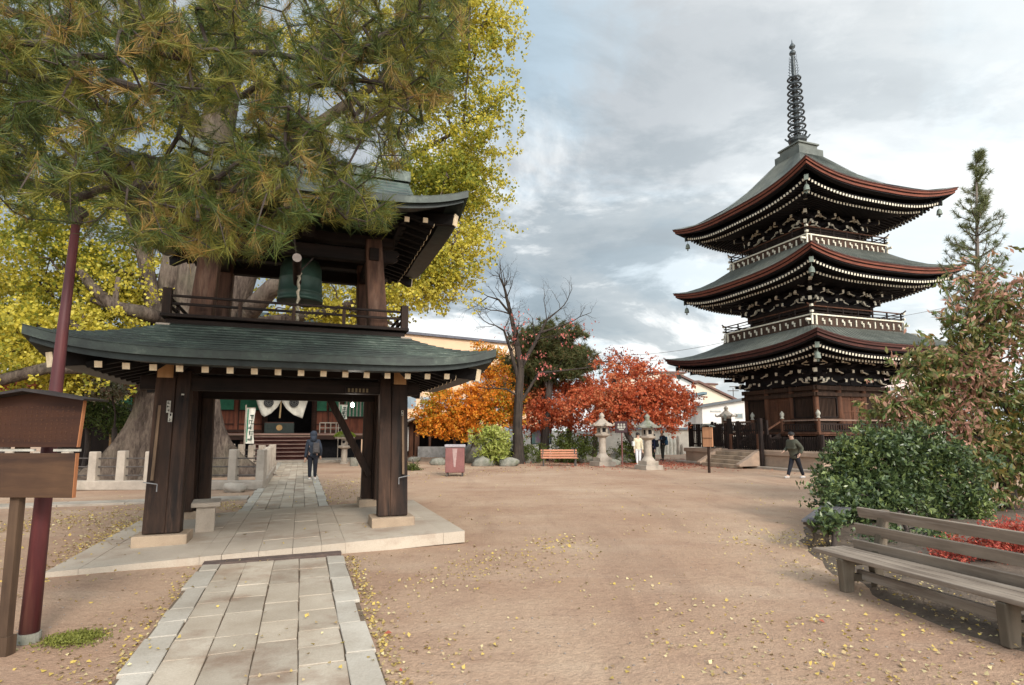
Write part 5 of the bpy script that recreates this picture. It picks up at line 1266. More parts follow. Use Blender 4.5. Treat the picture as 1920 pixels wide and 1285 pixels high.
# street lamps / antennas left of the pagoda
p = at(1378, 812, 70); an = thing('roof_antenna', 'thin roof antenna mast standing over the cream house', 'antenna', (p.x, 70, 0)); t = MB(); t.tube([(0, 0, 4), (0, 0, zz(1378, 728, 70))], .05, 6); t.build('mast', m_iron, an); t = MB(); q = zz(1378, 733, 70); t.box((0, 0, q), (1.3, .3, .08)); t.box((0, 0, q + .5), (.8, .3, .08)); t.build('crossbar', m_iron, an)
# beige hotel block
a = at(690, 812, 52); b = at(1010, 812, 62); a.z = b.z = 0
ho = thing('hotel_building', 'long beige hotel block with white roof lettering behind the orange maple', 'hotel', a, math.atan2(b.y - a.y, b.x - a.x)); L = (b - a).length; HH = at(765, 628, 54.2).z
m_beige = mat('beige_render', (.62, .42, .27), (.56, .38, .245), .35, .85, .08, 20)
t = MB(); t.box((L / 2 - 6, 5, HH / 2), (L + 12, 10, HH)); t.build('wall', m_beige, ho); t = MB(); t.box((L / 2 - 6, 5, HH + .12), (L + 12.6, 10.6, .24)); t.build('roof_edge', mat('slate_edge', (.12, .12, .14)), ho)
for k in range(10):
    for lv in range(3):
        if (k * .1 * L + 2) > L * .99: continue
        t = MB(); t.box((k * .1 * L + 2, -.02, 1.8 + lv * 2.7), (1.5, .08, 1.2)); w = t.build('window', mat('hotel_window_frame', (.45, .44, .42)), ho) if (k + lv) % 1 == 0 else None
        t = MB(); t.box((k * .1 * L + 2, -.07, 1.8 + lv * 2.7), (1.3, .03, 1.0)); t.build('pane', mat('blue_grey_glass', (.13, .17, .20), (.2, .25, .28), 1, .1, 0, spec=.6), w)
def text_mesh(name, s, size, m, parent, loc, rot, ext=.03, align='LEFT'):
    c = bpy.data.curves.new(name, 'FONT'); c.body = s; c.size = size; c.extrude = ext; c.align_x = align; c.offset = .012 * size
    o = bpy.data.objects.new(name, c); S.collection.objects.link(o); dg = bpy.context.evaluated_depsgraph_get(); me = bpy.data.meshes.new_from_object(o.evaluated_get(dg)); bpy.data.objects.remove(o)
    me.materials.clear(); me.materials.append(m); r = bpy.data.objects.new(name, me); S.collection.objects.link(r); r.parent = parent; r.location = loc; r.rotation_euler = rot; return r
x0 = atloc(ho, 889, 656, -.15); x1 = atloc(ho, 913, 653, -.15); m_let = mat('white_letters', (.80, .78, .72), (.75, .73, .68), 3, .6, 0)
text_mesh('roof_lettering', 'HOTEL', .62, m_let, ho, (x0[0], -.12, x0[1]), (R(90), 0, 0)); text_mesh('roof_lettering', 'DAY A', 1.05, m_let, ho, (x1[0], -.12, x1[1] - .35), (R(90), 0, 0))
# open shed left of the maple
sx_ = at(800, 812, 38).x; sd_ = thing('open_shed', 'low open-fronted shed with a grey sheet roof behind the red bin', 'shed', (sx_, 38, 0), .05)
q = lambda px, py: (at(px, py, 38).x - sx_, at(px, py, 38).z)
t = MB(); (x0, z0), (x1, z1), (x2, z2) = q(758, 797), q(788, 784), q(885, 797)
t.prism([(x0, z0), (x1, z1), (x2, z2), (x2, z2 + .12), (x1, z1 + .14), (x0, z0 + .12)], -1.4, 3, frame=lambda x, z, k: Vector((x, k, z))); t.build('roof', mat('grey_sheet_roof', (.40, .36, .33), (.28, .25, .23), 2, .7), sd_)
t = MB(); t.box(((q(766, 0)[0] + q(784, 0)[0]) / 2, 0, 1.2), (q(784, 0)[0] - q(766, 0)[0], .1, 1.6)); t.build('white_panel', m_whitew, sd_)
for px in (787, 797, 819, 861): t = MB(); t.box((q(px, 0)[0], 0, 1.3), (.14 if px > 800 else .3, .14, 2.6)); t.build('post', m_pwood, sd_)
t = MB(); t.box(((q(766, 0)[0] + q(882, 0)[0]) / 2, 2.4, 1.3), (q(882, 0)[0] - q(766, 0)[0], .1, 2.6)); t.build('back_wall', m_under, sd_)
t = MB(); t.box(((q(800, 0)[0] + q(882, 0)[0]) / 2, -.3, .35), (q(882, 0)[0] - q(800, 0)[0], .25, .7)); t.build('low_wall', mat('grey_block', (.33, .32, .31)), sd_)
p = G(775, 854); bb = thing('low_bar', 'low dark kerb bar lying on the ground left of the red bin', 'kerb bar', (p.x, p.y, 0)); t = MB(); t.beam((-1.2, .6, .35), (.6, -.2, .3), .09, .12); t.beam((-1.0, .5, 0), (-1.0, .5, .34), .08, .08); t.beam((.4, -.1, 0), (.4, -.1, .3), .08, .08); t.build('bar', m_pdark, bb)
# overhead wires
for i, (a, b) in enumerate((((1085, 668), (1420, 628)), ((1085, 676), (1420, 648)), ((1560, 612), (1850, 560)))):
    P0, P1 = at(*a, 70), at(*b, 66); w = MB(); w.tube([P0.lerp(P1, k / 12) - Vector((0, 0, (.8 if i < 2 else .3) * math.sin(math.pi * k / 12))) for k in range(13)], .022, 4); o = w.build('overhead_wire', m_iron)
    tag(o, ['upper overhead wire crossing the cloudy sky left of the pagoda', 'lower overhead wire crossing the cloudy sky left of the pagoda', 'overhead wire crossing the sky right of the pagoda'][i], 'wire')

# ------------------------------------------------------------------ middle trees
m_mo = leafmat('orange_maple_leaves', [(.64, .19, .022), (.78, .27, .03), (.70, .34, .04), (.55, .14, .02)], .42, patch=((.40, .33, .04), .35, .52))
m_mr = leafmat('red_maple_leaves', [(.50, .105, .045), (.62, .165, .065), (.42, .08, .04), (.64, .23, .10)], .42, patch=((.60, .24, .11), .4, .56))
def maple(label, px, base, Y, ells, m, seed, lean=0, per=75, H=2.2, r0=.24):
    b = at(px, base, Y); loc = (b.x, Y, 0); return round_tree('maple_tree', label, 'maple tree', loc, 5, ells, per * 1.25, .125, m, seed, m_bark_dark, [(0, 0, -.1), (lean * .4, 0, H * .35), (lean * .8, .1, H * .7), (lean, 0, H)], [r0, r0 * .8, r0 * .65, r0 * .5], .62, .016, .8, flatz=.32, droop=-.15, sprig=(7, .62, .05, .82))
maple('orange maple with golden lower boughs behind the red bin', 888, 866, 31, [ell(850, 745, 31, 60, 34, 30), ell(815, 778, 30.5, 32, 20, 14), ell(905, 770, 31, 50, 40, 26), ell(925, 715, 32, 34, 36, 18), ell(862, 800, 30.5, 50, 20, 16), ell(800, 765, 30.5, 20, 14, 6), ell(940, 790, 31, 30, 25, 10), ell(870, 775, 30.5, 60, 30, 24), ell(835, 800, 30.5, 34, 16, 10), ell(915, 745, 31, 50, 30, 18), ell(955, 760, 31, 24, 20, 8)], m_mo, 21, .1, 110)
maple('taller orange-red maple top rising behind the eave tip of the bell tower', 925, 850, 36, [ell(925, 680, 36, 26, 30, 16), ell(905, 660, 36, 20, 14, 8), ell(955, 700, 36, 20, 20, 8), ell(890, 700, 36, 20, 20, 6)], m_mo, 22, 0, 75, 3.5)
maple('broad red maple with a dark leaning trunk spreading over the two stone lanterns', 1212, 862, 30, [ell(1190, 730, 30, 90, 36, 44), ell(1250, 760, 29.5, 44, 26, 20), ell(1120, 760, 30, 70, 30, 30), ell(1170, 690, 31, 50, 22, 18), ell(1205, 778, 29.5, 56, 12, 14), ell(1282, 772, 29, 14, 10, 4), ell(1268, 796, 29, 14, 6, 3), ell(1225, 735, 30, 50, 24, 18), ell(1150, 785, 30, 50, 16, 14), ell(1180, 755, 29.5, 80, 24, 26), ell(1245, 785, 29.5, 34, 9, 8), ell(1275, 750, 29.5, 20, 14, 6)], m_mr, 23, -1.2, 100)
maple('red maple with lower coral boughs over the map board', 1060, 850, 34, [ell(1050, 750, 34, 44, 40, 22), ell(1020, 785, 33, 36, 24, 14), ell(1085, 790, 34, 40, 20, 12), ell(1095, 720, 35, 50, 26, 16), ell(985, 800, 33, 18, 16, 5), ell(1040, 770, 33, 50, 26, 20), ell(1075, 725, 34, 50, 24, 18), ell(1010, 755, 33, 26, 20, 8), ell(1110, 755, 33, 30, 24, 10)], m_mr, 24, .4, 95, 3.0)
maple('small dark red maple behind with sparse twigs', 1115, 850, 39, [ell(1140, 672, 39, 60, 14, 14), ell(1090, 690, 39, 40, 16, 10), ell(1215, 690, 39, 40, 14, 8)], leafmat('dark_red_leaves', [(.26, .07, .05), (.34, .10, .07)], .3), 25, .2, 45, 4.0, .2)
# dark pine behind the bare tree
p = at(1020, 860, 33); pn = thing('dark_pine', 'dark bronze-green pine standing behind the bare tree', 'pine tree', (p.x, 33, 0))
rg = np.random.default_rng(31); CC = clumps([ell(1045, 635, 33, 46, 34, 42), ell(1040, 685, 33, 76, 34, 56), ell(1000, 640, 33, 30, 26, 24), ell(990, 720, 35, 44, 26, 34), ell(1000, 745, 35, 34, 20, 18), ell(1075, 665, 36, 36, 16, 20), ell(970, 680, 36, 30, 20, 16)], 0, rg, .1) - np.array([p.x, 33, 0])
t = MB(); grow(t, [(0, 0, 0), (.1, 0, 2), (.3, 0, 4), (.6, 0, 5.5)], [.28, .24, .2, .12], [tuple(c) for c in CC], .02); t.build('trunk', m_bark_dark, pn)
m_pned = leafmat('dark_pine_needles', [(.075, .095, .030), (.11, .115, .040), (.055, .075, .03), (.19, .12, .05)], .25)
TP, ix = spray(CC, 13, .8, rg, .35); D_ = unit(rg.normal(size=TP.shape) + [0, 0, .8]); needles('needles', TP, D_, m_pned, rg, 34, .34, .028, .9, pn)
# bare tree
bt_ = thing('bare_tree', 'tall nearly bare tree with dark forked branches between the orange and red maples', 'tree', (at(972, 866, 30).x, 30.0, 0)); O_ = bt_.location
t = MB(); rb = random.Random(12)
def twig(m, p, d, L, r, depth):
    pts = [p]; rs = [r]; q = p; dd = d.copy(); n = 4
    for k in range(n):
        dd = (dd + Vector([rb.gauss(0, .17) for _ in range(3)]) + Vector((0, 0, .05))).normalized(); q = q + dd * L / n; pts.append(q); rs.append(r * (1 - .55 * (k + 1) / n))
        if depth > 0 and (k > 0 or depth < 2):
            for _ in range(1 if rb.random() < .75 else 2):
                ax_ = Vector([rb.gauss(0, 1) for _ in range(3)]); e = (dd + (ax_ - dd * ax_.dot(dd)).normalized() * rb.uniform(.6, 1.1)).normalized(); twig(m, q, e, L * rb.uniform(.42, .68), rs[-1] * .62, depth - 1)
    m.tube(pts, rs, 6 if r > .03 else 4, 0, cap=False); ends.append(q)
ends = []
def bl(pts, rads, dep=2, L=1.3):
    P = [at(px, py, 30 + dy) - O_ for px, py, dy in pts]; t.tube(P, rads, 9)
    for i in range(1, len(P)):
        d = (P[i] - P[i - 1]).normalized()
        for k in range(2): ax_ = Vector([rb.gauss(0, 1) for _ in range(3)]); e = (d * .7 + (ax_ - d * ax_.dot(d)).normalized() * .9).normalized(); twig(t, P[i], e, L * rb.uniform(.6, 1.2), max(.018, rads[i] * .4), dep)
    twig(t, P[-1], (P[-1] - P[-2]).normalized(), L, rads[-1], dep)
t.tube([at(px, py, 30) - O_ for px, py in ((971, 870), (972, 850), (970, 800), (973, 740), (976, 690))], [.42, .30, .25, .23, .20], 12)
bl([(976, 690, 0), (968, 640, 0), (958, 590, 0), (950, 560, 0)], [.19, .15, .11, .08]); bl([(958, 590, 0), (935, 562, .2), (915, 556, .3)], [.07, .055, .03]); bl([(950, 560, 0), (945, 535, 0)], [.06, .03])
bl([(974, 720, 0), (958, 660, -.2), (945, 620, -.3), (928, 610, -.3)], [.13, .09, .06, .03]); bl([(976, 690, 0), (1005, 640, .3), (1025, 600, .4), (1050, 580, .4)], [.13, .09, .06, .03]); bl([(1010, 625, .3), (1040, 615, .4), (1068, 605, .4)], [.07, .05, .03]); bl([(976, 745, 0), (950, 730, -.3), (925, 728, -.4)], [.07, .05, .03], 1, .8); bl([(973, 760, 0), (1010, 700, .4), (1100, 690, .8)], [.1, .07, .03], 1, .9)
t.build('trunk', wood('bare_tree_bark', (.065, .05, .04), (.022, .018, .016), 'z', .95, 9, 0, .9), bt_)
E_ = np.array([tuple(e) for e in ends]); rg = np.random.default_rng(8); sel = E_[(E_[:, 2] < 7.8) & (E_[:, 0] > -1.5)]; Q, _i = spray(sel, .7, .35, rg); leaves('pink_leaves', Q, .16, leafmat('pink_leaves', [(.50, .14, .12), (.58, .20, .16), (.42, .10, .09)], .35), rg, .6, dirs=np.tile([0, 0, -1.0], (len(Q), 1)), parent=bt_)
Q, _i = spray(np.array([tuple(at(px, py, 29.6) - O_) for px, py in ((1015, 665), (1020, 685), (1016, 700), (985, 668))]), 12, .35, rg); leaves('pink_leaf_clusters', Q, .17, bpy.data.materials['pink_leaves'], rg, .6, dirs=np.tile([0, 0, -1.0], (len(Q), 1)), parent=bt_)
# shrubs and hedges
m_yg = leafmat('yellow_green_leaves', [(.34, .38, .07), (.42, .44, .12), (.26, .32, .05), (.50, .48, .18)], .3)
m_hed = leafmat('hedge_leaves', [(.075, .105, .02), (.11, .14, .03), (.06, .085, .018), (.14, .14, .03)], .25)
def shrub(name, label, px, base, Y, rx, rz, n, per, size, m, seed, asp=.5, rad=.4, group=None, hh=None):
    b = at(px, base, Y); loc = (b.x, Y, 0); k = Y / FOC; return round_tree(name, label, 'shrub', loc, 1.2, [(b.x, Y, (hh or rz * k * .9), rx * k, min(rx * k, 1.6), rz * k, n)], per, size, m, seed, m_bark_dark, rad=rad, rtip=.008, aspect=asp, group=group, droop=.2, flatz=.8, sprig=(5, rad * .8, rad * .12, .2))
shrub('variegated_shrub', 'bright yellow-green variegated shrub left of the bare tree trunk', 926, 862, 28.5, 32, 34, 60, 55, .20, m_yg, 41, .35, .35, hh=1.1)
shrub('round_hedge', 'wide clipped green hedge behind the slatted bench', 1075, 868, 31.5, 48, 30, 80, 90, .10, m_hed, 42, .6, .45, hh=.75)
shrub('low_green_shrub', 'low dark green shrub under the leaning maple trunk', 1178, 862, 31, 36, 22, 40, 80, .10, m_hed, 43, .6, .4, hh=.45)
shrub('olive_shrub', 'olive shrub at the foot of the bare tree beside the bench', 1000, 866, 30.6, 24, 18, 24, 70, .10, m_hed, 44, .6, .35, hh=.4)
shrub('dark_shrub', 'dark shrub right of the variegated shrub behind the trunk', 960, 858, 31.5, 26, 26, 26, 70, .12, m_shrubg, 45, .6, .4, hh=.7)
shrub('fern_clump', 'small green fern clump left of the red bin', 774, 872, 24.5, 14, 8, 12, 60, .09, m_hed, 46, .4, .2, hh=.12)

# ------------------------------------------------------------------ right foreground: benches, shrub, trees
m_bw = wood('weathered_grey_bench_wood', (.37, .30, .235), (.17, .13, .10), 'x', .8, 9, .2, .7, pale=(.50, .44, .38))
m_bl = wood('mossy_bench_leg', (.185, .145, .105), (.09, .072, .052), 'z', .9, 6, .1, .5)
wb_ = thing('wooden_bench', 'long weathered grey wooden bench with a three-plank back in the right foreground', 'bench', (3.233, 6.239, 0), math.atan2(-.971, .24))
for k in range(3): t = MB(); t.box((1.24, .075 + .137 * k, .355 + random.uniform(-.003, .003)), (2.52, .13, .042)); t.build('seat_plank', m_bw, wb_, bevel=.008)
for i, (z, y) in enumerate(((.742, .555), (.575, .51), (.41, .465))):
    t = MB(); t.box((1.29, y, z), (2.46, .028, .112), Rx(.26)); t.build('back_plank', m_bw, wb_, bevel=.006)
for x in (.34, 1.86):
    t = MB(); t.prism([(.02, 0), (.13, 0), (.17, .33), (-.0, .33)], x - .038, x + .038, frame=lambda y, z, k: Vector((k, y, z))); t.build('front_leg', m_bl, wb_, bevel=.01)
    t = MB(); t.prism([(.42, 0), (.53, 0), (.50, .33), (.56, .34), (.62, .80), (.55, .80), (.45, .36), (.38, .33)], x - .04, x + .04, frame=lambda y, z, k: Vector((k, y + (.02 if z > .5 else 0), z))); t.build('back_leg', m_bl, wb_, bevel=.01)
    t = MB(); t.box((x, .27, .30), (.07, .44, .07)); t.box((x, .27, .14), (.05, .4, .07)); t.build('cross_piece', m_bl, wb_)
t = MB(); t.box((1.10, .27, .16), (1.6, .05, .09)); t.build('stretcher', m_bw, wb_, bevel=.006)
ib = thing('iron_leg_bench', 'dark backless bench with curved iron legs tucked behind the shrub and the wooden bench', 'bench', (4.10, 8.05, 0), -.62)
for k in range(3): t = MB(); t.box((.0 + .15 * k, 1.0, .375), (.14, 1.95, .035)); t.build('seat_plank', mat('dark_grey_plank', (.13, .12, .125), (.08, .075, .08), 6, .5, .2, 40, st=(6, .3, 6)) if k == 0 else bpy.data.materials['dark_grey_plank'], ib, bevel=.006)
for y in (.12, 1.7):
    t = MB()
    for s in (-1, 1): t.tube([(.15 + s * .19, y, .35), (.15 + s * .10, y, .26), (.15 + s * .065, y, .15), (.15 + s * .11, y, .0)], [.026, .028, .026, .026], 8)
    t.box((.15, y, .335), (.42, .05, .04)); t.box((.15, y, .17), (.12, .04, .05)); t.build('curved_leg', mat('brown_cast_iron', (.10, .075, .05), (.06, .045, .03), 5, .6) if y < 1 else bpy.data.materials['brown_cast_iron'], ib)
# broadleaf shrub
m_cam = leafmat('glossy_green_leaves', [(.050, .080, .032), (.095, .135, .046), (.040, .065, .032), (.17, .22, .07), (.070, .105, .042)], .28, rough=.36, spec=.5, patch=((.19, .23, .065), 1.1, .60))
YS = 10.2
gs_ = round_tree('evergreen_shrub', 'large glossy dark green evergreen shrub behind the wooden bench', 'shrub', (at(1680, 950, YS).x, YS, 0), 1.6,
    [ell(1660, 888, YS, 112, 70, 150, .95), ell(1592, 885, YS, 54, 50, 50, .7), ell(1750, 880, YS, 90, 70, 80, .8), ell(1625, 838, YS, 56, 30, 36, .6), ell(1690, 828, YS, 60, 26, 34, .6), ell(1568, 930, YS - .5, 32, 30, 20, .4), ell(1640, 945, YS - .4, 90, 40, 60, .5), ell(1800, 930, YS, 60, 50, 40, .6)],
    44, .098, m_cam, 51, m_bark_dark, rad=.26, rtip=.007, aspect=.42, droop=.3, flatz=.9, sprig=(4, .26, .022, .1))
shrub('bench_sprig', 'small leafy sprig lying over the dark iron-leg bench', 1560, 1000, 7.9, 26, 16, 16, 26, .10, m_cam, 52, .45, .12, hh=.40)
# pink and green leaved tree
m_pg = leafmat('turning_pink_green_leaves', [(.085, .13, .035), (.13, .18, .05), (.19, .21, .06), (.26, .19, .07), (.10, .15, .045), (.45, .24, .06)], .38, rough=.45, spec=.3, patch=((.50, .26, .19), .75, .53))
YT = 11.6
tp = at(1895, 955, YT)
tt = thing('turning_tree', 'leafy tree with drooping pink tipped and green leaves at the right edge', 'tree', (tp.x, YT, 0)); rg = np.random.default_rng(61)
elt = [ell(1850, 620, YT, 80, 60, 70, .9), ell(1900, 560, YT, 60, 60, 50, .8), ell(1800, 700, YT, 110, 55, 110, .9), ell(1740, 760, YT, 76, 34, 60, .7), ell(1700, 765, YT, 60, 24, 30, .5), ell(1850, 780, YT, 100, 60, 100, .9), ell(1880, 860, YT, 80, 60, 70, .8), ell(1800, 850, YT - .3, 60, 40, 34, .5), ell(1950, 700, YT, 60, 130, 70, .8), ell(1760, 680, YT, 50, 24, 26, .5), ell(1830, 530, YT, 30, 24, 14, .4), ell(1720, 690, YT, 18, 12, 6, .3), ell(1668, 765, YT, 16, 12, 6, .2), ell(2000, 850, YT, 70, 90, 40, .8), ell(1830, 930, YT, 60, 20, 18, .5)]
CC = clumps(elt, 0, rg, .2) - np.array(tt.location)
t = MB(); grow(t, [(0, 0, -.1), (-.03, 0, .5), (.02, 0, .95), (.0, .05, 1.5)], [.17, .14, .125, .10], [tuple(c) for c in CC], .0075, sag=-.04); t.build('trunk', m_bark_dark, tt, smooth=True)
PT, dr_ = sprigs(CC, .42, 3, 10, .38, .02, rg, .3); leaves('crown', PT, .145, m_pg, rg, .38, dirs=dr_ * .9 - np.array([0, 0, .75]), spread=.55, parent=tt, fold=.08)
# young conifer spire
YC = 15.5; cp = at(1850, 880, YC); cf = thing('young_pine_spire', 'slender young pine spire with tufted needles rising over the pink-green tree', 'pine tree', (cp.x, YC, 0)); ztop = at(1830, 285, YC).z; xt = at(1830, 285, YC).x - cp.x
rg = np.random.default_rng(71); t = MB(); tr = [(0, 0, 0), (.02, 0, 2), (0, 0, 4), (xt * .5, 0, 6.3), (xt, 0, ztop)]; t.tube(tr, [.12, .10, .075, .05, .012], 8)
tips = []; dirs = []; z = 2.2
while z < ztop - .1:
    f = (ztop - z) / (ztop - 2.2); x0 = np.interp(z, [p[2] for p in tr], [p[0] for p in tr]); Rr = .15 + 1.55 * f ** .85 * (1 if f < .75 else (1 - f) * 4 * .9 + .1)
    for k in range(4 if f > .2 else 3):
        a = rg.uniform(0, 6.283); L = Rr * rg.uniform(.55, 1.1); d = np.array([math.cos(a), math.sin(a), .55]); p0 = Vector((x0, 0, z)); p1 = p0 + Vector(d) * L * .6; p2 = p1 + Vector((d[0] * .3, d[1] * .3, .55)) * L * .5
        t.tube([p0, p1, p2], [.02, .014, .008], 4, cap=False)
        for q, dd in ((p2, (d[0] * .3, d[1] * .3, 1)), (p1, (d[0], d[1], .6)), (p0.lerp(p1, .55), (d[0], d[1], .8)), (p1.lerp(p2, .5) + Vector(rg.normal(size=3) * .08), (d[0], d[1], 1))): tips.append(tuple(q)); dirs.append(dd)
    z += .19 + .05 * f
tips += [(xt, 0, ztop), (xt, 0, ztop - .15)]; dirs += [(0, 0, 1), (0, 0, 1)]
t.build('trunk', m_bark, cf)
m_cneed = leafmat('blue_green_needles', [(.12, .14, .06), (.17, .18, .07), (.085, .11, .05), (.20, .20, .08)], .2)
needles('needles', np.array(tips, float), unit(np.array(dirs, float)), m_cneed, rg, 40, .17, .009, .8, cf)
# red nandina behind the bench
m_nan = leafmat('scarlet_leaves', [(.48, .075, .055), (.58, .14, .09), (.36, .05, .045), (.52, .20, .12)], .35)
round_tree('scarlet_shrub', 'low scarlet-leaved shrub behind the wooden bench back', 'shrub', (at(1850, 1000, 6.9).x, 6.9, 0), .5, [ell(1850, 1035, 6.9, 90, 42, 90, .6), ell(1900, 1020, 6.7, 60, 34, 50, .5), ell(1760, 1060, 7.1, 40, 26, 20, .3)], 46, .05, m_nan, 81, m_bark_dark, rad=.12, rtip=.004, aspect=.35, droop=.5, flatz=1)
shrub('ground_sprigs', 'low green sprigs under the evergreen shrub seen between the bench planks', 1700, 1040, 8.2, 70, 18, 30, 30, .08, m_cam, 83, .45, .16, hh=.16)
# damp planting soil under the bench
m_soil = mat('damp_planting_soil', (.15, .11, .08), (.08, .06, .045), 5, .95, .7, 25, .03, dirt=((.24, .18, .13), 3, .6, .7))
t = MB(); pts = [G(1560, 1075), G(1640, 1120), G(1760, 1165), G(1860, 1200), G(1990, 1255)]; back = [Vector((8, 4.5, 0)), Vector((13, 9, 0)), Vector((12.5, 13.6, 0)), Vector((8.2, 13.2, 0)), Vector((5.9, 11.2, 0)), Vector((4.2, 8.6, 0))]
poly = pts + back; ce = sum(poly, Vector()) / len(poly); vs = []; K = 60; ring = []
for i in range(len(poly)):
    for k in range(6): p_ = poly[i].lerp(poly[(i + 1) % len(poly)], k / 6); ring.append(p_ + Vector((noise.noise(p_ * 1.5), noise.noise(p_ * 1.5 + Vector((9, 0, 0))), 0)) * .22)
m_ = len(ring)
for j, (s_, zz_) in enumerate(((1.0, -.005), (.96, .026), (.8, .05), (.5, .08), (0.01, .1))):
    for p_ in ring: q = ce.lerp(p_, s_); vs.append((q.x, q.y, zz_ + (.02 * noise.noise(q * 3) if j else 0) + (gz(q.x, q.y) if j < 2 else .015)))
t.add(vs, [(j * m_ + i, j * m_ + (i + 1) % m_, (j + 1) * m_ + (i + 1) % m_, (j + 1) * m_ + i) for j in range(4) for i in range(m_)]); tag(t.build('planting_bed', m_soil, smooth=True), kind='structure')

# ------------------------------------------------------------------ left foreground: signboard and prop pole
sg = thing('wooden_signboard', 'two-board brown wooden signboard with a shallow dark roof at the left edge', 'signboard', (-3.57, 4.25, 0), -.04)
m_sb = wood('brown_sign_board', (.055, .021, .010), (.024, .010, .007), 'x', .7, 7, .1, .3); m_sb2 = wood('lighter_sign_board', (.095, .050, .026), (.032, .017, .012), 'x', .75, 6, .1, .4)
m_edge = wood('orange_board_edge', (.36, .15, .06), (.25, .10, .045), 'z', .7, 10, 0, .1)
t = MB(); t.prism([(-.36, 1.495), (.345, 1.495), (.368, 1.845), (0, 1.90), (-.38, 1.845)], -.012, .012, frame=lambda x, z, k: Vector((x, k, z))); ub = t.build('upper_board', m_sb, sg)
t = MB(); t.prism([(.346, 1.495), (.353, 1.495), (.376, 1.84), (.369, 1.84)], -.013, .013, frame=lambda x, z, k: Vector((x, k, z))); t.build('board_edge', m_edge, ub)
t = MB(); t.box((0, 0, 1.288), (.68, .026, .325)); lb = t.build('lower_board', m_sb2, sg, bevel=.004)
t = MB(); t.box((.344, .003, 1.288), (.006, .028, .325)); t.build('board_edge', m_edge, lb)
t = MB(); t.box((-.18, .02, 1.472), (.36, .02, .018)); t.box((.25, .02, 1.472), (.2, .02, .018)); t.build('pale_batten', m_paper, sg)
rr = random.Random(9); t = MB()
for c_ in range(16):
    for r_ in range(9):
        x = -.30 + c_ * .04; z = 1.79 - r_ * .031
        for k in range(rr.randint(2, 3)):
            if rr.random() < .5: t.box((x + rr.uniform(-.004, .004), -.0135, z + rr.uniform(-.009, .009)), (.018, .002, .0022))
            else: t.box((x + rr.uniform(-.007, .007), -.0135, z), (.0022, .002, .018))
t.build('faded_writing', mat('faded_ink', (.085, .040, .022), (.06, .028, .016), 9, .8, 0), ub)
m_srf = mat('blackened_roof_board', (.035, .028, .026), (.02, .016, .015), 6, .6, .3, 40)
t = MB(); t.prism([(-.46, 1.835), (0, 1.905), (.46, 1.835), (.47, 1.848), (0, 1.925), (-.47, 1.848)], -.13, .11, frame=lambda x, z, k: Vector((x, k, z))); t.build('roof', m_srf, sg)
for x in (-.13,): t = MB(); t.beam((x, .055, 0), (x, .055, 1.8), .072, .055, up=(0, 1, 0)); t.box((x, .055, .06), (.11, .08, .14), I3, 0); t.build('post', wood('sign_post', (.10, .06, .036), (.05, .03, .02), 'z', .8), sg)
pp = thing('prop_pole', 'tall dark red prop pole standing behind the signboard and holding up the pine bough', 'pole', (-3.73, 4.56, 0))
m_pole = wood('worn_dark_red_paint', (.115, .030, .030), (.045, .018, .020), 'z', .5, 5, 0, .3, pale=(.22, .10, .07))
t = MB(); t.tube([(0, 0, 0), (.015, .01, 1.2), (.03, .03, 2.4), (.05, .05, 3.40)], [.066, .056, .040, .030], 18); t.build('pole', m_pole, pp, smooth=True)
t = MB(); t.tube([(0, 0, 0), (0, 0, .07)], [.08, .078], 18); t.build('concrete_foot', m_granite_dk, pp); t = MB(); t.tube([(-.0, .05, 3.40), (.12, .05, 3.46)], .04, 10); t.tube([(.05, .05, 3.36), (.05, .05, 3.50)], .045, 12); t.build('padded_head', m_bark_dark, pp)
rg = np.random.default_rng(14); q = np.c_[rg.normal(size=(2600, 2)) * [.10, .085], np.zeros(2600)]; gm = G(138, 1200); q[:, 2] = .015 + gz(gm.x, gm.y) + .02 * np.exp(-(q[:, 0] ** 2 + q[:, 1] ** 2) * 40)
tag(leaves('moss_patch', q + [gm.x, gm.y, 0], .022, leafmat('ground_moss', [(.16, .17, .03), (.22, .22, .05), (.12, .13, .03)], .2), rg, .5, flat=.0), kind='stuff')

# ------------------------------------------------------------------ the overhanging pine
pine = thing('overhanging_pine', 'long-needled pine whose dense green and bronze boughs hang over the upper left', 'pine tree', (-7.2, 4.6, 0)); PO = Vector(pine.location)
m_pn = leafmat('long_pine_needles', [(.030, .055, .014), (.050, .082, .018), (.085, .115, .024), (.12, .13, .028), (.04, .07, .022)], .32, rough=.5, spec=.25)
m_po = leafmat('olive_pine_needles', [(.10, .115, .022), (.17, .17, .032), (.25, .22, .045), (.13, .135, .026)], .35, rough=.5)
m_pb = leafmat('bronze_pine_needles', [(.25, .155, .04), (.33, .20, .055), (.20, .14, .045), (.18, .17, .045)], .3)
rg = np.random.default_rng(77)
outline = [(-60, -80), (900, -80), (870, 30), (850, 100), (848, 170), (800, 200), (775, 260), (745, 300), (745, 370), (735, 420), (680, 415), (620, 385), (560, 410), (525, 440), (470, 470), (400, 455), (330, 470), (250, 440), (200, 440), (130, 400), (60, 400), (-60, 420)]
def inside(x, y, P):
    c = False; j = len(P) - 1
    for i in range(len(P)):
        if (P[i][1] > y) != (P[j][1] > y) and x < (P[j][0] - P[i][0]) * (y - P[i][1]) / (P[j][1] - P[i][1]) + P[i][0]: c = not c
        j = i
    return c
tg = []
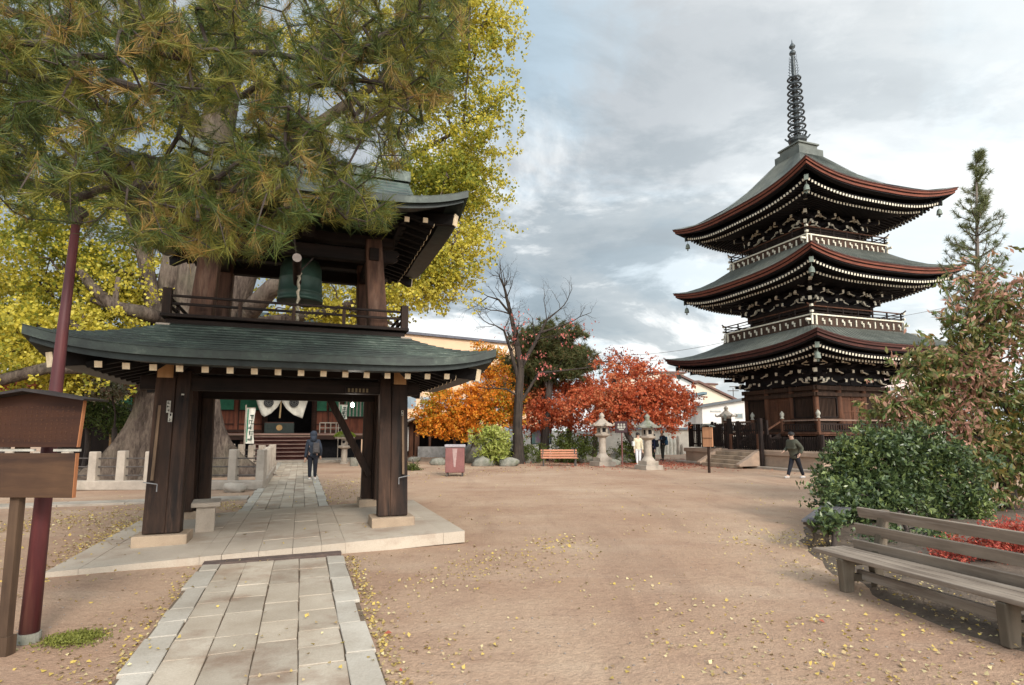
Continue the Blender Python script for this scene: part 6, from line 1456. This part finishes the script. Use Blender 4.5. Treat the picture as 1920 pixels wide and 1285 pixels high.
while len(tg) < 2300:
    x, y = rg.uniform(-80, 900), rg.uniform(-110, 480)
    if not inside(x, y, outline): continue
    dn = noise.noise(Vector((x / 95, y / 70, 4.2)))
    if dn < -.24 and rg.random() < .8: continue          # windows through the boughs
    if 640 < x < 790 and 250 < y < 340 and rg.random() < .35: continue
    if x < 260 and y > 330 and rg.random() < .62: continue
    Y = rg.uniform(3.7, 6.3); p = at(x, y + 18, Y); tg.append(tuple(p - PO))
t = MB(); trunk = [(0, 0, 0), (.1, 0, 1.8), (.3, .0, 3.6), (.5, .1, 5.2), (.3, .2, 7.0)]
t.tube(trunk, [.34, .28, .24, .2, .14], 12)
limbs = [[(.3, 0, 3.6), (1.6, .2, 4.2), (3.3, .05, 3.60), (4.2, .1, 3.75), (5.2, .3, 4.05)], [(.5, .1, 5.2), (1.8, .4, 5.1), (3.2, .5, 4.9), (4.6, .4, 4.8), (6.0, .2, 4.75)], [(.4, .1, 4.6), (2.2, -.5, 4.7), (3.4, -.6, 4.55), (4.6, -.5, 4.5)], [(.4, .1, 6), (2.4, .8, 5.8), (4.4, .9, 5.5), (5.9, .7, 5.3)]]
nodes = []
for L_ in limbs:
    P_ = [Vector(p) for p in L_]; full = []
    for a, b in zip(P_[:-1], P_[1:]):
        for k in range(5): full.append(a.lerp(b, k / 5) + Vector((rg.normal() * .035, rg.normal() * .035, rg.normal() * .035)))
    full.append(P_[-1]); t.tube(full, list(np.linspace(.062, .02, len(full))), 9); nodes += full
arr = np.array([tuple(n) for n in nodes]); par = {}; tipsP = []; tipsD = []; tw = MB()
order = sorted(tg, key=lambda p: ((arr - np.array(p)) ** 2).sum(1).min())
nodeL = [Vector(n) for n in nodes]; parent_i = [-1] * len(nodeL)
for p in order:
    dd = np.sqrt(((arr - np.array(p)) ** 2).sum(1)); j = int(dd.argmin()); a = nodeL[j]; b = Vector(p); d = (b - a).length; pr_i = j
    m = max(1, min(4, int(d / .16)))
    for k in range(1, m + 1):
        q = a.lerp(b, k / m) + Vector((0, 0, -.10 * d * math.sin(math.pi * k / m)))
        if k < m: q += Vector((rg.normal(), rg.normal(), rg.normal())) * .07 * d
        nodeL.append(q); parent_i.append(pr_i); pr_i = len(nodeL) - 1; arr = np.vstack([arr, tuple(q)])
    dr = (nodeL[-1] - nodeL[parent_i[-1]]).normalized(); tipsP.append(tuple(nodeL[-1])); tipsD.append(tuple((dr * .8 + Vector((0, -.05, .12)) + Vector(rg.normal(size=3)) * .55).normalized()))
cnt = [1] * len(nodeL)
for i in range(len(nodeL) - 1, -1, -1):
    if parent_i[i] >= 0: cnt[parent_i[i]] += cnt[i]
for i in range(len(nodeL)):
    if parent_i[i] >= 0:
        r1 = min(.024, .0036 * cnt[i] ** .45); r0 = min(.028, .0036 * cnt[parent_i[i]] ** .45); r0 = min(r0, r1 * 1.7); t.tube([nodeL[parent_i[i]], nodeL[i]], [r0, r1], 6 if r1 > .01 else 4, cap=False)
t.build('trunk', m_bark_dark, pine)
tipsP = np.array(tipsP); tipsD = np.array(tipsD); uu = rg.random(len(tipsP)) + .45 * np.array([noise.noise(Vector(p_) * 1.6) for p_ in tipsP]); kind = np.where(uu < .50, 0, np.where(uu < .93, 2, 1))
needles('needles', tipsP, tipsD, [m_pn, m_pb, m_po], rg, 66, .15, .0034, .52, pine, kind, back=.20)
dead = tipsP[rg.random(len(tipsP)) < .12] - [0, 0, .03]; needles('hanging_brown_needles', dead, np.tile([0, 0, -1.0], (len(dead), 1)), m_pb, rg, 30, .15, .003, .35, pine)

# ------------------------------------------------------------------ fallen leaves
rg = np.random.default_rng(99); pts = []
def scatter(n, fn):
    for _ in range(n):
        x, y = fn(); pts.append((x, y))
def along(a, b, w):
    def f():
        s = rg.uniform(0, 1); q = a.lerp(b, s); return q.x + rg.normal() * w, q.y + rg.normal() * w
    return f
for _ in range(5200):
    Y = 3.2 * (1 / (rg.uniform(.10, 1.0))) ; X = rg.uniform(-.95, .95) * Y
    if noise.noise(Vector((X * .5, Y * .35, 1))) + .6 * noise.noise(Vector((X * 1.6, Y * 1.2, 5))) < .05 and rg.random() < .88: continue
    if Y < 32: pts.append((X, Y))
e0, e1 = bt(pc + .86, bN - 1, 0), bt(pc + .9, PB0 - .1, 0); scatter(620, along(e0, e1, .045)); scatter(240, along(e0 + AX * .1, e1 + AX * .1, .14))
e0, e1 = bt(pc - .86, bN - 1, 0), bt(pc - .86, PB0 - .1, 0); scatter(230, along(e0, e1, .05)); scatter(120, along(e0, e1, .2))
scatter(700, along(G(90, 1070), G(260, 978), .22)); scatter(900, along(G(-20, 1000), G(250, 960), .8)); scatter(420, along(G(620, 950), G(650, 900), .5)); scatter(380, along(G(800, 1100), G(1080, 1010), .35)); scatter(160, along(G(1560, 1040), G(1600, 1090), .3)); scatter(500, along(Vector((4.0, 6.6, 0)), Vector((4.6, 4.3, 0)), .45)); scatter(300, along(G(1450, 1000), G(1560, 1060), .5)); scatter(400, along(G(640, 905), G(1000, 880), 1.2))
scatter(260, along(G(390, 945), G(470, 955), .3))
P2_ = []
for x, y in pts:
    a, b = inbt((x, y, 0)); z = gz(x, y) + .012
    if pa0 < a < pa1 and PB0 < b < 1.7:
        if rg.random() < .8: continue
        z = plz(a) + .012
    elif abs(a - pc) < .8:
        if rg.random() < .85: continue
        z = .055
    if x > 3.6 and 3.5 < y < 9: z = .065
    P2_.append((x, y, z))
P2_ = np.array(P2_); m_fl = leafmat('fallen_ginkgo_leaves', [(.50, .36, .11), (.58, .42, .10), (.36, .25, .12), (.62, .52, .28), (.28, .18, .10)], .2)
big = np.where(P2_[:, 1:2] < 8, .034, .045); o = leaves('fallen_leaves', P2_, big, m_fl, rg, .8, flat=.72, fold=.18); tag(o, kind='stuff')
rp = []
for _ in range(5200):
    x = rg.normal() * 3.0 + 7.4; y = rg.normal() * 2.2 + 30.0; rp.append((x, y, gz(x, y) + .014))
tag(leaves('red_leaf_carpet', np.array(rp), .085, leafmat('fallen_red_leaves', [(.42, .10, .06), (.34, .08, .05), (.46, .18, .10)], .2), rg, .7, flat=.8), kind='stuff')
for i, (px, py) in enumerate(((735, 1193), (748, 1266), (1535, 1165), (1548, 1268), (1180, 1212))):
    q = G(px, py); lf = leaves('red_leaf' if i < 3 else 'brown_leaf', np.array([(q.x, q.y, .02 + gz(q.x, q.y))]), .055, bpy.data.materials['fallen_red_leaves'] if i < 3 else m_bark, rg, .7, flat=.85)
    tag(lf, ['single red leaf on the sand right of the path edge', 'single red leaf at the bottom of the picture beside the path corner', 'single red leaf on the sand left of the wooden bench', 'curled brown leaf on the sand at the bottom right', 'small pale brown leaf on open sand low in the centre'][i], 'leaf')
# pebbles
q = []
for _ in range(900):
    Y = 3.3 / rg.uniform(.2, 1.0); X = rg.uniform(-.95, .95) * Y; q.append((X, Y, gz(X, Y)))
peb = MB()
for x, y, z in q:
    s = rg.uniform(.003, .012); peb.lathe((x, y, z - s * .2), [(s, 0), (s * .9, s * .5), (s * .3, s * .8)], 6, phase=rg.uniform(0, 6), sx=rg.uniform(.7, 1.4))
tag(peb.build('pebbles', mat('grey_brown_pebble', (.34, .28, .23), (.22, .18, .15), 3, .9, 0, isl=.4), smooth=True), kind='stuff')

# ------------------------------------------------------------------ people
def skin_mesh(name, V, E, Rr, m, parent, sub=1, root=0):
    me = bpy.data.meshes.new(name); me.from_pydata([tuple(v) for v in V], E, []); o = bpy.data.objects.new(name, me); S.collection.objects.link(o)
    md = o.modifiers.new('skin', 'SKIN'); md.use_smooth_shade = True; o.modifiers.new('sub', 'SUBSURF').levels = sub
    if not me.skin_vertices: 
        bm_layer = me.skin_vertices
    for i, r in enumerate(Rr):
        me.skin_vertices[0].data[i].radius = (r, r) if isinstance(r, (int, float)) else r
    me.skin_vertices[0].data[root].use_root = True
    dg = bpy.context.evaluated_depsgraph_get(); ev = o.evaluated_get(dg); out_me = bpy.data.meshes.new_from_object(ev); bpy.data.objects.remove(o)
    out_me.materials.clear()
    for mm in (m if isinstance(m, (list, tuple)) else [m]): out_me.materials.append(mm)
    r_ = bpy.data.objects.new(name, out_me); S.collection.objects.link(r_); r_.parent = parent; return r_
m_skin = mat('skin', (.52, .33, .24), (.46, .28, .20), 4, .6, 0); m_hair = mat('black_hair', (.022, .018, .016), (.012, .01, .01), 20, .5, .3, 60)
def person(label, loc, face, H, coat, trousers, shoes, foot_l, foot_r, hand_l, hand_r, coat_len=.50, hair_long=False, hood=False, bag=None, lean=0.0, head_tilt=0.0, bulk=1.0):
    """local +y is where the person faces; feet/hands given in units of height"""
    P = thing('person', label, 'person', loc, face); k = H
    pel = Vector((0, 0, .53 - .5 * max(abs(foot_l[1]), abs(foot_r[1])) ** 2)); ch = pel + Vector((0, lean * .12, .19)); nk = pel + Vector((0, lean * .2, .30)); hd = nk + Vector((0, .01 + lean * .05, .095))
    def ik(a, b, l, bend):
        m = (a + b) / 2; d = (b - a).length; h = math.sqrt(max(0, l * l - d * d / 4)); return m + Vector(bend).normalized() * h
    hipL, hipR = pel + Vector((-.052, 0, -.03)), pel + Vector((.052, 0, -.03)); fl, fr = Vector(foot_l), Vector(foot_r)
    kL, kR = ik(hipL, fl, .245, (0, 1, .1)), ik(hipR, fr, .245, (0, 1, .1)); shL, shR = nk + Vector((-.105, 0, -.035)), nk + Vector((.105, 0, -.035)); hl, hr = Vector(hand_l), Vector(hand_r)
    eL, eR = ik(shL, hl, .175, (-.5, -1, -.2)), ik(shR, hr, .175, (.5, -1, -.2))
    V = [pel, (pel + ch) / 2, ch, nk, hd + Vector((0, .0, -.03)), hd + Vector((0, .004, .012)), hd + Vector((0, -.002, .045))]; Rr = [.075, .068, .082, .036, .046, .056, .040]
    E = [(0, 1), (1, 2), (2, 3), (3, 4), (4, 5), (5, 6)]
    for sh, el, ha, s in ((shL, eL, hl, -1), (shR, eR, hr, 1)):
        b = len(V); dirh = (ha - el).normalized(); V += [sh, el, ha - dirh * .03, ha + dirh * .02]; Rr += [.040, .027, .017, (.020, .012)]; E += [(2, b), (b, b + 1), (b + 1, b + 2), (b + 2, b + 3)]
        side = dirh.cross(Vector((0, 1, .3))).normalized()
        for f_ in range(4):
            off = side * (.009 * (f_ - 1.5)); L_ = (.036, .042, .040, .032)[f_]; c = len(V); V += [ha + dirh * .033 + off, ha + dirh * (.033 + L_ * .6) + off + Vector((0, .006, 0)), ha + dirh * (.033 + L_) + off + Vector((0, .014, 0))]; Rr += [.0056, .005, .0042]; E += [(b + 3, c), (c, c + 1), (c + 1, c + 2)]
        c = len(V); V += [ha + side * -.02 * s + dirh * .005 + Vector((0, .01, 0)), ha + side * -.028 * s + dirh * .028 + Vector((0, .016, 0))]; Rr += [.007, .0055]; E += [(b + 2, c), (c, c + 1)]
    for hp, kn, ft in ((hipL, kL, fl), (hipR, kR, fr)):
        b = len(V); V += [hp, kn, ft + Vector((0, 0, .045)), ft + Vector((0, .07, .018))]; Rr += [.056, .036, .024, .022]; E += [(0, b), (b, b + 1), (b + 1, b + 2), (b + 2, b + 3)]
    sc = lambda L_: [Vector(v) * k for v in L_]
    body = skin_mesh('body', sc(V), E, [tuple(x * k for x in r) if isinstance(r, tuple) else r * k for r in Rr], m_skin, P)
    # face
    t = MB(); t.tube([(hd + Vector((0, .05, .014))) * k, (hd + Vector((0, .066, -.004))) * k], [.006 * k, .010 * k], 6); t.build('nose', m_skin, P, smooth=True)
    t = MB()
    for s in (-1, 1): t.lathe((hd + Vector((s * .020, .050, .018))) * k, [(.001, -.006 * k), (.007 * k, 0), (.001, .006 * k)], 8)
    t.box((hd + Vector((0, .054, -.022))) * k, (.026 * k, .006, .005 * k), I3, 1); t.build('eyes_and_mouth', [m_hair, m_binred], P)
    t = MB()
    for s in (-1, 1): t.lathe((hd + Vector((s * .056, 0, .004))) * k, [(.002, -.014 * k), (.010 * k, 0), (.002, .014 * k)], 8)
    t.build('ears', m_skin, P)
    # hair / hood
    t = MB(); hh = (hd + Vector((0, -.010, .020))) * k; rr_ = (.074 if hood else .064) * k; prof = [(rr_ * math.cos(a), rr_ * math.sin(a)) for a in [(-.45 if not hood else -1.25) + i * (1.57 + (.45 if not hood else 1.25)) / 7 for i in range(8)]]; t.lathe(hh, prof, 14, sy=1.10)
    if hair_long: t.tube([(hd + Vector((0, -.035, .0))) * k, (nk + Vector((0, -.045, .03))) * k, (nk + Vector((0, -.05, -.03))) * k], [.052 * k, .048 * k, .02 * k], 10)
    if hood: t.tube([(nk + Vector((0, -.006, -.03))) * k, (nk + Vector((0, -.008, .03))) * k, (hd + Vector((0, -.012, .0))) * k], [.075 * k, .062 * k, .070 * k], 12)
    t.build('hood' if hood else 'hair', coat if hood else m_hair, P, smooth=True)
    # coat
    c0 = pel + Vector((0, 0, -(coat_len - .44))); V2 = [c0, pel + Vector((0, 0, .03)), (pel + ch) / 2 + Vector((0, 0, .03)), ch + Vector((0, 0, .02)), nk + Vector((0, 0, -.005))]; R2 = [(.105 * bulk, .082 * bulk), (.098 * bulk, .078 * bulk), (.090 * bulk, .074 * bulk), (.098 * bulk, .076 * bulk), .045]; E2 = [(0, 1), (1, 2), (2, 3), (3, 4)]
    for sh, el, ha in ((shL, eL, hl), (shR, eR, hr)):
        b = len(V2); dirh = (ha - el).normalized(); V2 += [sh, el, ha - dirh * .022]; R2 += [.050 * bulk, .038 * bulk, .030 * bulk]; E2 += [(3, b), (b, b + 1), (b + 1, b + 2)]
    skin_mesh('coat', sc(V2), E2, [tuple(x * k for x in r) if isinstance(r, tuple) else r * k for r in R2], coat, P, root=1)
    V3 = [pel + Vector((0, 0, .02))]; R3 = [.078]; E3 = []
    for hp, kn, ft in ((hipL, kL, fl), (hipR, kR, fr)):
        b = len(V3); V3 += [hp + Vector((0, 0, -.02)), kn, ft + Vector((0, -.004, .05))]; R3 += [.062, .044, .033]; E3 += [(0, b), (b, b + 1), (b + 1, b + 2)]
    skin_mesh('trousers', sc(V3), E3, [r * k for r in R3], trousers, P)
    for ft in (fl, fr): t = MB(); t.tube([(ft + Vector((0, -.03, .024))) * k, (ft + Vector((0, .03, .026))) * k, (ft + Vector((0, .085, .018))) * k], [.026 * k, .028 * k, .020 * k], 10); t.build('shoe', shoes, P, smooth=True)
    if bag: bag(P, pel, ch, nk, k)
    return P
m_navy = mat('dark_navy_cloth', (.030, .036, .050), (.018, .022, .03), 6, .85, .3, 30); m_blk = mat('black_trousers', (.016, .017, .024), (.01, .01, .014), 6, .85, .2, 30)
m_oliv = mat('olive_grey_coat', (.085, .085, .060), (.055, .055, .04), 6, .9, .3, 30); m_crm = mat('cream_jacket', (.62, .54, .38), (.50, .43, .30), 6, .85, .3, 30); m_wht = mat('white_trousers', (.66, .66, .66), (.55, .55, .56), 6, .85, .2, 30)
m_shoe = mat('pale_shoe', (.60, .55, .50)); m_dshoe = mat('dark_shoe', (.03, .03, .03))
def pack(col, x=0.0, w=.17, h=.26, y=-.115, strap=True, name='backpack'):
    def f(P, pel, ch, nk, k):
        t = MB(); c = (ch + Vector((x, y, -.06))) * k; t.box(c, (w * k, .10 * k, h * k), I3, 0, (.82, .8)); t.box(c + Vector((0, -.055 * k, -.05 * k)), (w * .7 * k, .03 * k, h * .4 * k)); b = t.build(name, col, P, bevel=.02)
        if strap:
            t = MB()
            for s in (-1, 1): t.tube([(ch + Vector((x + s * .05, y * .6, .06))) * k, (nk + Vector((s * .06, 0, .0))) * k, (ch + Vector((s * .07, .09, 0))) * k], .008 * k, 6)
            t.build('strap', col, b)
    return f
arm = lambda s, y=0.0, z=.43, x=.15: (s * x, y, z)
p = G(585, 902); person('person in dark hooded jacket walking away up the stone path with a bag', (p.x, p.y, .03), .33, 1.62, m_navy, m_blk, m_shoe, (-.052, -.02, 0), (.052, .03, 0), arm(-1, .02), arm(1, .03, .47), .50, hood=True, bag=pack(mat('grey_bag', (.07, .06, .055), (.04, .035, .035)), .06, .14, .22))
p = G(1197, 873); person('woman in a cream jacket and white trousers beside the mossy-roofed lantern', (p.x, p.y, 0), math.pi + .2, 1.62, m_crm, m_wht, m_shoe, (-.05, 0, 0), (.045, .03, 0), arm(-1, .03, .44, .14), arm(1, .05, .45, .14), .52, hair_long=True, bag=pack(mat('white_bag', (.6, .6, .58)), .16, .09, .14, 0.02, False, 'hand_bag'))
p = G(1226, 868); person('person in dark blue mostly hidden behind the mossy-roofed lantern shaft', (p.x, p.y, 0), math.pi / 2, 1.56, mat('deep_blue_coat', (.02, .03, .075), (.015, .02, .05)), m_blk, m_dshoe, (-.04, 0, 0), (.04, .03, 0), arm(-1), arm(1, .04, .45), .52, bag=pack(m_navy, 0, .16, .24))
p = G(1243, 864); person('man in dark clothes with a bright blue backpack standing before the cream wall', (p.x, p.y, 0), math.pi / 2 + .25, 1.74, m_navy, mat('grey_green_trousers', (.055, .06, .05), (.04, .045, .04)), m_dshoe, (-.045, .02, 0), (.045, -.01, 0), (-.08, .16, .66), (.08, .16, .66), .50, bag=pack(mat('bright_blue_pack', (.05, .16, .30), (.04, .12, .22)), 0, .17, .28))
p = G(1492, 897); person('person in an olive coat and black trousers striding past the pagoda platform', (p.x, p.y, 0), math.pi / 2 + .35, 1.66, m_oliv, m_blk, m_shoe, (-.045, -.17, .0), (.045, .17, .0), (-.16, .03, .50), (.15, .15, .56), .56, bulk=1.12, lean=.25)

for o in S.objects:
    if o.parent is None and not o.get('group'):
        g = {'maple_tree': 'maples in the planted border', 'person': 'visitors in the courtyard', 'red_leaf': 'single fallen leaves on the sand', 'brown_leaf': 'single fallen leaves on the sand', 'overhead_wire': 'overhead wires', 'banner': 'banners before the hall'}.get(o.name.split('.')[0])
        if g: o['group'] = g
